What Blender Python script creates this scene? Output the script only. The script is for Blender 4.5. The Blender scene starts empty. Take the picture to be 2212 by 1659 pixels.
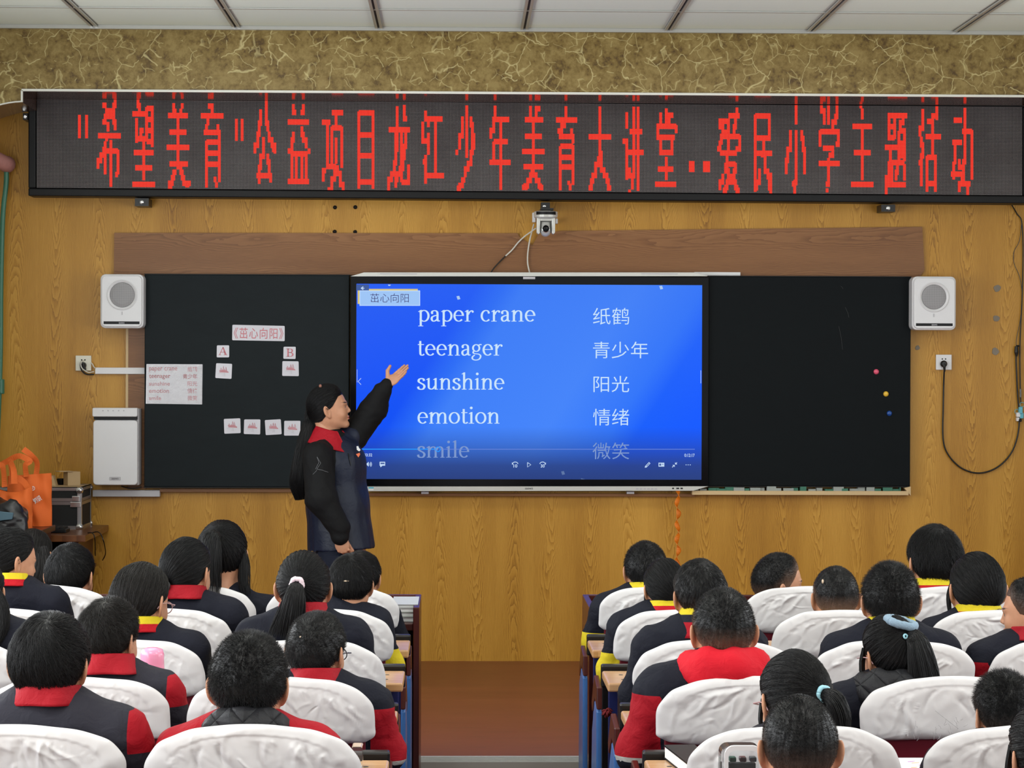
import bpy, math, random
import numpy as np
from mathutils import Vector, Matrix
random.seed(7); RNG = np.random.default_rng(11)
SC = bpy.context.scene
COL = SC.collection
PI = math.pi

# ------------------------------------------------------------------ camera
W_IMG, H_IMG, F_PX = 2212.0, 1659.0, 5000.0
CAM = np.array([0.0, 0.0, 1.75])
YAW, PITCH, ROLL = math.atan(116/5000), math.atan(34.5/5000), 0.0034
_f = np.array([math.sin(YAW)*math.cos(PITCH), math.cos(YAW)*math.cos(PITCH), -math.sin(PITCH)])
_r = np.array([math.cos(YAW), -math.sin(YAW), 0.0]); _u = np.cross(_r, _f)
CR = _r*math.cos(ROLL) + _u*math.sin(ROLL); CU = _u*math.cos(ROLL) - _r*math.sin(ROLL); CF = _f
cam_d = bpy.data.cameras.new('camera'); cam = bpy.data.objects.new('camera', cam_d); COL.objects.link(cam)
cam_d.sensor_width = 36.0; cam_d.lens = F_PX/W_IMG*36.0; cam_d.clip_start = 0.05; cam_d.clip_end = 100
M = Matrix(((CR[0], CU[0], -CF[0], CAM[0]), (CR[1], CU[1], -CF[1], CAM[1]), (CR[2], CU[2], -CF[2], CAM[2]), (0, 0, 0, 1)))
cam.matrix_world = M
SC.camera = cam

def P(u, v, Y):
    """point of the photo pixel (u, v) standing at depth Y in the room"""
    d = CF + CR*((u-W_IMG/2)/F_PX) + CU*((H_IMG/2-v)/F_PX)
    return CAM + d*((Y-CAM[1])/d[1])

# ------------------------------------------------------------------ light of the room
SC.view_settings.view_transform = 'Standard'; SC.view_settings.look = 'None'
SC.view_settings.gamma = 1.0; SC.view_settings.use_curve_mapping = False
SC.view_settings.exposure = 0.38
world = bpy.data.worlds.new('world'); SC.world = world; world.use_nodes = True
world.node_tree.nodes['Background'].inputs[0].default_value = (0.93, 0.97, 1.0, 1)
world.node_tree.nodes['Background'].inputs[1].default_value = 0.62
SC.cycles.max_bounces = 6; SC.cycles.diffuse_bounces = 3; SC.cycles.glossy_bounces = 3
SC.cycles.transmission_bounces = 4; SC.cycles.transparent_max_bounces = 6
SC.cycles.sample_clamp_indirect = 4.0; SC.cycles.caustics_reflective = False; SC.cycles.caustics_refractive = False

def area_light(name, loc, sx, sy, power, rot=(0, 0, 0), col=(1, 1, 1)):
    l = bpy.data.lights.new(name, 'AREA'); l.shape = 'RECTANGLE'; l.size = sx; l.size_y = sy
    l.energy = power; l.color = col
    o = bpy.data.objects.new(name, l); COL.objects.link(o); o.location = loc; o.rotation_euler = rot
    return o
for ly, pw in ((1.6, 24), (4.4, 26), (7.2, 17), (10.0, 9)):         # ceiling lamps, two rows, all above the frame
    for lx in (-1.2, 1.8):
        area_light('ceiling_lamp', (lx, ly, 3.5), 1.2, 0.5, pw, col=(1.0, 0.98, 0.94))
# daylight through the side windows, bounced up from outside
area_light('window_light', (-2.62, 6.4, 1.9), 1.6, 8.0, 200, rot=(0, -math.radians(112), 0), col=(0.93, 0.97, 1.0))
area_light('window_light', (3.95, 6.4, 1.9), 1.6, 8.0, 115, rot=(0, math.radians(112), 0), col=(0.93, 0.97, 1.0))

# ------------------------------------------------------------------ materials
MATS = {}
def srgb(r, g, b):
    f = lambda c: c/12.92 if c <= 0.04045 else ((c+0.055)/1.055)**2.4
    return (f(r/255), f(g/255), f(b/255), 1.0)

class N:
    """small node-tree writer"""
    def __init__(s, name):
        m = bpy.data.materials.new(name); m.use_nodes = True; s.m = m; s.t = m.node_tree
        s.b = s.t.nodes['Principled BSDF']; s.out = s.t.nodes['Material Output']; MATS[name] = m
    def n(s, typ, ins=None, **kw):
        nd = s.t.nodes.new(typ)
        for k, v in kw.items(): setattr(nd, k, v)
        for k, v in (ins or {}).items(): s.set(nd, k, v)
        return nd
    def set(s, nd, k, v):
        i = nd.inputs[k]
        if isinstance(v, bpy.types.NodeSocket): s.t.links.new(v, i)
        elif hasattr(v, 'outputs'): s.t.links.new(v.outputs[0], i)
        else: i.default_value = v
    def math(s, op, a, b=0.0, c=None, clamp=False):
        ins = {0: a, 1: b}
        if c is not None: ins[2] = c
        nd = s.n('ShaderNodeMath', ins, operation=op); nd.use_clamp = clamp
        return nd.outputs[0]
    def mix(s, fac, a, b):
        nd = s.n('ShaderNodeMix', data_type='RGBA')
        s.set(nd, 0, fac); s.set(nd, 6, a); s.set(nd, 7, b)
        return nd.outputs[2]
    def ramp(s, fac, stops):
        nd = s.n('ShaderNodeValToRGB', {0: fac}); e = nd.color_ramp.elements
        while len(e) > 1: e.remove(e[-1])
        e[0].position, e[0].color = stops[0]
        for p, c in stops[1:]:
            q = e.new(p); q.color = c
        return nd.outputs[0]
    def pos(s):
        return s.n('ShaderNodeNewGeometry').outputs['Position']
    def obj(s):
        return s.n('ShaderNodeTexCoord').outputs['Object']
    def sep(s, v):
        nd = s.n('ShaderNodeSeparateXYZ', {0: v}); return nd.outputs
    def comb(s, x, y, z):
        return s.n('ShaderNodeCombineXYZ', {0: x, 1: y, 2: z}).outputs[0]
    def mul(s, v, k):
        nd = s.n('ShaderNodeVectorMath', {0: v, 1: k}, operation='MULTIPLY'); return nd.outputs[0]
    def noise(s, v, scale, detail=3, rough=0.5, dist=0.0):
        nd = s.n('ShaderNodeTexNoise', {'Vector': v, 'Scale': scale, 'Detail': detail, 'Roughness': rough, 'Distortion': dist})
        return nd.outputs['Fac']
    def bump(s, h, strength, dist=0.001, normal=None):
        nd = s.n('ShaderNodeBump', {'Height': h, 'Strength': strength, 'Distance': dist})
        if normal is not None: s.set(nd, 'Normal', normal)
        return nd.outputs[0]
    def fin(s, col=None, rough=None, metal=None, normal=None, spec=None, **kw):
        for k, v in (('Base Color', col), ('Roughness', rough), ('Metallic', metal), ('Normal', normal), ('Specular IOR Level', spec)):
            if v is not None: s.set(s.b, k, v)
        for k, v in kw.items(): s.set(s.b, k, v)
        return s.m

def plain(name, rgb, rough=0.5, metal=0.0, spec=0.5, noise=0.0, scale=40, bump=0.0):
    n = N(name); c = rgb if len(rgb) == 4 else (*rgb, 1)
    if noise or bump:
        f = n.noise(n.pos(), scale, 4)
        if noise:
            lo = tuple(x*(1-noise) for x in c[:3])+(1,); hi = tuple(min(1, x*(1+noise)) for x in c[:3])+(1,)
            n.fin(n.mix(f, lo, hi))
        else: n.fin(c)
        if bump: n.fin(normal=n.bump(f, bump, 0.002))
    else: n.fin(c)
    return n.fin(rough=rough, metal=metal, spec=spec)

EXPO = 2**0.38
def emit(name, rgb, strength=1.0):
    strength /= EXPO
    n = N(name); c = rgb if len(rgb) == 4 else (*rgb, 1)
    return n.fin((0, 0, 0, 1), rough=0.6, spec=0.2, **{'Emission Color': c, 'Emission Strength': strength})

def wood_mat(name, dark, mid, light, strip=0.21, vertical=True, flat=False, freq=9.0, rough=0.42, vs=1.0, k=6.0, nzk=0.8, fibk=0.5, sawk=0.42):
    n = N(name); x, y, z = n.sep(n.pos())
    across, along = (x, z) if vertical else ((y, x) if flat else (z, x))
    cx = n.math('DIVIDE', across, strip); cell = n.math('FLOOR', cx)
    wob = n.noise(n.comb(n.math('MULTIPLY', cell, 3.7), 0.0, n.math('MULTIPLY', along, 1.1)), 1.0, 1)
    u = n.math('SUBTRACT', n.math('FRACT', cx), n.math('ADD', 0.2, n.math('MULTIPLY', wob, 0.6)))
    rnd = n.n('ShaderNodeTexWhiteNoise', {'W': cell}, noise_dimensions='1D').outputs['Value']
    sgn = n.math('SUBTRACT', n.math('MULTIPLY', n.math('GREATER_THAN', rnd, 0.35), 2.0), 1.0)
    v = n.math('MULTIPLY', n.math('MULTIPLY', along, sgn), vs)
    v = n.math('ADD', v, n.math('MULTIPLY', rnd, 9.0))
    nz = n.noise(n.comb(n.math('MULTIPLY', across, 12.0), n.math('MULTIPLY', cell, 2.3), n.math('MULTIPLY', along, 2.2)), 1.0, 3, 0.55)
    fz = n.noise(n.comb(n.math('MULTIPLY', across, 60.0), 0.0, n.math('MULTIPLY', along, 14.0)), 1.0, 2)
    f = n.math('SUBTRACT', n.math('ADD', v, n.math('MULTIPLY', nz, nzk)), n.math('MULTIPLY', n.math('MULTIPLY', u, u), k))
    f = n.math('ADD', f, n.math('MULTIPLY', fz, 0.1))
    fr = n.math('FRACT', n.math('MULTIPLY', f, freq))
    saw = n.math('POWER', fr, 1.8)
    fib = n.noise(n.comb(n.math('MULTIPLY', across, 420.0), 0.0, n.math('MULTIPLY', along, 9.0)), 1.0, 2, 0.6)
    big = n.noise(n.comb(n.math('MULTIPLY', across, 5.0), 4.0, n.math('MULTIPLY', along, 0.5)), 1.0, 2)
    fac = n.math('ADD', n.math('MULTIPLY', saw, sawk), n.math('MULTIPLY', fib, fibk))
    fac = n.math('ADD', fac, n.math('MULTIPLY', n.math('SUBTRACT', big, 0.5), 0.8))
    fac = n.math('ADD', fac, n.math('MULTIPLY', n.math('SUBTRACT', rnd, 0.5), 0.12))
    col = n.ramp(fac, [(0.08, light), (0.45, mid), (0.9, dark)])
    return n.fin(col, rough=rough, spec=0.35, normal=n.bump(fac, 0.06, 0.001))

wood_mat('oak_laminate', srgb(124, 78, 14), srgb(182, 130, 42), srgb(208, 157, 66), nzk=0.36, freq=15.0, k=5.0, vs=0.75, sawk=0.42)
wood_mat('brown_laminate', srgb(98, 58, 30), srgb(130, 86, 48), srgb(148, 102, 62), strip=0.26, vertical=False, freq=6.0, vs=0.45, k=9.0)
wood_mat('desk_wood', srgb(168, 122, 84), srgb(192, 148, 106), srgb(206, 166, 126), strip=0.11, vertical=False, flat=True, freq=4.0, rough=0.25)
wood_mat('table_wood', srgb(74, 42, 22), srgb(102, 60, 33), srgb(118, 74, 42), strip=0.12, vertical=False, flat=True, rough=0.3)
wood_mat('floor_laminate', srgb(90, 40, 22), srgb(114, 54, 33), srgb(126, 64, 40), strip=0.14, vertical=False, flat=True, freq=3.0, rough=0.3)
wood_mat('dark_red_wood', srgb(46, 16, 14), srgb(66, 25, 21), srgb(80, 33, 27), strip=0.2, vertical=True, rough=0.28)

def marble_mat(name, rough=0.38, dark=1.0):
    n = N(name); p = n.pos()
    warp = n.n('ShaderNodeTexNoise', {'Vector': p, 'Scale': 6.0, 'Detail': 3.0})
    q = n.n('ShaderNodeVectorMath', {0: p, 1: n.mul(warp.outputs['Color'], (0.16, 0.16, 0.16))}, operation='ADD').outputs[0]
    q = n.mul(q, (1.0, 0.2, 1.0))
    def veins(scale, width, seed):
        qq = n.n('ShaderNodeVectorMath', {0: q, 1: (seed, seed*0.7, seed*1.3)}, operation='ADD').outputs[0]
        vo = n.n('ShaderNodeTexVoronoi', {'Vector': qq, 'Scale': scale}, feature='DISTANCE_TO_EDGE')
        return n.math('SUBTRACT', 1.0, n.math('DIVIDE', vo.outputs['Distance'], width, clamp=True))
    m1 = n.noise(p, 9.0, 6, 0.7); m2 = n.noise(p, 28.0, 5, 0.7)
    mo = n.math('ADD', n.math('MULTIPLY', m1, 0.5), n.math('MULTIPLY', m2, 0.5))
    base = n.ramp(mo, [(0.38, srgb(84, 62, 26)), (0.46, srgb(124, 101, 50)), (0.58, srgb(152, 130, 76))])
    k1 = n.math('MULTIPLY', veins(5.2, 0.014, 0.0), n.math('GREATER_THAN', n.noise(p, 7.0, 2), 0.49))
    k2 = n.math('MULTIPLY', n.math('MULTIPLY', veins(13.0, 0.04, 3.1), 0.75), n.math('GREATER_THAN', n.noise(p, 11.0, 2), 0.5))
    col = n.mix(n.math('MULTIPLY', k1, 0.75), base, srgb(222, 208, 150))
    col = n.mix(n.math('MULTIPLY', k2, 0.8), col, srgb(206, 190, 132))
    return n.fin(col, rough=rough, spec=0.4)
marble_mat('marble_wallpaper')
# ------------------------------------------------------------------ plain materials
plain('ceiling_tile', srgb(238, 246, 234), 0.85, noise=0.03, scale=220, bump=0.05)
plain('metal_rail', srgb(196, 196, 192), 0.35, 0.6)
plain('rail_slot', srgb(60, 56, 50), 0.7)
plain('trim_white', srgb(232, 232, 222), 0.4)
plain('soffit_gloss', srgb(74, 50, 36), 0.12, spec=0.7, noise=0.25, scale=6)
plain('wall_paint', srgb(214, 214, 206), 0.8)
plain('black_plastic', srgb(12, 12, 14), 0.45, spec=0.25)
plain('black_matte', srgb(14, 14, 15), 0.75)
plain('white_plastic', srgb(224, 223, 225), 0.35)
plain('grey_plastic', srgb(188, 186, 190), 0.4)
plain('socket_ivory', srgb(222, 218, 200), 0.35)
plain('step_nosing', srgb(182, 182, 176), 0.45, 0.15)
plain('aluminium', srgb(190, 190, 192), 0.28, 0.9)
plain('chrome', srgb(215, 215, 215), 0.22, 0.9)
plain('silver_trim', srgb(206, 206, 200), 0.35, 0.25)
plain('cable_black', srgb(12, 12, 13), 0.45)
plain('cable_white', srgb(214, 210, 198), 0.5)
plain('green_pipe', srgb(58, 116, 92), 0.35)
plain('pink_wrap', srgb(176, 120, 112), 0.7, noise=0.12, scale=60)
plain('steel_black', srgb(20, 18, 18), 0.35, 0.2)
plain('blue_plastic', srgb(66, 112, 176), 0.3)
plain('navy_panel', srgb(24, 34, 92), 0.4)
plain('maroon_board', srgb(92, 14, 28), 0.45, noise=0.1, scale=30)
plain('magnet_pink', srgb(232, 92, 122), 0.25); plain('magnet_yellow', srgb(236, 190, 62), 0.25); plain('magnet_blue', srgb(28, 74, 150), 0.25)
plain('red_ink', srgb(196, 62, 78), 0.6); plain('pink_ink', srgb(204, 122, 132), 0.6); plain('brown_ink', srgb(150, 92, 96), 0.6)
plain('dark_red_ink', srgb(178, 50, 62), 0.6)
plain('laminated_paper', srgb(214, 212, 220), 0.16, spec=0.6)
plain('paper_white', srgb(228, 228, 228), 0.6)
plain('grey_patch', srgb(132, 122, 108), 0.7)
plain('orange_cloth', srgb(226, 104, 34), 0.75, noise=0.08, scale=18)
plain('kraft_card', srgb(186, 158, 118), 0.75)
plain('tan_frame', srgb(206, 178, 132), 0.5)
plain('orange_ribbon', srgb(226, 120, 22), 0.4, noise=0.4, scale=25)
plain('grey_mark', srgb(70, 72, 72), 0.8)
plain('brown_leather', srgb(84, 42, 26), 0.45)
plain('cyan_plastic', srgb(90, 176, 196), 0.35)
plain('green_scrap', srgb(56, 112, 92), 0.6); plain('grey_scrap', srgb(150, 156, 152), 0.6)
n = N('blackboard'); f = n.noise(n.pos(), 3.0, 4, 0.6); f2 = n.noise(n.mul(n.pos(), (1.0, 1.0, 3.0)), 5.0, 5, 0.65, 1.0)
n.fin(n.mix(n.math('MULTIPLY', f2, 0.5), srgb(20, 26, 29), srgb(34, 42, 45)), rough=0.6, spec=0.15)  # left wing: window sheen painted in as a lighter tone of the board
n = N('blackboard_no_sheen'); f2 = n.noise(n.mul(n.pos(), (1.0, 1.0, 3.0)), 5.0, 5, 0.65, 1.0)
n.fin(n.mix(n.math('MULTIPLY', f2, 0.5), srgb(9, 14, 17), srgb(16, 22, 25)), rough=0.6, spec=0.12)  # right wing: same board, darker, without the painted sheen
n = N('black_glass'); n.fin(srgb(6, 7, 10), rough=0.14, spec=0.22)
def glass_mat(name, col=(0.95, 0.98, 1, 1), rough=0.03):
    n = N(name); return n.fin(col, rough=rough, **{'Transmission Weight': 0.95, 'IOR': 1.3})
glass_mat('clear_plastic')
# white cotton of the chair covers: creased, not smooth
n = N('white_cotton'); p = n.pos()
r1 = n.n('ShaderNodeTexNoise', {'Vector': n.mul(p, (1.0, 1.0, 1.7)), 'Scale': 7.0, 'Detail': 4.0, 'Roughness': .55, 'Distortion': .8}, noise_type='RIDGED_MULTIFRACTAL').outputs['Fac']
r2 = n.n('ShaderNodeTexNoise', {'Vector': n.mul(p, (1.6, 1.0, 1.0)), 'Scale': 19.0, 'Detail': 3.0, 'Roughness': .5, 'Distortion': .5}, noise_type='RIDGED_MULTIFRACTAL').outputs['Fac']
h = n.math('ADD', n.math('MULTIPLY', r1, 0.7), n.math('MULTIPLY', r2, 0.3))
n.fin(srgb(214, 212, 213), rough=0.92, spec=0.1, normal=n.bump(h, 0.6, 0.02))

# ------------------------------------------------------------------ objects
WLOC = {}
def wloc(o): return WLOC.get(o.name, np.zeros(3))
def thing(name, label, cat, loc=(0, 0, 0), group=None):
    o = bpy.data.objects.new(name, None); COL.objects.link(o); o.empty_display_size = 0.05
    o.location = loc; WLOC[o.name] = np.array(loc, float)
    o['label'] = label; o['category'] = cat
    if group: o['group'] = group
    return o
def tag(o, label, cat, group=None, kind=None):
    o['label'] = label; o['category'] = cat
    if group: o['group'] = group
    if kind: o['kind'] = kind
    return o

def mk(name, V, F, mats, parent=None, smooth=False, mi=None, attrs=None, bevel=0, seg=2, uv=None):
    """one mesh object; V in world coordinates"""
    V = np.asarray(V, float).reshape(-1, 3)
    base = wloc(parent) if parent is not None else np.zeros(3)
    me = bpy.data.meshes.new(name)
    L = V - base
    if isinstance(F, np.ndarray) and F.ndim == 2:
        nf, k = F.shape
        me.vertices.add(len(L)); me.vertices.foreach_set('co', L.astype(np.float32).ravel())
        me.loops.add(nf*k); me.loops.foreach_set('vertex_index', F.astype(np.int32).ravel())
        me.polygons.add(nf); me.polygons.foreach_set('loop_start', np.arange(0, nf*k, k, dtype=np.int32))
        me.update(calc_edges=True)
    else:
        me.from_pydata(L.tolist(), [], [list(map(int, f)) for f in F]); me.update()
    if isinstance(mats, (str, bpy.types.Material)): mats = [mats]
    for m in mats: me.materials.append(MATS[m] if isinstance(m, str) else m)
    if mi is not None: me.polygons.foreach_set('material_index', np.asarray(mi, np.int32))
    if smooth: me.polygons.foreach_set('use_smooth', np.ones(len(me.polygons), bool))
    for k, a in (attrs or {}).items():
        at = me.attributes.new(k, 'FLOAT', 'POINT'); at.data.foreach_set('value', np.asarray(a, np.float32))
    o = bpy.data.objects.new(name, me); COL.objects.link(o)
    if parent is not None: o.parent = parent
    WLOC[o.name] = base
    if bevel:
        b = o.modifiers.new('bevel', 'BEVEL'); b.width = bevel; b.segments = seg; b.limit_method = 'ANGLE'; b.angle_limit = 0.6
    return o

class MB:
    """collects simple shapes into one mesh"""
    def __init__(s): s.V, s.F, s.mi, s.n = [], [], [], 0
    def add(s, V, F, m=0):
        V = np.asarray(V, float).reshape(-1, 3)
        s.V.append(V); s.F += [[i+s.n for i in f] for f in F]; s.mi += [m]*len(F); s.n += len(V); return s
    def box(s, x0, x1, y0, y1, z0, z1, m=0):
        V = [(x, y, z) for z in (z0, z1) for y in (y0, y1) for x in (x0, x1)]
        return s.add(V, [(0, 2, 3, 1), (4, 5, 7, 6), (0, 1, 5, 4), (2, 6, 7, 3), (0, 4, 6, 2), (1, 3, 7, 5)], m)
    def prism(s, poly, y0, y1, m=0):
        """polygon in x,z pushed from y0 (front) to y1"""
        k = len(poly); a = sum(poly[i][0]*poly[(i+1) % k][1]-poly[(i+1) % k][0]*poly[i][1] for i in range(k))
        if a < 0: poly = poly[::-1]
        V = [(x, y0, z) for x, z in poly]+[(x, y1, z) for x, z in poly]
        F = [list(range(k)), list(range(2*k-1, k-1, -1))]+[(i, i+k, (i+1) % k+k, (i+1) % k) for i in range(k)]
        return s.add(V, F, m)
    def hprism(s, poly, z0, z1, m=0):
        k = len(poly); a = sum(poly[i][0]*poly[(i+1) % k][1]-poly[(i+1) % k][0]*poly[i][1] for i in range(k))
        if a < 0: poly = poly[::-1]
        V = [(x, y, z0) for x, y in poly]+[(x, y, z1) for x, y in poly]
        F = [list(range(k-1, -1, -1)), list(range(k, 2*k))]+[(i, (i+1) % k, (i+1) % k+k, i+k) for i in range(k)]
        return s.add(V, F, m)
    def xprism(s, poly, x0, x1, m=0):
        """polygon in y,z pushed from x0 to x1"""
        k = len(poly); a = sum(poly[i][0]*poly[(i+1) % k][1]-poly[(i+1) % k][0]*poly[i][1] for i in range(k))
        if a < 0: poly = poly[::-1]
        V = [(x0, y, z) for y, z in poly]+[(x1, y, z) for y, z in poly]
        F = [list(range(k-1, -1, -1)), list(range(k, 2*k))]+[(i, (i+1) % k, (i+1) % k+k, i+k) for i in range(k)]
        return s.add(V, F, m)
    def tube(s, pts, r, n=10, m=0, cap=True):
        pts = np.asarray(pts, float); K = len(pts); r = np.broadcast_to(np.asarray(r, float), (K,))
        T = np.gradient(pts, axis=0); T /= np.linalg.norm(T, axis=1)[:, None]+1e-12
        up = np.array([0, 0, 1.0]) if abs(T[0, 2]) < 0.9 else np.array([1.0, 0, 0])
        V = []
        A = np.cross(T[0], up); A /= np.linalg.norm(A)
        for i in range(K):
            A = A - T[i]*A.dot(T[i]); A /= np.linalg.norm(A)+1e-12; B = np.cross(T[i], A)
            for j in range(n):
                t = 2*PI*j/n; V.append(pts[i]+r[i]*(A*math.cos(t)+B*math.sin(t)))
        F = [(i*n+j, i*n+(j+1) % n, (i+1)*n+(j+1) % n, (i+1)*n+j) for i in range(K-1) for j in range(n)]
        if cap: F += [list(range(n-1, -1, -1)), list(range((K-1)*n, K*n))]
        return s.add(V, F, m)
    def lathe(s, prof, c, axis='z', n=24, m=0, flip=False):
        """prof: (radius, height) pairs along axis from c"""
        V = []
        for r, h in prof:
            for j in range(n):
                t = 2*PI*j/n; a, b = r*math.cos(t), r*math.sin(t)
                d = {'z': (a, b, h), 'y': (a, h, b), 'x': (h, a, b)}[axis]; V.append((c[0]+d[0], c[1]+d[1], c[2]+d[2]))
        K = len(prof); F = [(i*n+j, i*n+(j+1) % n, (i+1)*n+(j+1) % n, (i+1)*n+j) for i in range(K-1) for j in range(n)]
        F += [list(range(n-1, -1, -1)), list(range((K-1)*n, K*n))]
        return s.add(V, F, m)
    def ball(s, c, r, n=16, k=10, m=0):
        r = (r, r, r) if np.isscalar(r) else r
        V, F = [], []
        for i in range(k+1):
            a = PI*i/k
            for j in range(n):
                t = 2*PI*j/n; V.append((c[0]+r[0]*math.sin(a)*math.cos(t), c[1]+r[1]*math.sin(a)*math.sin(t), c[2]-r[2]*math.cos(a)))
        F = [(i*n+j, i*n+(j+1) % n, (i+1)*n+(j+1) % n, (i+1)*n+j) for i in range(k) for j in range(n)]
        return s.add(V, F, m)
    def build(s, name, mats, parent=None, **kw):
        mi = s.mi if not isinstance(mats, str) and len(mats) > 1 else None
        return mk(name, np.concatenate(s.V), s.F, mats, parent, mi=mi, **kw)

def rrect(x0, x1, z0, z1, r, k=5):
    out = []
    for cx, cz, a0 in ((x1-r, z1-r, 0), (x0+r, z1-r, 90), (x0+r, z0+r, 180), (x1-r, z0+r, 270)):
        for i in range(k+1):
            t = math.radians(a0+90*i/k); out.append((cx+r*math.cos(t), cz+r*math.sin(t)))
    return out
def smooth_path(pts, k=8):
    """Catmull-Rom through the given points"""
    p = np.asarray(pts, float); q = np.vstack([2*p[0]-p[1], p, 2*p[-1]-p[-2]]); out = []
    for i in range(1, len(q)-2):
        for j in range(k):
            t = j/k; a, b, c, d = q[i-1], q[i], q[i+1], q[i+2]
            out.append(0.5*((2*b)+(c-a)*t+(2*a-5*b+4*c-d)*t*t+(3*b-a-3*c+d)*t**3))
    out.append(p[-1]); return np.array(out)

TEXT_CACHE = {}
def text_geo(body, size, shear=0.0, spacing=1.0, bold=0.0):
    """vertices (x, z) and faces of a line of type, baseline at the origin"""
    key = (body, spacing, bold)
    if key not in TEXT_CACHE:
        c = bpy.data.curves.new('type', 'FONT'); c.body = body; c.size = 1.0; c.space_character = spacing; c.offset = bold; c.resolution_u = 3
        o = bpy.data.objects.new('type', c); COL.objects.link(o)
        bpy.context.view_layer.update()
        ev = o.evaluated_get(bpy.context.evaluated_depsgraph_get()); me = ev.to_mesh()
        V = np.array([v.co[:2] for v in me.vertices]); F = [list(p.vertices) for p in me.polygons]
        ev.to_mesh_clear(); bpy.data.objects.remove(o); bpy.data.curves.remove(c)
        TEXT_CACHE[key] = (V, F)
    V, F = TEXT_CACHE[key]
    return V*size, F
def text_fit(mb, body, u0, u1, v0, v1, Y, m=0, spacing=1.0, bold=0.0, rot=0.0):
    """type stretched to fill photo-pixel box (u0..u1, v0..v1) on the plane at depth Y"""
    V, F = text_geo(body, 1.0, spacing=spacing, bold=bold)
    a, b = V.min(0), V.max(0); T = (V-a)/(b-a)
    p00, p10, p01 = P(u0, v1, Y), P(u1, v1, Y), P(u0, v0, Y)
    W = p00+T[:, :1]*(p10-p00)+T[:, 1:2]*(p01-p00)
    if rot:
        c = W.mean(0); d = W-c; cr, sr = math.cos(rot), math.sin(rot)
        W = c+np.stack([d[:, 0]*cr-d[:, 2]*sr, d[:, 1], d[:, 0]*sr+d[:, 2]*cr], 1)
    mb.add(W, F, m); return mb
# ================================================================== THE ROOM
Y_W, Y_B = 12.78, 12.70                                            # front wall, blackboard face
def R(u0, u1, v0, v1, Y):
    """x0, x1, z0, z1 of the upright rectangle behind the pixel box at depth Y"""
    a, b, c, d = P(u0, v0, Y), P(u1, v0, Y), P(u0, v1, Y), P(u1, v1, Y)
    return (a[0]+c[0])/2, (b[0]+d[0])/2, (c[2]+d[2])/2, (a[2]+b[2])/2
Z_CEIL = P(1106, 61, 12.2)[2]
Z_STAGE = 0.13
XL, XR = -2.75, 4.05
def struct(o): o['kind'] = 'structure'; return o
struct(MB().box(XL-0.1, XR+0.1, -1.5, 13.0, -0.1, 0.0).build('floor', 'floor_laminate'))
struct(MB().box(XL, XR, 9.6, Y_W, 0.0, Z_STAGE).build('floor_platform', 'floor_laminate'))
b = MB(); b.box(XL, XR, 9.47, 9.62, Z_STAGE, Z_STAGE+0.006); b.box(XL, XR, 9.47, 9.478, Z_STAGE-0.035, Z_STAGE)
for k in range(4): b.box(XL, XR, 9.485+k*0.03, 9.495+k*0.03, Z_STAGE+0.006, Z_STAGE+0.009)
struct(b.build('trim_1', 'step_nosing'))
struct(MB().box(XL, XR, 9.478, 9.6, 0.0, Z_STAGE).build('trim_2', 'black_matte'))
struct(MB().box(XL-0.1, XR+0.1, Y_W, Y_W+0.1, 0.0, Z_CEIL+0.1).build('wall_front', 'oak_laminate'))
def side_wall(name, x0, x1):
    m = MB(); m.box(x0, x1, -1.5, Y_W, 0, 0.9); m.box(x0, x1, -1.5, Y_W, 2.75, Z_CEIL)
    for y0, y1 in ((-1.5, 1.4), (3.6, 4.4), (6.6, 7.4), (9.6, Y_W)): m.box(x0, x1, y0, y1, 0.9, 2.75)
    return struct(m.build(name, 'wall_paint'))
side_wall('wall_left', XL-0.12, XL); side_wall('wall_right', XR, XR+0.12)
k = 0
for x in (XL-0.06, XR+0.06):
    for y0, y1 in ((1.4, 3.6), (4.4, 6.6), (7.4, 9.6)):
        k += 1; m = MB(); ym = (y0+y1)/2
        for a, c in ((y0, y0+0.06), (ym-0.03, ym+0.03), (y1-0.06, y1)): m.box(x-0.025, x+0.025, a, c, 0.9, 2.75)
        for a, c in ((0.9, 0.96), (2.1, 2.15), (2.69, 2.75)): m.box(x-0.024, x+0.024, y0, y1, a, c)
        struct(m.build('window_%d' % k, 'white_plastic'))
struct(MB().box(XL-0.12, XR+0.12, -1.5, 13.0, Z_CEIL, Z_CEIL+0.08).build('ceiling', 'ceiling_tile'))
# rails of the suspended ceiling
us = (-104, 204, 511, 818.6, 1132, 1442.4, 1750, 2065, 2380)
xs = [P(u, 65, 12.2)[0] for u in us]
y_cross = CAM[1]+(Z_CEIL-CAM[2])/(P(1106, 20.5, 1.0)[2]-CAM[2])
m = MB(); g = MB()
for x in xs:
    for s in (-1, 1): m.box(x+s*0.013-0.007, x+s*0.013+0.007, -1.5, 12.2, Z_CEIL-0.012, Z_CEIL-0.001)
    m.box(x-0.02, x+0.02, -1.5, 12.2, Z_CEIL-0.003, Z_CEIL-0.0005, 1)
yy = y_cross
while yy > -1.4:
    m.box(XL, XR, yy-0.008, yy+0.008, Z_CEIL-0.008, Z_CEIL-0.0008); yy -= 0.72
m.box(XL, XR, 12.175, 12.2, Z_CEIL-0.02, Z_CEIL-0.0008)
struct(m.build('trim_3', ['metal_rail', 'rail_slot']))
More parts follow.
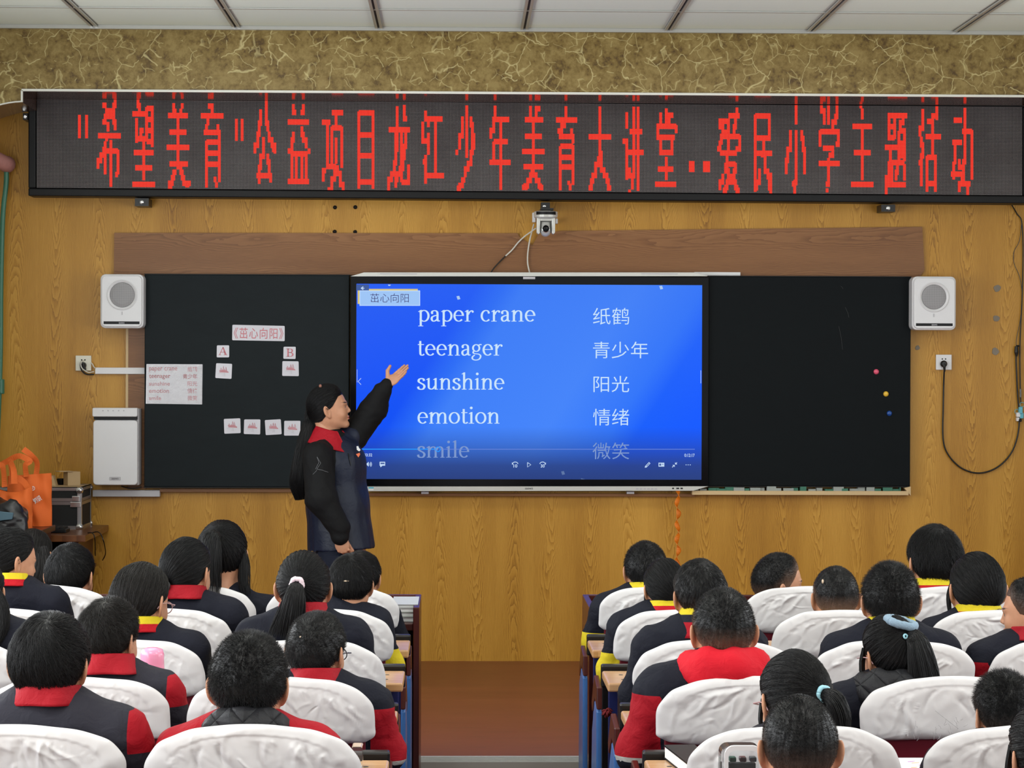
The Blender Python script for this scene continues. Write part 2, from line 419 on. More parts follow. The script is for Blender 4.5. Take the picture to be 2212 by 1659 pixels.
# bulkhead over the sign with its lowered curved end at the left
Z_BEAM = (P(300, 199, 12.2)[2]+P(2000, 206, 12.2)[2])/2
x_n = P(47.5, 205, 12.2)[0]; z_n = P(47.5, 221, 12.2)[2]
m = MB(); m.box(x_n, XR, 12.2, 12.61, Z_BEAM, Z_CEIL-0.001)
arc = [(x_n-t*0.42, z_n-0.16*t**1.7) for t in np.linspace(0, 1, 14)]
arc = [(x, z) for x, z in arc if x > XL]+[(XL, arc[-1][1])]
m.prism([(x_n, Z_CEIL-0.001)]+arc+[(XL, Z_CEIL-0.001)], 12.2, 12.61)
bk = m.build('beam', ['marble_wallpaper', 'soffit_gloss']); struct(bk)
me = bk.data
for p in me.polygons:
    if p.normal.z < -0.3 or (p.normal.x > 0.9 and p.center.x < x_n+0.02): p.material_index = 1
m = MB(); m.box(x_n, XR, 12.188, 12.2, Z_BEAM-0.004, Z_BEAM+0.008); m.box(x_n-0.004, x_n+0.006, 12.188, 12.2, z_n, Z_BEAM)
top = [(x, z+0.007) for x, z in arc]; m.prism(arc+top[::-1], 12.19, 12.2)
struct(m.build('trim_4', 'trim_white'))

# brown board above the blackboard and the brown strips behind it
m = MB(); pts = [P(247, 503, 12.765), P(1118, 504, 12.765), P(1122, 512, 12.765), P(1150, 530, 12.765), P(1163, 507, 12.765), P(1210, 499, 12.765), P(1992, 490, 12.765), P(1997, 583, 12.765), P(1985, 600, 12.765), P(246, 592, 12.765)]
m.prism([(p[0], p[2]) for p in pts], 12.762, 12.779)
tag(m.build('wood_board', 'brown_laminate'), 'long brown wood-grain board with horizontal grain fixed above the blackboard', 'board')
m = MB(); x0, x1, z0, z1 = R(277, 316, 590, 1056, 12.765); m.box(x0, x1, 12.764, 12.779, z0, z1)
tag(m.build('wood_strip', 'brown_laminate'), 'narrow brown upright board between speaker and left blackboard edge', 'board')
m = MB(); x0, x1, z0, z1 = R(272, 278, 640, 882, 12.77); m.box(x0, x1, 12.766, 12.779, z0, z1)
tag(m.build('edge_strip', 'tan_frame'), 'thin pale upright edging strip left of the blackboard', 'strip')

# blackboard wings
def wing(u0, u1, v0, v1, label, mat):
    t = thing('blackboard', label, 'blackboard', P((u0+u1)/2, v1, Y_B))
    x0, x1, z0, z1 = R(u0, u1, v0, v1, Y_B)
    MB().box(x0, x1, Y_B, 12.761, z0, z1).build('board_surface', mat, t, bevel=0.004)
    for a, c in ((z0-0.006, z0-0.0005), (z1+0.0005, z1+0.005)): MB().box(x0-0.004, x1+0.004, Y_B+0.006, 12.761, a, c).build('frame_strip', 'black_plastic', t)
    return t
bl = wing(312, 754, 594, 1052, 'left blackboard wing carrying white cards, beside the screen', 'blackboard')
br = wing(1530, 1967, 598, 1050, 'right blackboard wing with three round magnets, empty of cards', 'blackboard_no_sheen')
m = MB()
for a, c in (((1816, 618), (1821, 624)), ((1826, 664), (1834, 686)), ((1812, 705), (1820, 755))):
    p, q = P(*a, Y_B-0.0008), P(*c, Y_B-0.0008); MB().tube([p, (p+q)/2+np.array([0.003, 0, 0]), q], 0.0008, 5).build('scratch', 'grey_mark', br)
# tray and torn paper under the right wing
m = MB(); x0, x1, z0, z1 = R(1495, 1962, 1057, 1069, 12.70); m.box(x0, x1, 12.69, 12.779, z0, z0+0.022)
q = [P(1953, 1054, 12.70), P(1967, 1051, 12.70), P(1967, 1071, 12.70)]; m.prism([(p[0], p[2]) for p in q], 12.695, 12.779)
tag(m.build('board_tray', 'tan_frame'), 'pale wooden ledge running under the right blackboard wing', 'ledge')
m = MB(); zt = z0+0.022
for i in range(26):
    a = x0+(x1-x0)*i/26; w = (x1-x0)/26*RNG.uniform(0.7, 1.3); m.box(a, min(a+w, x1-0.04), 12.70+RNG.uniform(0, .02), 12.76, zt, zt+RNG.uniform(0.008, 0.026), int(RNG.random() < 0.5))
tag(m.build('paper_scrap', ['green_scrap', 'grey_scrap']), 'torn green and grey paper scraps along the ledge under the right wing', 'scraps', kind='stuff')
m = MB(); x0, x1, z0, z1 = R(200, 345, 1059, 1073, 12.73); m.box(x0, x1, 12.73, 12.779, z0, z1)
tag(m.build('cable_trunking', 'grey_plastic', bevel=0.002), 'grey cable trunking under the air purifier and left blackboard corner', 'trunking')
m = MB(); x0, x1, z0, z1 = R(345, 640, 1056, 1063, 12.74); m.box(x0, x1, 12.74, 12.779, z0, z1)
x0, x1, z0, z1 = R(790, 1500, 1066, 1072, 12.74); m.box(x0, x1, 12.74, 12.779, z0, z1)
tag(m.build('board_rail', 'brown_laminate'), 'thin brown rail on the wall under the left blackboard and screen', 'rail')

# ------------------------------------------------------------------ interactive screen
t = thing('interactive_screen', 'large black interactive screen showing a blue word list, between the blackboard wings', 'screen', P(1142, 1052, Y_B))
x0, x1, z0, z1 = R(757, 1529.5, 597, 1050, Y_B)
MB().box(x0, x1, 12.672, 12.76, z0, z1).build('bezel', 'black_glass', t, bevel=0.003)
sx0, sx1, sz0, sz1 = R(769.5, 1516, 614.5, 1035.5, 12.67)
n = N('screen_picture'); X, Yn, Z = n.sep(n.pos())
U = n.math('DIVIDE', n.math('SUBTRACT', X, sx0), sx1-sx0); V = n.math('DIVIDE', n.math('SUBTRACT', Z, sz0), sz1-sz0)
# light beam slanting across the picture, darker player bar at the foot
s = n.math('SUBTRACT', U, n.math('MULTIPLY', n.math('SUBTRACT', V, 0.25), 0.36))
band = n.ramp(s, [(0.08, srgb(0, 78, 246)), (0.16, srgb(34, 106, 246)), (0.22, srgb(58, 126, 248)), (0.55, srgb(66, 132, 250)), (0.74, srgb(44, 116, 250)), (0.82, srgb(6, 92, 252)), (0.95, srgb(0, 88, 255))])
top = n.mix(n.math('MULTIPLY', n.math('MULTIPLY', V, V), 0.35), band, srgb(52, 112, 236))
foot = n.ramp(V, [(0.0, (1, 1, 1, 1)), (0.07, (0.92, 0.92, 0.92, 1)), (0.17, (0.45, 0.45, 0.45, 1)), (0.27, (0, 0, 0, 1))])
col = n.mix(foot, top, srgb(38, 62, 128))
n.fin((0.004, 0.004, 0.005, 1), rough=0.25, spec=0.12, **{'Emission Color': col, 'Emission Strength': 1.0/EXPO})
MB().box(sx0, sx1, 12.670, 12.673, sz0, sz1).build('display', 'screen_picture', t)
m = MB(); ty = 12.668                                               # silver rails above and below
q = [P(757, 597, ty), P(786, 588.5, ty), P(1500, 588.5, ty), P(1529, 596.5, ty)]; m.prism([(p[0], p[2]) for p in q], ty, 12.76); m.build('top_rail', 'silver_trim', t); m = MB()
q = [P(757, 1051, ty), P(1530, 1050.5, ty), P(1497, 1060, ty), P(785, 1061, ty)]; m.prism([(p[0], p[2]) for p in q], ty, 12.76)
rail = m.build('bottom_rail', 'silver_trim', t)
m = MB()
for u0, u1, v0, v1 in ((821, 901, 590.5, 592.5), (1385, 1464, 590.5, 592.5), (1374, 1377, 1055, 1057)):
    x0, x1, z0, z1 = R(u0, u1, v0, v1, ty-0.002); m.box(x0, x1, ty-0.001, ty+0.01, z0, z1)
for i in range(6):
    x0, x1, z0, z1 = R(1374+i*8, 1379.5+i*8, 1054.5, 1057.5, ty-0.002); m.box(x0, x1, ty-0.0015, ty+0.01, z0, z1)
m.build('rail_buttons', 'grey_plastic', rail)
m = MB(); text_fit(m, 'seewo', 1134, 1151, 1053.5, 1057.5, ty-0.0008)
for u0, u1 in ((1452, 1456), (1461, 1467), (1470, 1475)):
    x0, x1, z0, z1 = R(u0, u1, 1053.5, 1056.5, ty-0.002); m.box(x0, x1, ty-0.0012, ty+0.01, z0, z1)
m.build('lettering', 'black_matte', rail)
m = MB(); x0, x1, z0, z1 = R(796, 807, 1052, 1059, ty-0.002); m.box(x0, x1, ty-0.001, ty+0.01, (z0+z1)/2, z1); m.box(x0, x1, ty-0.001, ty+0.01, z0, (z0+z1)/2, 1)
m.build('sticker', ['cyan_plastic', 'paper_white'], rail)
m = MB(); x0, x1, z0, z1 = R(1130, 1156, 598, 603, 12.671); m.box(x0, x1, 12.6705, 12.675, z0, z1); m.build('webcam_window', 'grey_plastic', t)
m = MB()
for u in (918, 1362):
    x0, x1, z0, z1 = R(u-8, u+8, 1062, 1067, 12.70); m.box(x0, x1, 12.70, 12.76, z0, z1)
m.build('mount_foot', 'grey_plastic', t)

# serif type written with a broad-nib pen: thick on the uprights, thin on the level strokes
TH, TN = 0.17, 0.075
def pen(mb, pts, to, m=0, th=TH, tn=TN):
    p = np.asarray(pts, float); T = np.gradient(p, axis=0); T /= np.linalg.norm(T, axis=1)[:, None]+1e-9
    w = tn+(th-tn)*np.abs(T[:, 1])**1.4; Nn = np.stack([-T[:, 1], T[:, 0]], 1)*w[:, None]/2
    A, B = p+Nn, p-Nn; K = len(p); V = np.vstack([A, B])
    mb.add([to(x, z) for x, z in V], [(i, i+1, K+i+1, K+i) for i in range(K-1)], m)
def arc2(cx, cy, rx, ry, a0, a1, k=22):
    t = np.radians(np.linspace(a0, a1, k)); return np.stack([cx+rx*np.cos(t), cy+ry*np.sin(t)], 1)
def rect2(mb, x0, x1, z0, z1, to, m=0): mb.add([to(x0, z0), to(x1, z0), to(x1, z1), to(x0, z1)], [(0, 1, 2, 3)], m)
def disc2(mb, cx, cy, r, to, m=0):
    p = arc2(cx, cy, r, r, 0, 345, 20); mb.add([to(*q) for q in p], [list(range(20))], m)
SP = smooth_path
def sp2(p, k=7): return SP([(a, b, 0) for a, b in p], k)[:, :2]
def arch(x0, x1): return sp2([(x0, .62), (x0+.12, .84), (x0+.32, .95), (x1-.05, .86), (x1, .66), (x1, .4)])
def glyph(mb, ch, X, to, m):
    T = lambda x, z: to(X+x, z)
    st = lambda x, a, c: rect2(mb, x-TH/2, x+TH/2, a, c, T, m)
    sf = lambda x, z, w=.19: rect2(mb, x-w, x+w, z, z+.055, T, m)
    def flag(x, z): mb.add([T(x-.2, z-.13), T(x-.2, z-.18), T(x, z-.14), T(x+TH/2, z), T(x+.02, z)], [(0, 1, 2, 3, 4)], m)
    if ch == 'p':
        st(.24, -.42, 1); sf(.24, -.42, .2); flag(.24, 1.02); pen(mb, arc2(.5, .5, .36, .48, 150, -150), T, m); return .98
    if ch == 'a':
        pen(mb, sp2([(.14, .74), (.2, .9), (.4, .96), (.56, .86), (.6, .66), (.6, .2), (.66, .05), (.8, .06)]), T, m)
        pen(mb, sp2([(.6, .56), (.36, .5), (.17, .38), (.14, .18), (.26, .03), (.44, .08), (.6, .22)]), T, m); disc2(mb, .17, .74, .09, T, m); return .86
    if ch == 'e': pen(mb, arc2(.46, .5, .34, .47, 0, 318, 30), T, m); rect2(mb, .14, .84, .5, .56, T, m); return .92
    if ch == 'c': pen(mb, arc2(.46, .5, .34, .47, 48, 318, 28), T, m); disc2(mb, .68, .78, .09, T, m); return .86
    if ch == 'r':
        st(.24, 0, 1); sf(.24, 0, .22); flag(.24, 1.02); pen(mb, sp2([(.3, .62), (.42, .85), (.58, .95), (.7, .9)]), T, m, .13); disc2(mb, .66, .86, .085, T, m); return .74
    if ch == 'n':
        st(.24, 0, 1); sf(.24, 0, .2); flag(.24, 1.02); pen(mb, arch(.27, .82), T, m); st(.82, 0, .62); sf(.82, 0, .2); return 1.08
    if ch == 'h':
        st(.24, 0, 1.5); sf(.24, 0, .2); flag(.24, 1.52); pen(mb, arch(.27, .82), T, m); st(.82, 0, .62); sf(.82, 0, .2); return 1.08
    if ch == 'm':
        st(.24, 0, 1); flag(.24, 1.02)
        for a in (.27, .83): pen(mb, arch(a, a+.53), T, m); st(a+.53, 0, .62); sf(a+.53, 0, .18)
        sf(.24, 0, .18); return 1.62
    if ch == 'u':
        st(.22, .3, 1); flag(.22, 1.02); pen(mb, sp2([(.22, .4), (.24, .16), (.4, .04), (.6, .1), (.78, .34)]), T, m); st(.8, 0, 1); flag(.8, 1.02); sf(.9, 0, .1); return 1.08
    if ch in 'il':
        st(.26, 0, 1 if ch == 'i' else 1.5); sf(.26, 0, .22); flag(.26, 1.02 if ch == 'i' else 1.52)
        if ch == 'i': disc2(mb, .25, 1.38, .115, T, m)
        return .54
    if ch == 't':
        pen(mb, sp2([(.26, 1.28), (.26, .9), (.26, .3), (.3, .08), (.44, .03), (.58, .12)]), T, m); rect2(mb, .06, .56, .93, 1.0, T, m); return .62
    if ch == 'o': pen(mb, arc2(.48, .5, .37, .47, 0, 360, 34), T, m); return .98
    if ch == 's': pen(mb, sp2([(.6, .76), (.54, .92), (.36, .97), (.18, .88), (.16, .7), (.34, .56), (.54, .44), (.63, .26), (.52, .06), (.34, .02), (.16, .08), (.1, .26)]), T, m, .19, .085); return .76
    if ch == 'g':
        pen(mb, arc2(.4, .66, .26, .3, 0, 360, 28), T, m, .15); pen(mb, sp2([(.24, .42), (.15, .28), (.26, .17), (.6, .12), (.76, -.04), (.66, -.3), (.38, -.4), (.12, -.32), (.1, -.12), (.28, .04)]), T, m, .13)
        pen(mb, sp2([(.58, .86), (.68, .96), (.84, .96)]), T, m, .1, .09); return .88
    return .5
def serif_line(mb, word, u0, u1, vbase, xh, Y, m=0):
    dry = MB(); w = 0
    for ch in word: w += glyph(dry, ch, w, lambda x, z: (x, 0, z), 0) if ch != ' ' else .52
    allv = np.concatenate(dry.V) if dry.V else np.zeros((1, 3)); a, c = .04, w-.06
    to = lambda x, z: P(u0+(x-a)/(c-a)*(u1-u0), vbase-z*xh, Y)
    x = 0
    for ch in word: x += glyph(mb, ch, x, to, m) if ch != ' ' else .52
emit('screen_white', srgb(206, 232, 255), 0.95); emit('screen_grey', srgb(130, 158, 214), 0.9)
emit('screen_label', srgb(160, 200, 250), 0.95); emit('screen_label_edge', srgb(196, 222, 255), 1.0); emit('screen_sand', srgb(222, 204, 132), 0.9)
emit('screen_ink', srgb(66, 66, 128), 0.8); emit('screen_cyan', srgb(30, 150, 255), 1.0); emit('screen_line', srgb(108, 138, 226), 0.9)
emit('screen_icon', srgb(196, 220, 250), 0.95); emit('screen_corner', srgb(62, 92, 160), 0.9); emit('screen_cube', srgb(176, 208, 248), 0.9); emit('screen_dim', srgb(96, 122, 172), 0.9)
ys = 12.6695
for w, u0, u1, vb, k in (('paper crane', 903.5, 1156, 694.5, 0), ('teenager', 902, 1084, 768, 0), ('sunshine', 901.5, 1089, 841.5, 0), ('emotion', 902, 1079, 915, 0), ('smile', 901.5, 1013, 988.5, 1)):
    m = MB(); serif_line(m, w, u0, u1, vb, 24.5, ys); m.build('english_word', ('screen_white', 'screen_grey')[k], t)
for w, u0, u1, v0, v1, k in (('纸鹤', 1281, 1359, 665, 701, 0), ('青少年', 1281, 1400, 738, 774, 0), ('阳光', 1282, 1359, 812, 847, 0), ('情绪', 1281, 1359, 883, 919, 0), ('微笑', 1280, 1359, 956, 992, 1)):
    m = MB(); text_fit(m, w, u0, u1, v0, v1, ys, 0, bold=-0.004); m.build('chinese_word', ('screen_white', 'screen_grey')[k], t)
m = MB()
def srect(u0, u1, v0, v1, mi, dy=0.0):
    m.add([P(u0, v1, ys-dy), P(u1, v1, ys-dy), P(u1, v0, ys-dy), P(u0, v0, ys-dy)], [(0, 1, 2, 3)], mi)
srect(772.5, 902.5, 624, 656.5, 2); srect(776.6, 907.5, 627.5, 660.5, 1, .0001); srect(778, 906, 629, 659, 0, .0002)
srect(769.6, 797, 614.6, 627.5, 4, .0003)
m.add([P(u, v, ys-.0005) for u, v in ((779, 622.5), (784, 618.5), (785.3, 620), (783, 621.8), (787, 621.8), (787, 623.4), (783, 623.4), (785.3, 625.2), (784, 626.6))], [list(range(9))], 5)
text_fit(m, '茁心向阳', 800, 883, 634, 653.5, ys-.0004, 3, bold=-0.006)
m.build('title_label', ['screen_label', 'screen_label_edge', 'screen_sand', 'screen_ink', 'screen_corner', 'screen_icon'], t)
m = MB()
srect(782, 940, 969.3, 971.3, 1); srect(950.5, 1501, 969.8, 971.2, 2)
pen(m, arc2(0, 0, 1, 1, 0, 360, 28), lambda x, z: P(946+x*5.0, 970.5-z*5.0, ys-.0002), 1, .36, .36)
text_fit(m, '0:03:32', 781, 804, 979.5, 986, ys, 0, bold=.015); text_fit(m, '0:12:17', 1478.5, 1500.5, 980, 987, ys, 0, bold=.015)
L = lambda pts, w=1.3, mi=0, dy=.0001: pen(m, np.asarray(pts, float), lambda x, z: P(x, z, ys-dy), mi, w, w)
srect(820, 832, 997.5, 1006, 0); srect(822, 830.5, 999.5, 1002.5, 3, .0002); m.add([P(*q, ys) for q in ((821, 1005.5), (827, 1005.5), (822, 1009.5))], [(0, 1, 2)], 0)
m.add([P(*q, ys) for q in ((790, 1000.5), (793, 1000.5), (796.5, 997.5), (796.5, 1008), (793, 1005), (790, 1005))], [tuple(range(6))], 0)
for r in (2.5, 4.5, 6.5): L([(796.5+r*math.cos(a), 1003-r*math.sin(a)) for a in np.linspace(-.9, .9, 8)], 1.0)
for uc, s_, tx in ((1113, -1, '10'), (1172, 1, '30')):
    L([(uc+6.2*math.cos(a), 1003.5-5.5*math.sin(a)) for a in np.linspace(.25, PI-.25, 14)], 1.6)
    e = uc+s_*6; m.add([P(*q, ys) for q in ((e-s_*2, 1003.5), (e+s_*1.2, 998.5), (e+s_*1.2, 1003.5))], [(0, 1, 2)], 0)
    text_fit(m, tx, uc-4, uc+4.5, 1003, 1010, ys-.0002, 0, bold=.02)
L([(1139.5, 999), (1146.8, 1004), (1139.5, 1009), (1139.5, 999)], 1.5)
L([(1395, 1008.5), (1403.5, 999.5)], 4.2); m.add([P(*q, ys) for q in ((1393.5, 1006.5), (1396.8, 1009.6), (1392.8, 1010.4))], [(0, 1, 2)], 0)
L([(1396.5, 1007), (1402.6, 1000.6)], 1.6, 3, .0002)
srect(1422.5, 1435, 999.5, 1008, 0); srect(1424, 1428, 1001.5, 1006, 3, .0002); srect(1429.5, 1433.5, 1002.5, 1003.6, 3, .0002)
L([(1452, 1009.5), (1456.5, 1005)], 1.5); L([(1462.5, 999), (1458.5, 1003)], 1.5)
m.add([P(*q, ys) for q in ((1457.5, 1004.3), (1457.5, 1009), (1452.5, 1004.3))], [(0, 1, 2)], 0); m.add([P(*q, ys) for q in ((1458.3, 1003.2), (1463, 1003.2), (1458.3, 998.6))], [(0, 1, 2)], 0)
for u in (1482, 1486.5, 1491): srect(u-.9, u+.9, 1003.2, 1005, 0)
L([(780, 817), (773.5, 824), (780, 831)], 1.2); L([(1514, 800), (1514, 828)], 1.0); L([(771.5, 798), (771.5, 826)], .8)
m.build('player_bar', ['screen_icon', 'screen_cyan', 'screen_line', 'screen_corner'], t)
m = MB()
for u, v, mi in ((990, 643, 0), (1428, 621, 0), (1216, 1021.5, 1)):
    for (a, c, e, f) in (((-4, -3), (2, -4), (4.5, 3), (-1.5, 4.5)),): m.add([P(u+q[0], v+q[1], ys) for q in (a, c, e, f)], [(0, 1, 2, 3)], mi)
m.add([P(841+3*math.cos(a), 614.8+3*math.sin(a), ys) for a in np.linspace(0, PI, 10)], [tuple(range(10))], 0)
m.add([P(*q, ys) for q in ((1255, 1033), (1264, 1035.3), (1255, 1035.3))], [(0, 1, 2)], 1)
m.build('floating_cube', ['screen_cube', 'screen_dim'], t)
m = MB(); x0, x1, z0, z1 = R(1500, 1599, 588, 596.5, 12.74); m.box(x0, x1, 12.735, 12.761, z0, z1)
tag(m.build('paper_strip', 'paper_white'), 'white paper strip sticking out above the screen and right blackboard', 'paper')

# ------------------------------------------------------------------ speakers, purifier
def speaker(u0, u1, v0, v1, label, side):
    Yf = 12.60; t = thing('wall_speaker', label, 'speaker', P((u0+u1)/2, v1, Yf), 'white wall speakers beside the blackboard')
    x0, x1, z0, z1 = R(u0, u1, v0, v1, Yf); cx, w, h = (x0+x1)/2, x1-x0, z1-z0; gz = z0+h*0.615; gx = cx+side*0.003
    MB().prism(rrect(x0, x1, z0, z1, 0.028), Yf+0.012, 12.74).build('cabinet', 'white_plastic', t, bevel=0.006, seg=3)
    fr = MB().prism(rrect(x0+.008, x1-.008, z0+.008, z1-.008, 0.026), Yf, Yf+0.014).build('front_plate', 'white_plastic', t, bevel=0.004, seg=3)
    MB().lathe([(0.083, 0), (0.083, -.004), (0.079, -.006), (0.068, -.0005), (0.068, 0.002)], (gx, Yf, gz), 'y', 40).build('grille_ring', 'white_plastic', fr, smooth=False)
    n_ = MATS.get('speaker_grille')
    if n_ is None:
        n = N('speaker_grille'); X_, Y_, Z_ = n.sep(n.pos()); g1 = n.math('MULTIPLY', n.math('SINE', n.math('MULTIPLY', n.math('ADD', X_, Z_), 1000.0)), n.math('SINE', n.math('MULTIPLY', n.math('SUBTRACT', X_, Z_), 1000.0))); n.fin(n.ramp(n.math('ADD', n.math('MULTIPLY', g1, .5), .5), [(0.3, srgb(176, 174, 176)), (0.7, srgb(108, 106, 108))]), rough=0.5)
    MB().lathe([(0.0667, 0), (0.05, -.003), (0.001, -.004)], (gx, Yf-.0008, gz), 'y', 40).build('grille', 'speaker_grille', fr)
    MB().box(x0+.02, x1-.02, Yf-.001, Yf+.003, z0+.022, z0+.037).build('badge_strip', 'black_plastic', fr)
    m = MB(); text_fit(m, 'seewo', (u0+u1)/2-6, (u0+u1)/2+6, v1-13, v1-9.5, Yf-.0016); m.build('lettering', 'grey_plastic', fr)
    m = MB(); m.box(gx-.003, gx+.003, Yf-.002, Yf+.002, z0+.072, z0+.09); m.build('indicator', 'grey_plastic', fr)
    m = MB(); m.box(cx-.04, cx+.04, 12.74, 12.779, z0+.05, z1-.05); m.build('bracket', 'grey_plastic', t)
speaker(216, 309.5, 592, 709, 'white speaker with round grille at the top left of the blackboard', 1)
speaker(1971, 2066, 597, 713, 'white speaker with round grille at the top right of the blackboard', -1)
Yf = 12.62; t = thing('air_purifier', 'white wall-hung air purifier at the lower left of the blackboard', 'air purifier', P(249, 1049, Yf))
x0, x1, z0, z1 = R(201, 297, 881, 1049, Yf); zm = P(249, 905, Yf)[2]
MB().box(x0+.006, x1+.004, Yf+.03, 12.779, z0, z1-.004).build('back_case', 'grey_plastic', t, bevel=0.006)
MB().prism(rrect(x0, x1, z0+.003, zm-.006, 0.02), Yf, Yf+.03).build('front_panel', 'white_plastic', t, bevel=0.005, seg=3)
hd = MB().prism(rrect(x0-.003, x1, zm+.012, z1, 0.008), Yf-.01, Yf+.04).build('head', 'white_plastic', t, bevel=0.004)
MB().box(x0+.004, x1-.004, Yf-.004, Yf+.03, zm-.004, zm+.012).build('outlet_slot', 'black_plastic', hd)
m = MB()
for u in (223, 234, 245, 257, 268): c = P(u, 887, Yf); m.lathe([(0.004, 0), (0.004, -.001)], (c[0], Yf-.0101, c[2]), 'y', 10)
m.build('button', 'grey_plastic', hd)
m = MB(); a = R(236, 261, 1030, 1038, Yf); m.prism(rrect(*a, .004), Yf-.0015, Yf+.001); pl_ = m.build('name_plate', 'grey_plastic', t)
m = MB(); text_fit(m, 'seewo', 241, 256, 1032.5, 1036, Yf-.002); m.build('lettering', 'black_matte', pl_)

# ------------------------------------------------------------------ sockets, trunking, cables
def socket(u0, u1, v0, v1, label, mat):
    t = thing('wall_socket', label, 'socket', P((u0+u1)/2, v1, 12.765)); x0, x1, z0, z1 = R(u0, u1, v0, v1, 12.765)
    pl = MB().box(x0, x1, 12.765, 12.779, z0, z1).build('plate', mat, t, bevel=0.003)
    cx, cz = (x0+x1)/2, (z0+z1)/2; m = MB()
    for s in (-1, 1): m.lathe([(.004, 0), (.004, -.001)], (cx+s*.009, 12.7648, cz+.018), 'y', 8)
    m.build('hole', 'black_matte', pl); return t
socket(163, 197, 768, 801, 'ivory wall socket with black plug left of the blackboard', 'socket_ivory')
socket(2022, 2056, 766, 799, 'white wall socket with black plug under the right speaker', 'white_plastic')
def cable(name, label, px, r, mat, Y=12.765, cat='cable', plug=None, grp=None):
    pts = smooth_path([P(q[0], q[1], q[2] if len(q) > 2 else Y) for q in px], 10); t = MB().tube(pts, r, 8).build(name, mat, smooth=True)
    tag(t, label, cat, grp); return t
p0 = P(2038, 786, 12.76)
c1 = cable('power_cable', 'black power cable looping from the right socket up to the sign', [(2040, 795, 12.742), (2038.5, 830), (2037.5, 880), (2037, 945), (2047, 980), (2075, 1010), (2112, 1022), (2150, 1012), (2180, 985), (2196, 950), (2202, 905), (2198, 850), (2195, 785), (2195, 760)], 0.0045, 'cable_black')
m = MB(); m.lathe([(.012, .02), (.017, .016), (.019, -.004), (.012, -.012)], (p0[0], 12.752, p0[2]), 'y', 16); a = P(2040, 792, 12.74); m.tube([(p0[0], 12.745, p0[2]), a, P(2040.5, 803, 12.745)], [.009, .008, .005], 8)
m.build('plug', 'cable_black', c1)
m = MB(); a, c = P(2195.5, 770, 12.76), P(2195.5, 748, 12.76); m.tube([a, a*.6+c*.4, c], [.006, .012, .009], 8); a = P(2201, 747, 12.76); m.tube([P(2195, 748, 12.76), a], .006, 6)
m.build('connector', 'cable_black', c1)
cable('sign_cable', 'dark cable hanging from the right end of the red sign', [(2184, 440, 12.74), (2197, 462), (2207, 480), (2210, 540), (2208, 640), (2205, 700), (2203, 760), (2204, 840), (2205, 872)], 0.0035, 'cable_black')
cable('thin_cable', 'thin grey cable bowing left beside the sign cable', [(2207, 482), (2202, 520), (2190, 545), (2191, 570), (2203, 600), (2208, 640), (2204, 690), (2196, 730), (2195, 748)], 0.0018, 'grey_mark')
t = thing('key_bunch', 'small blue and white plastic tags hanging on the right wall', 'keys', P(2205, 900, 12.75))
m = MB()
for u, v, w, h, mi in ((2205, 887, 4, 8, 0), (2200, 896, 4, 5, 1), (2207, 898, 4, 6, 0), (2199, 906, 3, 4, 1), (2203, 908, 4, 3, 2)):
    a = R(u-w, u+w, v-h, v+h, 12.75); m.box(a[0], a[1], 12.745, 12.775, a[2], a[3], mi)
m.build('tag', ['cyan_plastic', 'white_plastic', 'black_plastic'], t, bevel=.003)
m = MB()
for u, v in ((2208, 874), (2197, 889)): m.tube([P(u+5*math.cos(a), v+5*math.sin(a), 12.76) for a in np.linspace(0, 2*PI, 16)], .0016, 6)
m.build('ring', 'cyan_plastic', t)
m = MB(); a = R(2202.5, 2206, 840, 858, 12.76); m.box(a[0], a[1], 12.757, 12.77, a[2], a[3]); m.build('clip', 'clear_plastic', t)
m = MB(); x0, x1, z0, z1 = R(205, 312, 794, 808, 12.75); m.box(x0, x1, 12.755, 12.779, z0, z1)
tag(m.build('wire_trunking', 'white_plastic', bevel=.002), 'white wire trunking from the left socket to the blackboard', 'trunking')
pl = MB(); a = P(179, 789, 12.75); pl.lathe([(.012, .02), (.018, .012), (.016, -.012)], (a[0], 12.752, a[2]), 'y', 14); a = P(183, 800, 12.745); pl.tube([P(179, 785, 12.74), a], [.012, .009], 8)
c2 = cable('plug_cable', 'black and white plug leads hanging from the left socket', [(178, 779, 12.74), (174, 786), (176, 799), (186, 808), (203, 809)], 0.004, 'cable_black')
pl.build('plug', 'cable_black', c2)
MB().tube(smooth_path([P(*q) for q in ((180, 778, 12.742), (175, 784, 12.735), (177, 795, 12.735), (190, 804, 12.735), (203, 803, 12.745))], 8), .0032, 8).build('white_lead', 'cable_white', c2, smooth=True)
MB().tube(smooth_path([P(*q) for q in ((196, 783, 12.75), (200, 787, 12.75), (203, 793, 12.75), (208, 797, 12.76))], 6), .0032, 8).build('white_lead', 'cable_white', c2, smooth=True)
cable('floor_lead', 'short dark lead looping below the air purifier', [(262, 1050, 12.72), (275, 1054, 12.71), (290, 1055, 12.71), (306, 1052, 12.72)], .003, 'cable_black')
for i, (u, v, r) in enumerate(((2154, 623, 7.5), (2152, 688, 7), (2150, 759, 7.5), (1982, 751, 5))):
    c = P(u, v, 12.777); rr = r*12.78/5000
    q = [(rr*(1+.12*math.sin(3*a+i))*math.cos(a), rr*(1+.1*math.sin(2*a+i*2))*math.sin(a)) for a in np.linspace(0, 2*PI, 22, endpoint=False)]
    tag(MB().prism([(c[0]+x, c[2]+z) for x, z in q], 12.776, 12.7805).build('wall_patch', 'grey_patch'),
        ('round grey filler patch beside the right speaker, topmost of three', 'round grey filler patch in the middle of the column of three', 'round grey filler patch level with the right socket', 'small faint filler patch at the lower right corner of the blackboard speaker')[i], 'patch', 'filler patches on the right wall')
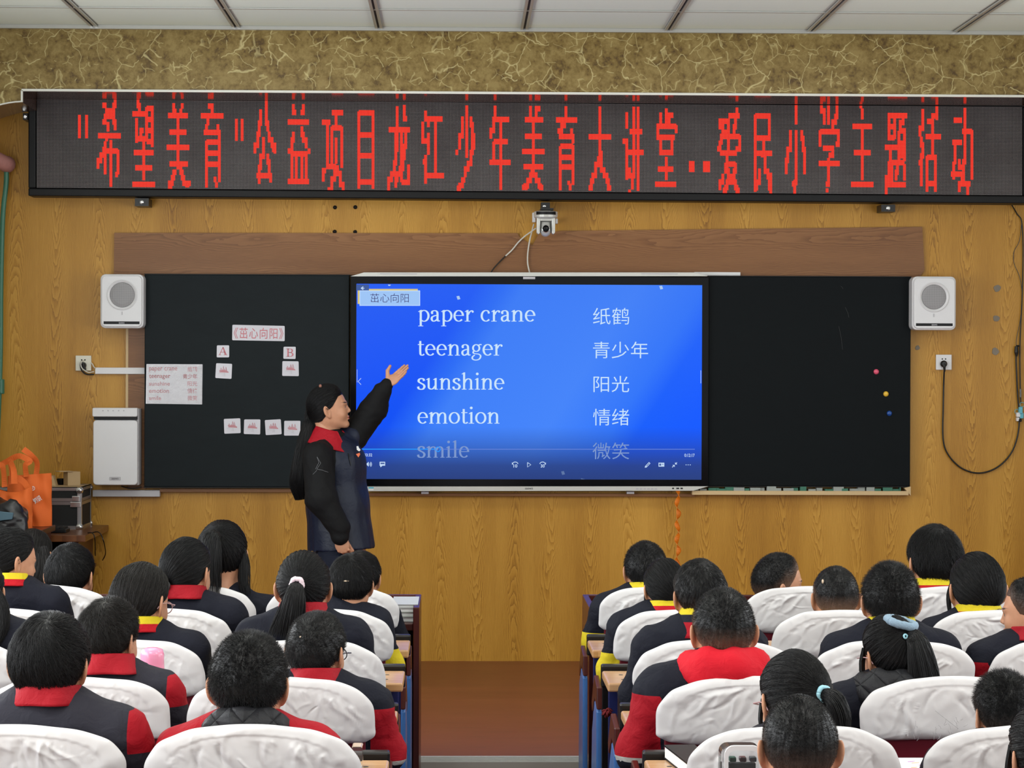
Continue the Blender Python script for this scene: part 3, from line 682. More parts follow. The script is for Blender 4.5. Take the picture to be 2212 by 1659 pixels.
for i, (u, v) in enumerate(((723.5, 448), (767.5, 447.5), (723, 500.5), (767, 501), (1122, 517), (1140, 530))):
    c = P(u, v, 12.775); m = MB(); m.lathe([(.011, 0), (.011, -.003), (.006, -.006)], (c[0], 12.779, c[2]), 'y', 12); m.lathe([(.006, 0), (.003, -.012)], (c[0], 12.774, c[2]), 'y', 8)
    if i < 4: tag(m.build('wall_bolt', 'black_plastic'), ('dark bolt under the sign, upper left of the square of four', 'dark bolt under the sign, upper right of the square of four', 'dark bolt at the brown board edge, lower left of four', 'dark bolt at the brown board edge, lower right of four')[i], 'bolt', 'wall bolts left of the camera')
# old pipe and lagging at the left edge
t = thing('heating_pipe', 'green painted wall pipe with pink lagged elbow at the left edge', 'pipe', P(8, 1000, 12.7))
MB().tube(smooth_path([P(-12, 1090, 12.70), P(0, 800, 12.70), P(2, 620, 12.70), P(6, 470, 12.70), P(13, 400, 12.70), P(14, 368, 12.70)], 6), .014, 12).build('pipe', 'green_pipe', t, smooth=True)
MB().tube(smooth_path([P(-70, 315, 12.60), P(-25, 335, 12.62), P(8, 352, 12.66), P(18, 356, 12.72)], 6), [.043]*16+[.047, .044, .03], 14).build('elbow', 'pink_wrap', t, smooth=True)
m = MB(); c = P(1, 835, 12.7); m.lathe([(.02, -.04), (.022, -.035), (.022, .035), (.02, .04)], c, 'z', 14); m.build('coupling', 'green_pipe', t)

# ------------------------------------------------------------------ camera on its bracket
t = thing('conference_camera', 'silver pan-tilt camera on a bracket under the red sign', 'camera', P(1178, 448, 12.55))
m = MB(); a = R(1169, 1188, 437, 452, 12.66); m.box(a[0], a[1], 12.66, 12.779, a[2], a[3]); a = R(1166, 1194, 452, 456, 12.6); m.box(a[0], a[1], 12.5, 12.779, a[2], a[3])
br_ = m.build('bracket', 'steel_black', t); c = P(1176, 445, 12.655); MB().lathe([(.009, 0), (.008, -.005), (.004, -.007)], (c[0], 12.66, c[2]), 'y', 12).build('bolt', 'chrome', br_)
c = P(1179, 456, 12.56); pxm = 12.56/5000
MB().lathe([(.05, 0), (25.5*pxm, -.004), (26*pxm, -9*pxm), (25*pxm, -14*pxm), (19*pxm, -17*pxm)], c, 'z', 32).build('base', 'silver_trim', t, smooth=False)
m = MB(); th = np.linspace(-2.5, -.65, 14); rr = 26.4*pxm
V = [(c[0]+rr*math.cos(a), c[1]+rr*math.sin(a), c[2]-z*pxm) for z in (2.2, 9) for a in th]; m.add(V, [(i+14, i+15, i+1, i) for i in range(13)]); m.build('front_window', 'black_plastic', t)
m = MB()
for s in (-1, 1):
    m.prism([(c[0]+s*20*pxm, c[2]-15*pxm), (c[0]+s*12*pxm, c[2]-15*pxm), (c[0]+s*12.5*pxm, c[2]-48*pxm), (c[0]+s*16*pxm, c[2]-51*pxm), (c[0]+s*20*pxm, c[2]-47*pxm)], c[1]-.03, c[1]+.03)
m.box(c[0]-12.5*pxm, c[0]+12.5*pxm, c[1]-.028, c[1]+.03, c[2]-22*pxm, c[2]-15*pxm); m.box(c[0]-14*pxm, c[0]+14*pxm, c[1]+.022, c[1]+.032, c[2]-46*pxm, c[2]-15*pxm)
m.build('yoke', 'silver_trim', t, bevel=.004)
m = MB(); hc = (c[0]-.5*pxm, c[1], c[2]-43*pxm); m.ball(hc, (11.6*pxm, .045, 12.5*pxm), 24, 14); m.tube([(hc[0], hc[1], hc[2]), (hc[0], hc[1], hc[2]+19*pxm)], [11.2*pxm, 10.4*pxm], 24)
hd = m.build('head', 'silver_trim', t, smooth=True)
MB().lathe([(8.6*pxm, 0), (8.6*pxm, -.012), (7.2*pxm, -.014), (7.2*pxm, -.006)], (hc[0], hc[1]-.038, hc[2]+4*pxm), 'y', 28).build('lens_ring', 'chrome', hd)
MB().lathe([(7.1*pxm, 0), (4.5*pxm, -.004), (.0005, -.005)], (hc[0], hc[1]-.046, hc[2]+4*pxm), 'y', 24).build('lens', 'black_glass', hd)
m = MB()
for s, a in ((-1, (1150, 1157, 459, 480)), (1, (1200, 1205, 472, 483))):
    q = R(*a, 12.72); m.box(q[0], q[1], 12.72, 12.779, q[2], q[3])
m.build('wall_plate', 'white_plastic', t, bevel=.003)
cable('camera_lead', 'white lead from the camera straight down to the screen', [(1153, 484, 12.70), (1149, 500, 12.72), (1144, 520, 12.74), (1140, 548, 12.745), (1140, 570, 12.74), (1144, 589, 12.73)], .0042, 'cable_white')
c3 = cable('slanting_lead', 'white lead slanting left from the camera, turning black at the screen', [(1158, 493, 12.70), (1148, 500, 12.72), (1134, 510, 12.74), (1120, 523, 12.745), (1106, 540, 12.745), (1092, 553, 12.745)], .0042, 'cable_white')
MB().tube(smooth_path([P(1092, 553, 12.745), P(1080, 565, 12.745), P(1068, 578, 12.74), P(1061, 588, 12.735)], 6), .0036, 8).build('black_end', 'cable_black', c3, smooth=True)
# orange lanyard under the screen
pts = [P(1464, v, 12.68)+np.array([.012*math.sin(v*.16)*.5, 0, 0]) for v in np.linspace(1057, 1222, 60)]
V, F = [], []
for i, p in enumerate(pts):
    a = i*.33; w = .013
    for s, o_ in ((-1, -1), (1, -1), (1, 1), (-1, 1)): V.append(p+np.array([s*w*math.cos(a)-o_*.0015*math.sin(a), s*w*math.sin(a)*.8+o_*.0015*math.cos(a), 0]))
for i in range(len(pts)-1): F += [(i*4+j, i*4+(j+1) % 4, i*4+4+(j+1) % 4, i*4+4+j) for j in range(4)]
tag(mk('lanyard', V, F, 'orange_ribbon'), 'twisted orange lanyard hanging below the right end of the screen', 'lanyard')

# ------------------------------------------------------------------ cards and magnets on the board
def card(name, label, cat, px, r=0.006, grp=None, art=None, mat='laminated_paper'):
    """px: four photo corners (tl, tr, br, bl)"""
    c = np.array([P(u, v, Y_B-.003) for u, v in px]); t = thing(name, label, cat, c.mean(0), grp)
    out = []
    for i in range(4):
        a, b_, d = c[i-1], c[i], c[(i+1) % 4]; ea, ed = (a-b_)/np.linalg.norm(a-b_), (d-b_)/np.linalg.norm(d-b_)
        for k in range(5):
            s = k/4; out.append(b_+ea*r*(1-s)**2+ed*r*s**2)
    MB().prism([(p[0], p[2]) for p in out], Y_B-.003, Y_B-.0003).build('sheet', mat, t)
    return t, c
def ink(t, c, fn, mat, name='print'):
    m = MB(); fn(m); V = np.concatenate(m.V); m.V = [V]; m.build(name, mat, t)
yi = Y_B-.0036
t, c = card('title_card', 'long white card reading a four-character title in red', 'card', ((502, 701.5), (615, 704), (615, 737), (501.5, 735)))
ink(t, c, lambda m: text_fit(m, '《茁心向阳》', 505, 612, 708, 732, yi, rot=-.012, spacing=1.12, bold=.004), 'pink_ink')
def bigletter(ch, u0, u1, v0, v1):
    def fn(m):
        to = lambda x, z: P(u0+x*(u1-u0), v1-z*(v1-v0), yi)
        pl = lambda q: m.add([to(*p) for p in q], [list(range(len(q)))])
        if ch == 'A':
            pl([(.08, .05), (.17, .05), (.55, 1), (.47, 1)]); pl([(.45, 1), (.58, 1), (.93, .05), (.70, .05)]); pl([(.26, .33), (.72, .33), (.72, .40), (.28, .40)])
            pl([(0, 0), (.3, 0), (.3, .06), (0, .06)]); pl([(.6, 0), (1, 0), (1, .06), (.6, .06)])
        else:
            pl([(.16, 0), (.38, 0), (.38, 1), (.16, 1)]); pl([(0, 0), (.4, 0), (.4, .06), (0, .06)]); pl([(0, .94), (.4, .94), (.4, 1), (0, 1)])
            pen(m, np.vstack([[(.36, .97)], arc2(.5, .74, .33, .235, 90, -90), [(.36, .5)]]), to, 0, .2, .055)
            pen(m, np.vstack([[(.36, .51)], arc2(.52, .265, .38, .24, 90, -90), [(.36, .03)]]), to, 0, .22, .055)
    return fn
t, c = card('letter_card', 'small white card with a red letter A', 'card', ((468.5, 746), (495, 746), (495, 772), (468, 772)), grp='letter cards on the blackboard'); ink(t, c, bigletter('A', 472, 491, 750, 767), 'pink_ink')
t, c = card('letter_card', 'small white card with a red letter B', 'card', ((612.5, 749), (639, 749), (638.5, 775.5), (612, 775)), grp='letter cards on the blackboard'); ink(t, c, bigletter('B', 618, 634, 753, 770.5), 'pink_ink')
def sketch(u, v, seed):
    rg = np.random.default_rng(seed)
    def fn(m):
        cnt = [0]
        def S(pts, w, mi=0): cnt[0] += 1; dy = cnt[0]*4e-5; pen(m, np.asarray(pts, float), lambda x, z: P(u+x, v-z, yi-dy), mi, w, w)
        for k in range(3):
            x = (-6, 0, 5)[k]+rg.uniform(-1, 1); h = (5, 9, 8)[k]+rg.uniform(-1, 1)
            S([(x-2.5, 0), (x, h), (x+2.5, 0)], .7, k % 2); S([(x, h), (x+.5, 0)], .8, 1)
        for k in range(5): S([(-9+rg.uniform(-1, 1), 1-k*1.2), (0, -.5-k*.7+rg.uniform(-.5, .5)), (10+rg.uniform(-1, 1), -2.5-k*.4)], .9, k % 2)
        m.add([P(u+a, v-b_, yi+1e-5) for a, b_ in ((-6, -4), (11, -5), (6, 1), (-3, 2))], [(0, 1, 2, 3)], 0)
        S([(-12, -6), (4, -7.5)], .4, 2); S([(-3, -10), (4, -11.5)], .4, 2); S([(1, -5), (2, -11)], .4, 2)
    return fn
plain('sketch_red', srgb(206, 150, 158), .6); plain('sketch_rose', srgb(192, 124, 134), .6); plain('sketch_grey', srgb(176, 172, 178), .6)
GP = 'picture cards on the blackboard'
for i, (px, lab) in enumerate((
    (((467, 784.5), (501.5, 786), (500, 818.5), (465, 816.5)), 'white picture card under the letter A'),
    (((610, 780), (645, 780.5), (645.5, 812.5), (609.5, 812)), 'white picture card under the letter B'),
    (((483.5, 905), (519, 903.5), (520, 935.5), (484.5, 937)), 'white picture card with a bright glare patch, leftmost of the bottom four'),
    (((527.5, 906), (562.5, 906), (562, 938.5), (526.5, 937.5)), 'white picture card second from left in the bottom four'),
    (((572, 907.5), (606.5, 905.5), (608.5, 938), (574, 940)), 'slightly tilted white picture card third in the bottom four'),
    (((614, 909), (649, 909), (648.5, 941), (613.5, 941)), 'white picture card at the right end of the bottom four, by the teacher'))):
    t, c = card('picture_card', lab, 'card', px, grp=GP); q = np.mean(px, 0)
    ink(t, c, sketch(q[0], q[1]-1, i+1), ['sketch_red', 'sketch_rose', 'sketch_grey'], 'drawing')
t, c = card('word_sheet', 'white laminated word list sheet at the lower left of the blackboard', 'sheet', ((316.5, 786.5), (437.5, 787), (436.5, 873.5), (315, 872)), r=.002)
def words(m):
    for i, (a, b_, u1, w0) in enumerate((('paper crane', '纸鹤', 383, 405), ('teenager', '青少年', 368, 395), ('sunshine', '阳光', 367, 405), ('emotion', '情绪', 365, 405), ('smile', '微笑', 348, 405))):
        v = 793+i*15.6; k = 1 if i == 1 else 0
        text_fit(m, a, 322, u1, v, v+(11 if 'p' in a or 'g' in a else 9), yi, k, bold=.014); text_fit(m, b_, w0, 426, v-1, v+10, yi, k, bold=.012)
ink(t, c, words, ['pink_ink', 'dark_red_ink'])
# crumpled clear film lying over the sheet
n = N('crumpled_film'); f = n.noise(n.pos(), 26.0, 4, 0.6, 1.6)
n.fin((1, 1, 1, 1), rough=0.07, spec=0.8, Alpha=0.16, normal=n.bump(f, 1.0, 0.02))
q = R(317, 437, 787.5, 872.5, Y_B-.005); m = MB(); m.box(q[0], q[1], Y_B-.0046, Y_B-.0042, q[2], q[3]); m.build('film', 'crumpled_film', t)
for u, v, mt, lab in ((1892.5, 803, 'magnet_pink', 'round pink magnet on the right blackboard, highest of three'), (1913.5, 851, 'magnet_yellow', 'round yellow magnet between the pink and blue ones'), (1921, 893, 'magnet_blue', 'round blue magnet on the right blackboard, lowest of three')):
    c = P(u, v, Y_B); r_ = 5.8*12.7/5000
    tag(MB().lathe([(r_, 0), (r_, -.006), (r_*.8, -.011), (r_*.4, -.0135), (.0005, -.014)], (c[0], Y_B, c[2]), 'y', 22).build('magnet', mt, smooth=True), lab, 'magnet', 'board magnets')
# ================================================================== RED DOT-MATRIX SIGN
YS = 12.63; NC, NR = 696, 64
t = thing('led_sign', 'long black dot-matrix sign with red running Chinese text under the bulkhead', 'sign', P(1140, 432, YS))
def sg(u, w):
    """point of the sign face: u photo column, w 0 (top row) .. 1 (bottom row); the sign hangs a little lower at the right"""
    vb = 405.5+(u-80)*(422.0-405.5)/2130; return P(u, vb-191*(1-w), YS)
U0, U1 = 79.0, 2208.5
A, B, C_, D = sg(U0, 0), sg(U1, 0), sg(U1, 1), sg(U0, 1)
n = N('led_face'); uvn = n.n('ShaderNodeAttribute', attribute_name='led_u'); uvm = n.n('ShaderNodeAttribute', attribute_name='led_v')
fu = n.math('SUBTRACT', n.math('FRACT', uvn.outputs['Fac']), 0.5); fv = n.math('SUBTRACT', n.math('FRACT', uvm.outputs['Fac']), 0.5)
d = n.math('SQRT', n.math('ADD', n.math('MULTIPLY', fu, fu), n.math('MULTIPLY', fv, fv)))
dot = n.math('LESS_THAN', d, 0.3); md = n.noise(n.pos(), 3.5, 3)
n.fin(n.mix(dot, srgb(14, 10, 11), n.mix(md, srgb(118, 104, 104), srgb(176, 168, 168))), rough=0.5, spec=0.25)
V = [A, B, C_, D]; off = np.array([0, .03, 0])
mk('dot_panel', V+[v+off for v in V], [(3, 2, 1, 0), (4, 5, 6, 7), (0, 1, 5, 4), (2, 3, 7, 6), (1, 2, 6, 5), (3, 0, 4, 7)], 'led_face', t,
   attrs={'led_u': [0, NC, NC, 0]*2, 'led_v': [0, 0, NR, NR]*2})
m = MB(); e = lambda u, w, du, dv: sg(u, w)+np.array([du*12.63/5000, 0, -dv*12.63/5000])
def bar(a, b_, c, d_):                                              # outer quad corners, extruded round the panel
    V = [a, b_, c, d_]; m.add([v+np.array([0, -.012, 0]) for v in V]+[v+np.array([0, .13, 0]) for v in V], [(3, 2, 1, 0), (4, 5, 6, 7), (0, 1, 5, 4), (1, 2, 6, 5), (2, 3, 7, 6), (3, 0, 4, 7)])
bar(e(U0, 1, -17, 1), e(U1, 1, 18, 1), e(U1, 1, 18, 18), e(U0, 1, -17, 18))
bar(e(U0, 0, -17, -5), e(U1, 0, 18, -5), e(U1, 0, 18, 0), e(U0, 0, -17, 0))
bar(e(U0, 0, -17, 0), e(U0, 0, -1, 0), e(U0, 1, -1, 1), e(U0, 1, -17, 1))
bar(e(U1, 0, 1, 0), e(U1, 0, 18, 0), e(U1, 1, 18, 1), e(U1, 1, 1, 1))
m.build('frame', 'black_plastic', t, bevel=.008)
for u in (306, 1919, 68):
    if u == 68: a = R(52, 62, 246, 260, 12.68)
    else: a = R(u-15, u+15, 428+(u-306)*.0085, 445+(u-306)*.0075, 12.64)
    m = MB(); m.box(a[0], a[1], 12.645, 12.779, a[2], a[3]); lug = m.build('mounting_lug', 'steel_black', t)
    MB().lathe([(.012, 0), (.011, -.006), (.006, -.008)], ((a[0]+a[1])/2, 12.646, (a[2]+a[3])/2), 'y', 12).build('bolt', 'chrome', lug)
GRID = np.zeros((NR, NC), bool); K_ = 5.26667
def cell(x, y, off):
    u = off+x/K_; v = 180+y/K_; vb = 405.5+(u-80)*(422.0-405.5)/2130
    return (u-U0)/(U1-U0)*NC, (v-vb+191)/191*NR
def fill(c0, c1, r0, r1): GRID[max(0, int(round(r0))):max(0, int(round(r1))), max(0, int(round(c0))):int(round(c1))] = True
def Hs(o, a, b_, y): c0, r = cell(a+7, y, o); c1, _ = cell(b_-7, y, o); fill(c0, c1, r-2, r+2)
def Vs(o, x, a, b_): c, r0 = cell(x, a+8, o); _, r1 = cell(x, b_-8, o); fill(c-1, c+1, r0, r1)
def Ds(o, pts):
    for (x0, y0), (x1, y1) in zip(pts[:-1], pts[1:]):
        for s in np.linspace(0, 1, 14): c, r = cell(x0+(x1-x0)*s, y0+(y1-y0)*s, o); c = round(c*2/3)*1.5; r = round(r/4)*4; fill(c-1, c+1, r-2, r+2)
S = {140: """V170,355,630 V240,355,630
D435,220,470,295,500,345,540,400,580,475 D573,220,540,295,500,350,460,400,420,465 V485,430,560 H362,637,598 D470,640,435,740,405,850,378,960 H430,608,770 V452,740,1048 V590,740,1048 V518,640,1183 H550,600,1030
D818,215,840,300 H755,905,355 V805,385,690 H835,890,540 D865,560,850,620 H905,1005,290 V920,265,640 V990,265,730 H905,1005,405 H905,1005,530 H905,1005,660 D900,650,885,730 H772,1010,780 V893,740,1110 H790,990,962 H757,1027,1150
D1222,235,1240,310 D1325,235,1305,310 H1160,1395,365 V1277,330,960 H1172,1378,550 H1143,1415,728 H1163,1395,918 D1270,960,1245,1020,1215,1090,1175,1150 H1148,1220,1160 D1295,960,1320,1030,1345,1090,1385,1150 H1340,1412,1160
D1645,240,1660,310 H1532,1797,375 D1615,400,1605,470 V1590,455,590 H1565,1760,560 V1730,455,580 V1748,530,660 H1582,1750,675 V1600,650,1200 V1735,650,1140 H1600,1735,795 H1600,1735,920 V1695,1060,1135 V1715,1110,1200
V1935,390,665 V1998,390,665""",
540: """D165,230,165,400,185,500,205,590,230,680,255,740 H225,285,745 D115,300,115,380,97,470,80,560,60,650,40,750 D135,670,140,740,120,820,115,890,95,960,75,1020 D185,850,200,940,215,1010 H50,232,1045 V85,1040,1145 V215,1040,1145
D467,245,485,345 D597,245,580,345 H402,662,447 D482,550,470,640,445,700,435,760 D578,550,595,630,625,700,632,760 H440,635,800 V455,780,1090 V510,820,1090 V565,820,1090 V615,780,1090 H402,662,1115
H785,900,447 V852,447,950 H840,960,940 D800,1000,820,1070 H785,850,1000 H897,1043,335 D965,380,945,450 H897,1030,510 V912,480,940 V1015,480,970 V958,610,930 D945,980,925,1060,900,1130,895,1200 D975,960,995,1050,1020,1140,1030,1200
V1215,305,1215 V1378,305,1215 H1200,1392,340 H1200,1392,580 H1200,1392,818 H1200,1392,1118
V1645,245,790 D1722,255,1740,330,1742,420 H1545,1807,520 D1640,560,1640,790,1620,900,1600,1000,1580,1080,1560,1190 V1692,540,1010 D1755,620,1745,710,1730,790,1710,880,1690,960,1660,1050,1640,1140 V1692,900,1130 H1690,1805,1120 V1785,910,1150
D1975,330,1990,420,1992,480 H1980,2167,403 V2088,403,1050 D1945,490,1950,570,1960,670 D2005,620,2000,720,1985,800,1975,880 H1930,1990,885 V1975,880,1150 H1960,2182,1055""",
940: """V328,250,855 D282,430,280,520,262,620,255,700,232,780 D378,430,395,520,412,600,428,680,425,720 D390,690,395,760,375,830,365,910,335,980,320,1050,290,1120,255,1180 H215,280,1190
V648,250,430 H640,822,412 D635,440,630,530,612,620 V722,412,1225 H630,808,655 V645,655,890 H580,835,892
D1040,265,1055,360 D1138,265,1120,360 H978,1203,412 V1088,390,980 H990,1190,595 H955,1218,768 H975,1203,955 D1080,1000,1060,1060,1030,1130,1000,1180 H957,1025,1190 D1105,1000,1125,1080,1150,1140,1180,1180 H1148,1216,1190
D1452,265,1470,370 H1342,1600,415 D1425,450,1410,500,1395,560 H1375,1560,598 V1532,500,620 V1548,560,690 H1390,1548,720 V1402,700,1230 V1535,700,1160 H1402,1535,835 H1402,1535,955 V1498,1095,1160 V1515,1140,1230
V1845,262,760 H1718,1977,603 D1845,740,1840,830,1810,930,1800,1010,1765,1090,1740,1180 H1715,1765,1195 D1850,740,1875,860,1880,960,1905,1060,1930,1130,1945,1190 H1922,1975,1195""",
1330: """D95,345,105,430,112,510 H45,120,665 V105,665,1105 D172,270,172,1000,155,1120,138,1240 V232,265,1240 H120,285,545 H105,300,783 D120,1050,140,960
V550,270,480 D485,345,500,420 D610,345,595,420 H440,675,482 D452,480,445,570,435,640 V660,470,580 H470,660,610 V485,610,820 V612,610,820 H470,630,785 V548,820,1110 H452,640,970 H418,675,1145
R797,880,875,1010 R968,1055,875,1010
D1352,285,1355,350 H1258,1388,375 H1162,1260,435 D1180,460,1200,510,1215,570 D1255,400,1260,480,1265,560 D1340,420,1335,490,1305,560 H1160,1400,610 V1172,590,700 D1172,700,1155,760 D1390,610,1385,700,1365,760 V1258,610,800 H1150,1370,790 D1240,820,1235,920,1215,1000,1190,1090,1170,1170 H1225,1350,915 D1340,920,1330,1010,1290,1080,1250,1150,1215,1210 D1260,980,1280,1060,1320,1140,1370,1210 H1190,1250,1215 H1332,1402,1215
H1555,1750,375 V1732,345,640 V1570,345,1250 H1555,1745,615 V1663,640,800 H1555,1765,790 D1663,820,1680,900,1685,1000,1710,1080,1735,1150,1745,1245 V1745,1010,1200 D1615,1020,1605,1090,1580,1180
D2030,265,2030,1140,2010,1245 H1980,2030,1150 D1965,590,1960,720,1940,820,1930,920,1910,1010 D2090,590,2110,690,2130,790,2140,900,2140,1010""",
1720: """D280,280,295,370,297,450 D343,270,355,370,357,450 D440,280,435,380,405,450,400,520 H245,490,548 D260,560,255,620,242,710 D470,560,465,630,450,710 H273,420,735 D395,750,390,800,360,850 H222,485,915 V350,850,1190 H305,370,1150 V333,1180,1250
D722,275,738,400 H622,853,487 V735,487,1110 H632,840,790 H600,865,1150
H1025,1253,370 V1040,370,640 V1110,370,640 H1025,1120,500 H1025,1120,620 D1200,400,1180,460,1160,510 H1140,1237,540 V1152,540,900 V1220,540,900 V1185,650,870 H985,1140,735 V1065,735,900 H1030,1230,905 V1035,880,1180 V1070,880,1150 D1150,950,1130,1050 D1210,950,1230,1050 H1000,1245,1150 D1015,1060,1010,1180,1000,1245
D1425,345,1440,430,1445,510 D1390,520,1400,600,1410,700 D1440,720,1440,800,1410,870 H1370,1430,910 V1415,870,1185 D1572,275,1590,370 H1520,1605,370 H1475,1550,428 V1537,400,840 H1452,1640,610 H1462,1602,840 V1480,820,1250 V1580,820,1250 H1462,1602,1135
H1772,1880,427 V1920,265,800 H1870,2007,548 V1985,530,1110 D1920,780,1910,860,1900,1000,1880,1100,1850,1200 H1755,1885,670 D1805,700,1800,860,1780,960,1765,1040 H1752,1890,1040 D1840,900,1865,980 V1780,880,1110 D1930,1150,1950,1240 H1915,1985,1140"""}
for off, txt in S.items():
    for tok in txt.split():
        a = [float(q) for q in tok[1:].split(',')]
        if tok[0] == 'H': Hs(off, *a)
        elif tok[0] == 'V': Vs(off, *a)
        elif tok[0] == 'R': c0, r0 = cell(a[0]+6, a[2]+6, off); c1, r1 = cell(a[1]-6, a[3]-6, off); fill(c0, c1, r0, r1)
        else: Ds(off, list(zip(a[0::2], a[1::2])))
emit('led_red', (1.0, 0.010, 0.016), 0.95); emit('led_core', (1.0, 0.15, 0.05), 1.2)
rr, cc = np.nonzero(GRID)
def quads(h, hv, dy):
    V = []
    for du, dv in ((-h, hv), (h, hv), (h, -hv), (-h, -hv)):
        s, w = (cc+.5+du)/NC, (rr+.5+dv)/NR
        q = (A[None]*(1-s)[:, None]+B[None]*s[:, None])*(1-w)[:, None]+(D[None]*(1-s)[:, None]+C_[None]*s[:, None])*w[:, None]
        V.append(q-np.array([0, dy, 0]))
    return np.stack(V, 1).reshape(-1, 3)
Vq = np.vstack([quads(.46, .46, .001), quads(.24, .22, .002)]); nq = len(rr)
mk('lit_characters', Vq, np.arange(nq*8).reshape(-1, 4), ['led_red', 'led_core'], t, mi=np.repeat([0, 1], nq))
# ================================================================== SMOOTH BODIES
def smin(a, b, k):
    h = np.clip(0.5+0.5*(b-a)/k, 0, 1); return b*(1-h)+a*h-k*h*(1-h)
def s_ell(p, c, r):
    q = p-np.asarray(c); r = np.asarray(r, float); k0 = np.linalg.norm(q/r, axis=1); k1 = np.linalg.norm(q/(r*r), axis=1)+1e-9
    return k0*(k0-1)/k1
def s_cone(p, a, b, r1, r2, sc=None):
    a, b = np.asarray(a, float), np.asarray(b, float)
    if sc is not None: sc = np.asarray(sc, float); p = p*sc; a = a*sc; b = b*sc
    ab = b-a; t = np.clip(((p-a)@ab)/(ab@ab+1e-12), 0, 1)
    d = np.linalg.norm(p-a-t[:, None]*ab, axis=1)-(r1+(r2-r1)*t)
    return d/(sc.max() if sc is not None else 1)
def surf_nets(f, lo, hi, h, proj=2):
    lo, hi = np.asarray(lo, float), np.asarray(hi, float); B = 6
    nb = np.maximum(1, np.ceil((hi-lo)/(h*B)).astype(int)); n = nb*B+1
    cc = np.stack(np.meshgrid(*[lo[i]+(np.arange(nb[i])+.5)*h*B for i in range(3)], indexing='ij'), -1).reshape(-1, 3)
    fc = f(cc); act = np.abs(fc) < h*B*1.35; D = np.full(n, 1.0)
    blk = np.stack(np.unravel_index(np.arange(len(cc)), nb), -1)
    for sgn in (fc < 0) & ~act, : 
        for b in blk[sgn]*B: D[b[0]:b[0]+B+1, b[1]:b[1]+B+1, b[2]:b[2]+B+1] = -1.0
    mask = np.zeros(n, bool)
    for b in blk[act]*B: mask[b[0]:b[0]+B+1, b[1]:b[1]+B+1, b[2]:b[2]+B+1] = True
    idx = np.argwhere(mask); D[mask] = f(lo+idx*h)
    I = D < 0; nx, ny, nz = n
    cs = [(i, j, k) for i in (0, 1) for j in (0, 1) for k in (0, 1)]
    sl = lambda A, c: A[c[0]:nx-1+c[0], c[1]:ny-1+c[1], c[2]:nz-1+c[2]]
    cnt = sum(sl(I, c).astype(np.int8) for c in cs); cells = np.argwhere((cnt > 0) & (cnt < 8))
    vid = -np.ones((nx-1, ny-1, nz-1), np.int64); vid[tuple(cells.T)] = np.arange(len(cells))
    val = np.stack([D[tuple((cells+np.array(c)).T)] for c in cs], 1); acc = np.zeros((len(cells), 3)); num = np.zeros(len(cells))
    for a in range(8):
        for b in range(a+1, 8):
            if sum(x != y for x, y in zip(cs[a], cs[b])) != 1: continue
            va, vb = val[:, a], val[:, b]; m = (va < 0) != (vb < 0); t = np.where(m, va/(va-vb+1e-12), 0)
            acc += m[:, None]*(np.array(cs[a])+t[:, None]*(np.array(cs[b])-np.array(cs[a]))); num += m
    V = lo+(cells+acc/np.maximum(num, 1)[:, None])*h; F = []
    for ax in range(3):
        u, v = (ax+1) % 3, (ax+2) % 3; A = np.moveaxis(I, ax, 0)
        m = np.moveaxis(A[:-1] != A[1:], 0, ax); e = np.argwhere(m); ok = (e[:, u] > 0) & (e[:, v] > 0) & (e[:, u] < n[u]-1) & (e[:, v] < n[v]-1); e = e[ok]
        neg = I[tuple(e.T)]; q = []
        for du, dv in ((1, 1), (0, 1), (0, 0), (1, 0)):
            c = e.copy(); c[:, u] -= du; c[:, v] -= dv; q.append(vid[tuple(c.T)])
        q = np.stack(q, 1); q[~neg] = q[~neg][:, ::-1]; F.append(q)
    F = np.concatenate(F); F = F[(F >= 0).all(1)]
    for _ in range(proj):
        d = f(V); g = np.stack([f(V+np.eye(3)[i]*h*.3)-d for i in range(3)], 1)/(h*.3); gl = (g*g).sum(1)+1e-6
        V = V-g*np.clip(d/gl, -h, h)[:, None]*.8
    return V, F
def vnoise(p, scale, seed=0, oct=3):
    """cheap smooth noise: sums of sines in random directions"""
    rg = np.random.default_rng(seed); out = np.zeros(len(p)); a = 1.0; s = scale
    for _ in range(oct):
        for _ in range(3):
            d = rg.normal(size=3); d /= np.linalg.norm(d); out += a*np.sin((p@d)*s+rg.uniform(0, 6.28)+1.5*np.sin((p@rg.normal(size=3))*s*.4))
        a *= .5; s *= 2.1
    return out/4
def rot_m(yaw=0, pitch=0, roll=0):
    """head turn: yaw to its right(-)/left(+) about z, pitch nods forward, roll tips sideways (degrees)"""
    a, b, c = map(math.radians, (yaw, pitch, roll))
    Rz = np.array([[math.cos(a), -math.sin(a), 0], [math.sin(a), math.cos(a), 0], [0, 0, 1]])
    Rx = np.array([[1, 0, 0], [0, math.cos(b), math.sin(b)], [0, -math.sin(b), math.cos(b)]])
    Ry = np.array([[math.cos(c), 0, math.sin(c)], [0, 1, 0], [-math.sin(c), 0, math.cos(c)]])
    return Rz@Ry@Rx

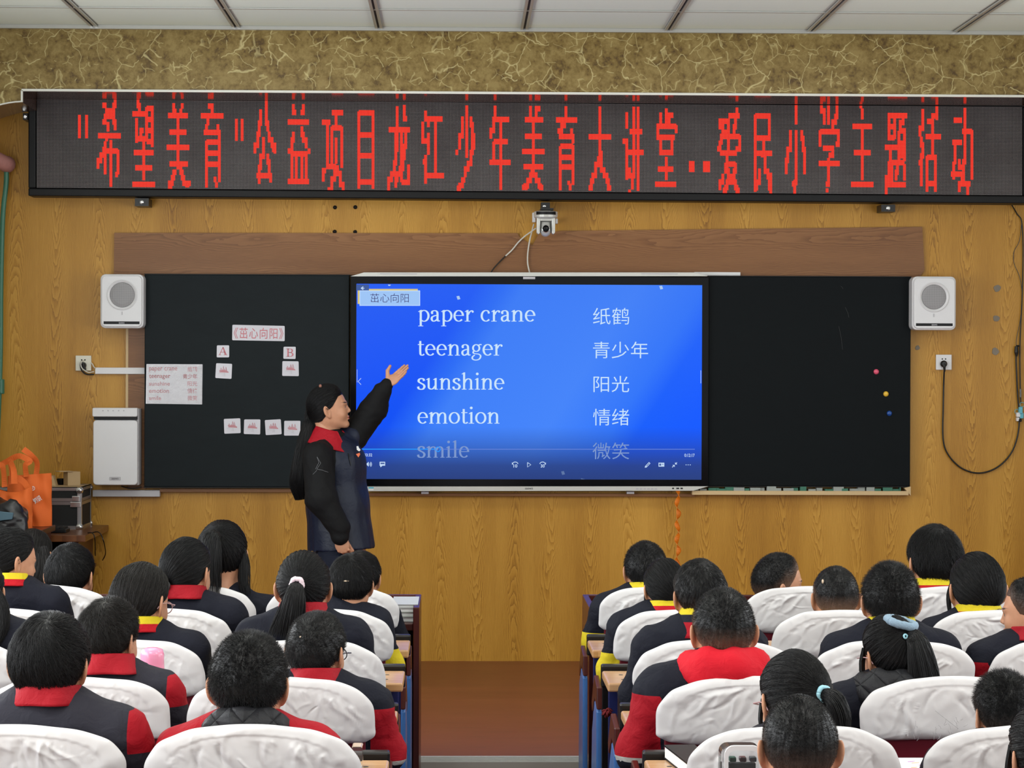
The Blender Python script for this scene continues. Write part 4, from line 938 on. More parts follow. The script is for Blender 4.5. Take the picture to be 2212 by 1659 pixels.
# ------------------------------------------------------------------ head, facing +y, skull centred at the origin
SK = np.array([0.076, 0.092, 0.100])
def sdf_head(p):
    q = p.copy(); q[:, 0] = np.abs(q[:, 0])
    d = s_ell(q, (0, 0, 0), SK)
    d = smin(d, s_ell(q, (0, .026, -.052), (.059, .06, .062)), .03)       # face
    d = smin(d, s_cone(q, (.047, -.002, -.06), (.022, .068, -.098), .017, .014), .022)   # jaw line
    d = smin(d, s_ell(q, (0, .076, -.098), (.022, .016, .016)), .016)     # chin
    d = smin(d, s_ell(q, (.036, .058, -.042), (.022, .02, .024)), .02)    # cheeks
    d = smin(d, s_cone(q, (.012, .086, .006), (.04, .07, .008), .009, .008), .012)       # brow
    e = s_ell(q, (.031, .098, -.0105), (.019, .016, .0085)); d = -smin(-d, e, .007)        # eye hollow
    d = smin(d, s_cone(q, (0, .086, .000), (0, .1, -.034), .0058, .0086), .009)        # nose
    d = smin(d, s_ell(q, (.0105, .0925, -.038), (.0072, .0085, .006)), .005)
    d = smin(d, s_ell(q, (0, .086, -.061), (.023, .012, .0055)), .006)    # lips
    d = smin(d, s_ell(q, (0, .085, -.0715), (.019, .012, .006)), .006)
    e = s_ell(q, (0, .101, -.0662), (.02, .007, .001)); d = -smin(-d, e, .002)
    w = q-np.array([.0775, -.006, -.02]); A_ = np.stack([w[:, 0]*.86+w[:, 1]*.51, w[:, 1]*.86-w[:, 0]*.51+w[:, 2]*.18, w[:, 2]], 1)
    ear = s_ell(A_, (.003, -.006, .002), (.0062, .0185, .030)); ear = smin(ear, s_ell(A_, (.001, .0, -.024), (.0055, .009, .010)), .006)
    con = np.minimum(s_ell(A_, (.0085, -.001, .0), (.0062, .0105, .0165)), s_ell(A_, (.0085, -.007, .014), (.0042, .007, .010))); ear = -smin(-ear, con, .002)
    d = smin(d, ear, .006)
    d = smin(d, s_cone(q, (0, -.012, -.05), (0, -.03, -.19), .05, .052), .025)            # neck
    return d
HEAD_V, HEAD_F = surf_nets(sdf_head, (-.11, -.12, -.185), (.11, .13, .115), .0034)
_a = np.abs(HEAD_V[:, 0]); _y, _z = HEAD_V[:, 1], HEAD_V[:, 2]
HEAD_LIP = np.where(_y > .07, 1-np.sqrt((_a/.025)**2+((_z+.066)/.0115)**2), -1).clip(-1, 1)
HEAD_BROW = np.where(_y > .05, 1-np.sqrt(((_a-.033)/.024)**2+((_z-.0105-.12*(_a-.03))/.0042)**2), -1).clip(-1, 1)
n = N('skin'); lip = n.n('ShaderNodeAttribute', attribute_name='lip').outputs['Fac']; bro = n.n('ShaderNodeAttribute', attribute_name='brow').outputs['Fac']
f = n.noise(n.pos(), 60.0, 3); base = n.mix(f, srgb(188, 134, 104), srgb(200, 148, 118))
c = n.mix(n.math('MULTIPLY', lip, 2.5, clamp=True), base, srgb(176, 96, 92)); c = n.mix(n.math('MULTIPLY', bro, 2.0, clamp=True), c, srgb(48, 36, 32))
n.fin(c, rough=.48, spec=.35, **{'Subsurface Weight': .08, 'Subsurface Radius': (.6, .25, .15), 'Subsurface Scale': .01})
plain('eye_white', srgb(196, 188, 182), .25); plain('iris', srgb(30, 20, 16), .1)

# ------------------------------------------------------------------ a hand: wrist at the origin, fingers along +y, palm facing -z, thumb at -x (a left hand seen from above has its thumb at +x: mirror)
def make_hand(curl, spread=1.0, thumb=(-.05, .035, -.008), h=.0026):
    fl = [(.0, .082, .030), (.0, .092, .034), (.0, .086, .031), (.0, .068, .025)]
    bases = [(-.027, .075), (-.009, .080), (.009, .078), (.026, .070)]; lens = [(.034, .022, .018), (.038, .025, .019), (.035, .023, .018), (.027, .018, .016)]
    segs = []
    for i, ((bx, by), ls) in enumerate(zip(bases, lens)):
        a = np.array([bx, by, 0.0]); ang = 0; sx = (i-1.5)*.07*spread; r = .0085 if i < 3 else .0075
        for k, L_ in enumerate(ls):
            ang += curl[i]*(1, 1.15, .8)[k]; b = a+L_*np.array([math.sin(sx), math.cos(ang)*math.cos(sx), -math.sin(ang)])
            segs.append((a, b, r-.0006*k, r-.0006*(k+1))); a = b
    t0 = np.array([-.022, .022, -.006]); t1 = np.array(thumb); t2 = t1+np.array([-.012, .03, -.006]) if len(thumb) == 3 else t1
    def f(p):
        d = s_cone(p, (0, -.03, 0), (0, .01, 0), .022, .024, (1, 1, 1.45)); d = smin(d, s_ell(p, (0, .043, 0), (.04, .046, .0155)), .012)
        for a, b, r1, r2 in segs: d = smin(d, s_cone(p, a, b, r1, r2), .0045)
        d = smin(d, s_cone(p, t0, t1, .0145, .011), .01); return smin(d, s_cone(p, t1, t2, .0105, .008), .004)
    return surf_nets(f, (-.09, -.055, -.1), (.06, .19, .04), h)
HAND_REST = make_hand((.28, .32, .36, .42), .8, (-.046, .042, -.014), .0034)

# ------------------------------------------------------------------ hair
def hair_mat(name, rgb, rough=.42):
    n = N(name); fd = n.n('ShaderNodeAttribute', attribute_name='fade').outputs['Fac']; rn = n.noise(n.pos(), 300.0, 2)
    c = n.mix(rn, rgb, tuple(min(1, x*1.9) for x in rgb[:3])+(1,)); c = n.mix(fd, c, srgb(176, 136, 112))
    return n.fin(c, rough=rough, spec=.24)
hair_mat('hair_black', (.0045, .0043, .0047, 1)); hair_mat('hair_soft', (.008, .0068, .0062, 1), .42)
_HY = [-1, -.5, -.2, .0, .22, .42, .62, 1]
HL = {'boy': [-.72, -.66, -.34, -.12, -.06, .2, .5, .55], 'girl': [-.78, -.72, -.42, -.14, .0, .22, .46, .5], 'mop': [-.85, -.8, -.5, -.28, -.2, .08, .36, .42]}
def strands(P0, paths, w):
    """paths (n, K, 3) -> triangular hair slivers"""
    n_, K = paths.shape[:2]; T = np.gradient(paths, axis=1); T /= np.linalg.norm(T, axis=2)[..., None]+1e-9
    up = P0/(np.linalg.norm(P0, axis=1)[:, None]+1e-9); A = np.cross(T, up[:, None]); A /= np.linalg.norm(A, axis=2)[..., None]+1e-9; Bn = np.cross(A, T)
    ww = (w*np.linspace(1, .3, K))[None, :, None]
    V = np.stack([paths+A*ww, paths-A*ww, paths+Bn*ww*.8], 2).reshape(-1, 3)
    base = (np.arange(n_)*K*3)[:, None, None]; k = (np.arange(K-1)*3)[None, :, None]; j = np.arange(3)[None, None]
    a = base+k+j; b = base+k+(j+1) % 3; F = np.stack([a, b, b+3, a+3], -1).reshape(-1, 4); return V, F
def hair_cap(style, th, seed, whorl=(.1, -.5, .86), tie=None, count=1500, length=.03, lift=.3, part=None, fade=0.0, messy=.25, wid=.0011, line=None):
    """cap of hair and loose strands on the skull, in head space; returns V, F, fade values"""
    rg = np.random.default_rng(seed); line = HL[line or style]
    g = lambda d: d[:, 2]-np.interp(d[:, 1], _HY, line)
    nu, nv = 180, 96; U = np.linspace(0, 2*PI, nu, endpoint=False); Vv = np.linspace(0.02, PI-.02, nv)
    d = np.stack([np.sin(Vv)[:, None]*np.cos(U), np.sin(Vv)[:, None]*np.sin(U), np.cos(Vv)[:, None]+0*U], -1).reshape(-1, 3)
    def rad(d):
        gg = g(d); t = th*np.clip(gg/.42, 0, 1)**.8-.008*np.clip(-gg/.04+.5, 0, 1)
        t = t+th*.22*vnoise(d, 9.0, seed, 2)*np.clip(gg/.2, 0, 1)
        ax = np.asarray(tie if tie is not None else whorl, float); ax = ax/np.linalg.norm(ax); e1 = np.cross(ax, [.3, .1, .9]); e1 /= np.linalg.norm(e1); e2 = np.cross(ax, e1)
        ph = np.arctan2(d@e2, d@e1); far_ = np.sqrt(np.clip(1-(d@ax)**2, 0, 1)); kf = (38 if tie is not None else 24)
        t = t+(.0011 if tie is not None else .0007)*np.sin(ph*kf+2.5*vnoise(d, 5.0, seed+4, 2))*far_*np.clip(gg/.2, 0, 1)+.0006*np.sin(ph*kf*2.3+3*vnoise(d, 7.0, seed+5, 2))*far_
        return t
    pos = lambda d, t: d*SK*(1+(t/np.linalg.norm(d*SK, axis=1)))[:, None]
    V = pos(d, rad(d)); i = np.arange(nv-1)[:, None]*nu; j = np.arange(nu)[None]
    F = np.stack([i+j, i+nu+j, i+nu+(j+1) % nu, i+(j+1) % nu], -1).reshape(-1, 4)
    V = np.vstack([V, [0, 0, SK[2]+th]]); top = len(V)-1
    fd = np.clip(fade*np.clip(1-(g(d))/.75, 0, 1)**1.3, 0, 1); fd = np.append(fd, 0)
    # strands
    s = rg.normal(size=(count*3, 3)); s /= np.linalg.norm(s, axis=1)[:, None]; s = s[g(s) > .03][:count]
    w = np.asarray(whorl, float); w /= np.linalg.norm(w); K = 5; paths = np.zeros((len(s), K, 3)); dd = s.copy()
    jit = rg.normal(size=s.shape)*messy; ln = length*rg.uniform(.6, 1.2, len(s)); fadeS = np.clip(fade*np.clip(1-g(s)/.75, 0, 1)**1.3, 0, 1)
    if fade: ln *= np.clip(g(s)/.7, .12, 1)
    for k in range(K):
        paths[:, k] = pos(dd, rad(dd)+.001+lift*ln*(k/(K-1))**1.2*(1+.3*jit[:, 2]))
        if tie is not None:
            tv = np.asarray(tie)[None]/np.linalg.norm(tie)-dd
        else:
            tv = dd-w[None]; tv = tv+.5*np.cross(np.broadcast_to(w, dd.shape), dd)
            if part is not None: tv = tv+part
        tv = tv+jit*np.linalg.norm(tv, axis=1)[:, None]; tv = tv-dd*(tv*dd).sum(1)[:, None]; tv /= np.linalg.norm(tv, axis=1)[:, None]+1e-6
        dd = dd+tv*(ln*(1-lift*.5)/(K-1)/.088)[:, None]; dd /= np.linalg.norm(dd, axis=1)[:, None]
    SV, SF = strands(paths[:, 0], paths, wid)
    F = np.vstack([F, SF+len(V)]); fd = np.append(fd, np.repeat(fadeS*.8, K*3)); return np.vstack([V, SV]), F, fd
def lock(path, r, seed, count=260, flat=1.0, wid=.0013, spread=1.0):
    """a tail of hair: core plus strands following the path (points in any space)"""
    rg = np.random.default_rng(seed); p = smooth_path(path, 5); K = len(p); r = np.interp(np.linspace(0, 1, K), np.linspace(0, 1, len(r)), r)
    T = np.gradient(p, axis=0); T /= np.linalg.norm(T, axis=1)[:, None]; A = np.cross(T, [0, 1.0, .05]); A /= np.linalg.norm(A, axis=1)[:, None]+1e-9; B = np.cross(T, A)
    kc = max(3, int(K*.86)); rc = (r*.7*np.clip(np.linspace(3.2, .35, K), 0, 1))[:kc]; an = np.linspace(0, 2*PI, 14, endpoint=False)
    V0 = (p[:kc, None]+A[:kc, None]*(rc[:, None]*np.cos(an))[..., None]+B[:kc, None]*(rc[:, None]*np.sin(an)*flat)[..., None]).reshape(-1, 3)
    F0 = np.array([(i*14+j, i*14+(j+1) % 14, (i+1)*14+(j+1) % 14, (i+1)*14+j) for i in range(kc-1) for j in range(14)])
    a = rg.uniform(0, 2*PI, count); q = rg.uniform(.8, 1.06, count); st = rg.integers(0, max(1, K//4), count); le = 1-.22*rg.random(count)**2; paths = np.zeros((count, 8, 3))
    for k in range(8):
        x = np.clip(st+(K-1-st)*k/7*le, 0, K-1); i = np.floor(x).astype(int); i2 = np.minimum(i+1, K-1); f = (x-i)[:, None]
        L_ = lambda M_: M_[i]*(1-f)+M_[i2]*f
        rr = (r[i]*(1-f[:, 0])+r[i2]*f[:, 0])*q*(1+.10*np.sin(k*.7+a*3)*spread*(k > 1))
        paths[:, k] = L_(p)+L_(A)*(rr*np.cos(a))[:, None]+L_(B)*(rr*np.sin(a)*flat)[:, None]
    SV, SF = strands(paths[:, 0]-p[0]+.01, paths, wid); return np.vstack([V0, SV]), np.vstack([F0, SF+len(V0)])
def join(*parts):
    V, F, n_ = [], [], 0
    for v, f in parts: V.append(v); F.append(f+n_); n_ += len(v)
    return np.vstack(V), np.vstack(F)

# ------------------------------------------------------------------ cloth
def cloth(name, a, b=None, c=None, rough=.8, spec=.25, scale=26, bump=.6, quilt=False):
    """a: ground colour; b where pa>0; c where pb>0"""
    n = N(name); col = a
    for k, x in (('pa', b), ('pb', c)):
        if x is not None: col = n.mix(n.math('GREATER_THAN', n.n('ShaderNodeAttribute', attribute_name=k).outputs['Fac'], 0.0), col, x)
    f = n.noise(n.pos(), scale, 4, .55, .6); nm = n.bump(f, bump, .010)
    if quilt:
        x, y, z = n.sep(n.obj()); u = n.math('ADD', n.math('MULTIPLY', x, 1.0), z); v = n.math('SUBTRACT', n.math('MULTIPLY', x, 1.0), z)
        s = [n.math('ABSOLUTE', n.math('SUBTRACT', n.math('FRACT', n.math('MULTIPLY', w, 15.0)), .5)) for w in (u, v)]
        e = n.math('MINIMUM', n.math('SUBTRACT', .5, s[0]), n.math('SUBTRACT', .5, s[1])); e = n.math('POWER', n.math('MULTIPLY', e, 2.0), .35)
        nm = n.bump(e, .8, .012, nm)
    return n.fin(col, rough=rough, spec=spec, normal=nm)
NAVY, RED, YEL, CHAR = srgb(15, 17, 30), srgb(154, 10, 28), srgb(208, 186, 36), srgb(38, 37, 46)
cloth('spring_jacket', NAVY, YEL); cloth('winter_jacket', NAVY, RED, srgb(170, 168, 164)); cloth('charcoal_jacket', CHAR, RED, srgb(170, 150, 140))
cloth('plain_navy_jacket', NAVY); cloth('navy_trousers', srgb(14, 15, 26)); cloth('red_jacket', RED, NAVY, srgb(60, 20, 30))
cloth('yellow_red_collar', YEL, srgb(176, 16, 30)); cloth('red_collar', RED, rough=.7); cloth('striped_collar', YEL, NAVY, RED)
cloth('black_quilt', srgb(26, 26, 30), quilt=True, rough=.55); cloth('red_hood', srgb(192, 14, 34)); plain('shoe_rubber', srgb(40, 40, 44), .6)

def collar_ring(C, rx, ry, h, flare, mat, parent, name='collar', gap=.5, tilt=.12, th=.007, rows=9, wob=.003, seed=0, point=0.0, bands=(.55, 2), fold=.5):
    """folded collar round the neck at C; gap in radians left open at the front; flare widens it downwards"""
    nn = 56; a = np.linspace(PI/2+gap, PI/2+2*PI-gap, nn); V, pa, pb = [], [], []
    prof = [(0.0, .35)]+[(t, 1) for t in np.linspace(0, 1, rows)]
    for side in (0, 1):
        for i in range(rows):
            t = i/(rows-1); r = 1+flare*t**1.2-(th/rx if side else 0); z = C[2]+h*fold-h*t-(th*.6*(t < .05))
            fr = np.clip((np.sin(a)), 0, 1); rg = wob*np.sin(a*5+seed+t*2)*t
            V.append(np.stack([C[0]+np.cos(a)*(rx*r+rg), C[1]+np.sin(a)*(ry*r+rg)+point*t*fr, z+tilt*ry*np.sin(a)*-1-point*t*fr*.8], 1)); pa += [t-bands[0]]*nn; pb += [t-bands[1]]*nn
    V = np.vstack(V); F = []; L_ = rows*nn
    for i in range(rows-1):
        for j in range(nn-1):
            F.append((i*nn+j, i*nn+j+1, (i+1)*nn+j+1, (i+1)*nn+j)); F.append((L_+i*nn+j, L_+(i+1)*nn+j, L_+(i+1)*nn+j+1, L_+i*nn+j+1))
    for j in range(nn-1): F.append((j, L_+j, L_+j+1, j+1)); e = (rows-1)*nn; F.append((e+j, e+j+1, L_+e+j+1, L_+e+j))
    for i in range(rows-1):
        for j in (0, nn-1): F.append((i*nn+j, (i+1)*nn+j, L_+(i+1)*nn+j, L_+i*nn+j))
    return mk(name, V, F, mat, parent, smooth=True, attrs={'pa': pa, 'pb': pb})
def roll_ring(C, rx, ry, r, mat, parent, name, gap=.45, tilt=.25, zs=1.0, seed=0, drop=0.0):
    """thick padded collar or lowered hood"""
    nn, mm = 60, 18; a = np.linspace(PI/2+gap, PI/2+2*PI-gap, nn); V = []
    for i, t in enumerate(a):
        back = max(0.0, -math.sin(t)); rr = r*(1+.35*back)*(1+.05*math.sin(7*t+seed))*min(1.0, .35+3*min(i, nn-1-i)/nn*2)
        for j in range(mm):
            b = 2*PI*j/mm; d = rr*(1+.06*math.sin(3*b+4*t)); V.append((C[0]+math.cos(t)*(rx+d*math.cos(b)), C[1]+math.sin(t)*(ry+d*math.cos(b)), C[2]+d*zs*math.sin(b)-tilt*ry*math.sin(t)-drop*back))
    F = [(i*mm+j, i*mm+(j+1) % mm, (i+1)*mm+(j+1) % mm, (i+1)*mm+j) for i in range(nn-1) for j in range(mm)]+[list(range(mm)), list(range(nn*mm-1, (nn-1)*mm-1, -1))]
    return mk(name, V, F, mat, parent, smooth=True)
# ================================================================== ROWS OF SEATS AND DESKS
DC = [8.70, 7.85, 6.97, 6.13, 5.30, 4.47]                          # depth of the chair-back tops, row by row from the front
XS = {'L': (-0.47, -1.008, -1.553), 'R': (0.78, 1.326, 1.86)}
Z_TOP = 0.93
def cover_mesh(seed, w=.25, tk=.028):
    """fitted cotton cap: half-moon outline, smooth band along the top, gathers and creases below its seam"""
    rg = np.random.default_rng(seed); na, nr = 210, 44
    a = np.linspace(0, 2*PI, na, endpoint=False); ca, sa = np.cos(a), np.sin(a)
    pw = lambda x, e: np.sign(x)*np.abs(x)**e
    up = sa >= 0; t1, t2 = rg.uniform(-1, 1, 2)
    sx = w*np.where(up, pw(ca, .74), pw(ca, .36)); sz = np.where(up, .118*pw(sa, .78), (.062+.01*t1+.016*ca*t2)*pw(sa, .4))
    sx = sx*(1+.012*np.sin(3*a+seed)+.006*np.sin(11*a+2*seed)); sz = sz*(1+.015*np.sin(5*a+seed*2)+.008*np.sin(13*a))
    tilt = rg.uniform(-.9, .9); cr = []
    for i in range(34):                                            # gathers starting at the seam
        x0 = rg.uniform(-.21, .21); L_ = rg.uniform(.02, .06) if i < 22 else rg.uniform(.07, .17); cr.append((x0, .094-1.35*x0*x0-.006, rg.normal(tilt, .35), L_, rg.uniform(.0022, .0045) if i < 22 else rg.uniform(.004, .008), rg.uniform(.0012, .0026) if i < 22 else rg.uniform(.0025, .0055)*rg.choice([1, 1, -1])))
    for i in range(12):                                            # stray creases
        cr.append((rg.uniform(-.2, .2), rg.uniform(-.04, .05), rg.uniform(-1.6, 1.6), rg.uniform(.03, .09), rg.uniform(.002, .005), rg.uniform(-.003, .003)))
    V = []
    for face in (-1, 1):
        for i in range(nr+1):
            r = i/nr; x, z = sx*r, sz*r; y = face*tk*(1-r**3.4)**.5+0*x
            if face < 0:
                e = np.clip((1-r)/.12, 0, 1); band = np.clip((r-.79)/.025, 0, 1)*np.clip((sa-.05)/.25, 0, 1); h = np.zeros_like(x)
                for x0, z0, ang, L_, wd, am in cr:
                    dx, dz = x-x0, z-z0; c_, s_ = math.cos(ang), math.sin(ang); t = -dz*c_+dx*s_; d = dx*c_+dz*s_+.004*np.sin(t*60)
                    h += am*np.exp(-(d/wd)**2)*np.clip(t/(.12*L_)+.3, 0, 1)*np.clip((L_-t)/(.6*L_), 0, 1)
                q = np.stack([x, 0*x, z], 1); big = vnoise(q, 17, seed, 2)*.0035
                y = y-((h*(1-band)+big)*e+.0022*band+.0009*np.sin(x*260+seed)*np.clip(1-np.abs(r-.80)/.03, 0, 1)*(sa > .1))
            V.append(np.stack([x, y, z], 1))
    V = np.vstack(V); F = []; L_ = (nr+1)*na; ii = np.arange(nr)[:, None]*na; jj = np.arange(na)[None]; j2 = (jj+1) % na
    q = np.stack([ii+jj, ii+na+jj, ii+na+j2, ii+j2], -1).reshape(-1, 4); F = np.vstack([q, q[:, ::-1]+L_])
    V[:, 2] -= .118
    return V, F
COVERS = {}
CH_LABELS = {}
def chair(side, row, col, label, scr=False):
    x, yd = XS[side][col], DC[row]; t = thing('auditorium_chair', label, 'chair', (x, yd+.2, 0), 'white-covered chairs, %s block' % ('left' if side == 'L' else 'right'))
    sd = row*7+col*3+(20 if side == 'R' else 0); V, F = cover_mesh(sd)
    V = V.copy(); V[:, 1] -= .16*V[:, 2]                 # leans back towards the top
    mk('cover', V+np.array([x, yd+.012, Z_TOP]), F, 'white_cotton', t, smooth=True)
    b = MB(); out = rrect(x-.225, x+.225, .44, .90, .09)
    P_ = lambda z: yd+.012+.16*(Z_TOP-z)
    V, k = [], len(out)
    for o in (-.002, .022): V += [(px, P_(pz)+o, pz) for px, pz in out]
    b.add(V, [list(range(k)), list(range(2*k-1, k-1, -1))]+[(i, i+k, (i+1) % k+k, (i+1) % k) for i in range(k)]); b.build('backrest', 'maroon_board', t, bevel=.004)
    MB().prism(rrect(x-.22, x+.22, .40, .445, .02), yd+.09, yd+.46).build('seat', 'maroon_board', t, bevel=.006)
    for s in (-1, 1):
        m = MB(); m.box(x+s*.236-.012, x+s*.236+.012, yd+.10, yd+.16, 0, .62); m.box(x+s*.236-.012, x+s*.236+.012, yd+.04, yd+.30, 0, .03); m.build('leg', 'steel_black', t, bevel=.003)
    return t
words_row = ('front row', 'second row', 'third row', 'fourth row', 'fifth row', 'sixth row')
seat_labels = {
 ('L', 0, 0): 'white-covered chair at the aisle end of the left front row', ('L', 0, 1): 'white-covered chair behind the long-ponytail girl in the left front row', ('L', 0, 2): 'white-covered chair behind the short-haired boy near the left podium',
 ('L', 1, 0): 'white-covered chair at the aisle in the left second row', ('L', 1, 1): 'white-covered chair of the girl with the dark scrunchie, left block', ('L', 1, 2): 'white-covered chair cut by the left edge, behind the girl with yellow collar',
 ('L', 2, 0): 'white-covered chair behind the girl with the white hair tie', ('L', 2, 1): 'white-covered chair behind the pink pencil jar', ('L', 2, 2): 'white-covered chair sliver at the left edge beside the messy-haired boy',
 ('L', 3, 0): 'white-covered chair at the aisle behind the boy in glasses and red collar', ('L', 3, 1): 'white-covered chair behind the shaggy boy with pointed red collar',
 ('L', 4, 0): 'large white-covered chair at the bottom behind the boy in the quilted collar', ('L', 4, 1): 'large white-covered chair in the bottom left corner behind the messy-haired boy',
 ('R', 0, 0): 'white-covered chair at the aisle end of the right front row', ('R', 0, 1): 'white-covered chair behind the boy turned sideways, right front row', ('R', 0, 2): 'white-covered chair behind the tall boy at the far right front',
 ('R', 1, 0): 'white-covered chair at the aisle in the right second row', ('R', 1, 1): 'white-covered chair behind the buzz-cut boy with the bald scar', ('R', 1, 2): 'white-covered chair behind the girl with the tan hair tie',
 ('R', 2, 0): 'white-covered chair mostly hidden left of the boy in the red hood', ('R', 2, 1): 'white-covered chair behind the girl with the blue fuzzy scrunchie', ('R', 2, 2): 'white-covered chair cut by the right edge behind the boy in profile',
 ('R', 3, 0): 'white-covered chair right behind the boy in the red hood', ('R', 3, 1): 'wide white-covered chair with pencil scribbles, right block',
 ('R', 4, 0): 'white-covered chair at the bottom behind the shaved head', ('R', 4, 1): 'white-covered chair in the bottom right corner',
 ('R', 5, 0): 'chair of the shaved-head boy, below the frame', ('R', 5, 1): 'chair of the girl at the lower right edge, below the frame'}
CHAIRS = {k: chair(*k, v) for k, v in seat_labels.items()}
n = N('pencil_line'); n.fin(srgb(150, 148, 152), rough=.8)
# pencil scribbles on one cover
def cover_y(side, row, x, z): return DC[row]+.012-.16*(z-Z_TOP)*1-.038
m = MB(); rg = np.random.default_rng(5)
for i in range(26):
    a = P(rg.uniform(1975, 2090), rg.uniform(1555, 1600), DC[3]-.03); d = np.array([rg.uniform(-.012, .012), 0, rg.uniform(.004, .022)])
    m.tube([a, a+d*.5+np.array([.002, 0, 0]), a+d], .0004, 4)
m.tube([P(2020, 1535, DC[3]-.03), P(2045, 1555, DC[3]-.034), P(2070, 1574, DC[3]-.03)], .0004, 4)
m.build('scribble', 'pencil_line', CHAIRS[('R', 3, 1)])
# desks: one long top per row and block
X_END = {'L': (-2.2, -0.171), 'R': (0.473, 2.55)}
def desk(side, row, label):
    far = DC[row-1]-.29; near = far-.30; x0, x1 = X_END[side]; t = thing('row_desk', label, 'desk', ((x0+x1)/2, far, 0), 'long wooden row desks')
    MB().box(x0, x1, near, far, .732, .76).build('desktop', 'desk_wood', t, bevel=.006)
    s = x1 if side == 'L' else x0; q = -1 if side == 'L' else 1
    m = MB(); m.box(min(s, s+q*.10), max(s, s+q*.10), far+.03, far+.07, .70, .775); m.build('rear_rail', 'steel_black', t, bevel=.006)
    m = MB(); m.box(x0+.02, x1-.02, far-.03, far-.012, .36, .73); m.build('modesty_panel', 'navy_panel', t, bevel=.003)
    for xl in np.arange(0.06, abs(x1-x0), .62):
        xx = s+q*xl; m = MB(); m.box(xx-.018, xx+.018, near+.10, near+.17, .02, .732); m.box(xx-.018, xx+.018, near+.03, far-.04, 0, .025); m.box(xx-.018, xx+.018, near+.03, far-.05, .70, .732); m.build('leg', 'steel_black', t, bevel=.003)
    m = MB()
    for yy in (near+.09, near+.20): m.lathe([(.008, 0), (.006, .0015)], (s+q*.055, yy, .7595), 'z', 10)
    m.build('screw_cap', 'rail_slot', t)
    # end plate of the seat row at the aisle
    yd = DC[row]; e = thing('seat_end_panel', 'blue and brown end panel on the %s side of the aisle, %s' % ('left' if side == 'L' else 'right', words_row[row]), 'panel', (s, yd+.1, 0), 'blue seat end panels along the aisle')
    xa, xb = (s-.018, s-.002) if side == 'L' else (s-.006, s+.012)
    MB().xprism([(yd-.12, .06), (yd+.10, .06), (yd+.20, .3), (yd+.16, .5), (yd+.02, .62), (yd-.10, .60)], xa, xb).build('side_plate', 'blue_plastic', e, bevel=.006)
    MB().xprism([(yd-.11, .605), (yd+.02, .628), (yd+.16, .56), (yd+.19, .59), (yd+.06, .70), (yd-.10, .68)], xa, xb).build('armrest', 'dark_red_wood', e, bevel=.004)
for sd_, nm in (('L', 'left'), ('R', 'right')):
    for r_ in range(1, 6): desk(sd_, r_, 'long beige row desk of the %s block serving the %s' % (nm, words_row[r_]))
    x0, x1 = X_END[sd_]; x0, x1 = (x0, -.147) if sd_ == 'L' else (.507, x1); t = thing('front_desk', 'dark red front desk with raised panel at the head of the %s block' % nm, 'desk', ((x0+x1)/2, 9.2, 0))
    MB().box(x0, x1, 9.37, 9.40, .06, .83).build('front_panel', 'dark_red_wood', t, bevel=.003)
    MB().box(x0+.025, x1-.025, 8.93, 9.369, .735, .762).build('desktop', 'dark_red_wood', t, bevel=.003)
    MB().box(x0+.025, x1-.025, 8.97, 9.369, .50, .515).build('shelf', 'dark_red_wood', t)
    for xa in (x0, x1-.024): MB().xprism([(8.90, 0), (9.369, 0), (9.369, .83), (8.90, .828)], xa, xa+.024).build('end_panel', 'dark_red_wood', t, bevel=.003)
    s = (x1-.012) if sd_ == 'L' else (x0+.012)
    q = -1 if sd_ == 'L' else 1; s = -.171 if sd_ == 'L' else .473; yd = DC[0]
    e = thing('seat_end_panel', 'blue end panel at the aisle on the %s, front row' % nm, 'panel', (s, yd+.1, 0), 'blue seat end panels along the aisle')
    xa, xb = (s-.018, s-.002) if sd_ == 'L' else (s-.006, s+.012)
    MB().xprism([(yd-.12, .06), (yd+.16, .06), (yd+.18, .3), (yd+.15, .55), (yd+.02, .62), (yd-.10, .60)], xa, xb).build('side_plate', 'blue_plastic', e, bevel=.006)
    MB().xprism([(yd-.11, .605), (yd+.02, .628), (yd+.15, .57), (yd+.16, .60), (yd+.06, .70), (yd-.10, .68)], xa, xb).build('armrest', 'dark_red_wood', e, bevel=.004)
# ================================================================== THE PUPILS
EYE = {}
def face_bits(person, H, R_, s):
    for sx in (-1, 1):
        c = np.array([sx*.031, .0712, -.0105])
        if 'e' not in EYE:
            m = MB(); m.ball((0, 0, 0), .0122, 14, 10); m.lathe([(.0078, -.0014), (.005, .0006), (.0005, .0013)], (0, .0112, 0), 'y', 12, 1)
            EYE['e'] = m.build('eye', ['eye_white', 'iris'], None, smooth=True); o = EYE['e']
        else:
            o = EYE['e'].copy(); COL.objects.link(o)
        o.parent = person; M_ = Matrix(R_.tolist()).to_4x4(); w = H+s*(R_@c)-wloc(person)
        o.matrix_local = Matrix.Translation(w) @ M_ @ Matrix.Scale(s, 4)
def vert_normals(V, F):
    n_ = np.cross(V[F[:, 2]]-V[F[:, 0]], V[F[:, 3]]-V[F[:, 1]]); out = np.zeros_like(V)
    for k in range(4): np.add.at(out, F[:, k], n_)
    return out/(np.linalg.norm(out, axis=1)[:, None]+1e-12)
def arm_points(NB, yd, S, lean, hands, elb=.19):
    out = []
    for sx in (-1, 1):
        sh = NB+np.array([sx*.142*S, 0.0, -.052*S]); el = np.array([NB[0]+sx*elb*S, yd+.19, sh[2]-.15*S]); el[2] = max(el[2], .70)
        wr = np.array([NB[0]+sx*hands, yd+.37, .805]); out.append((sh, el, wr))
    return out
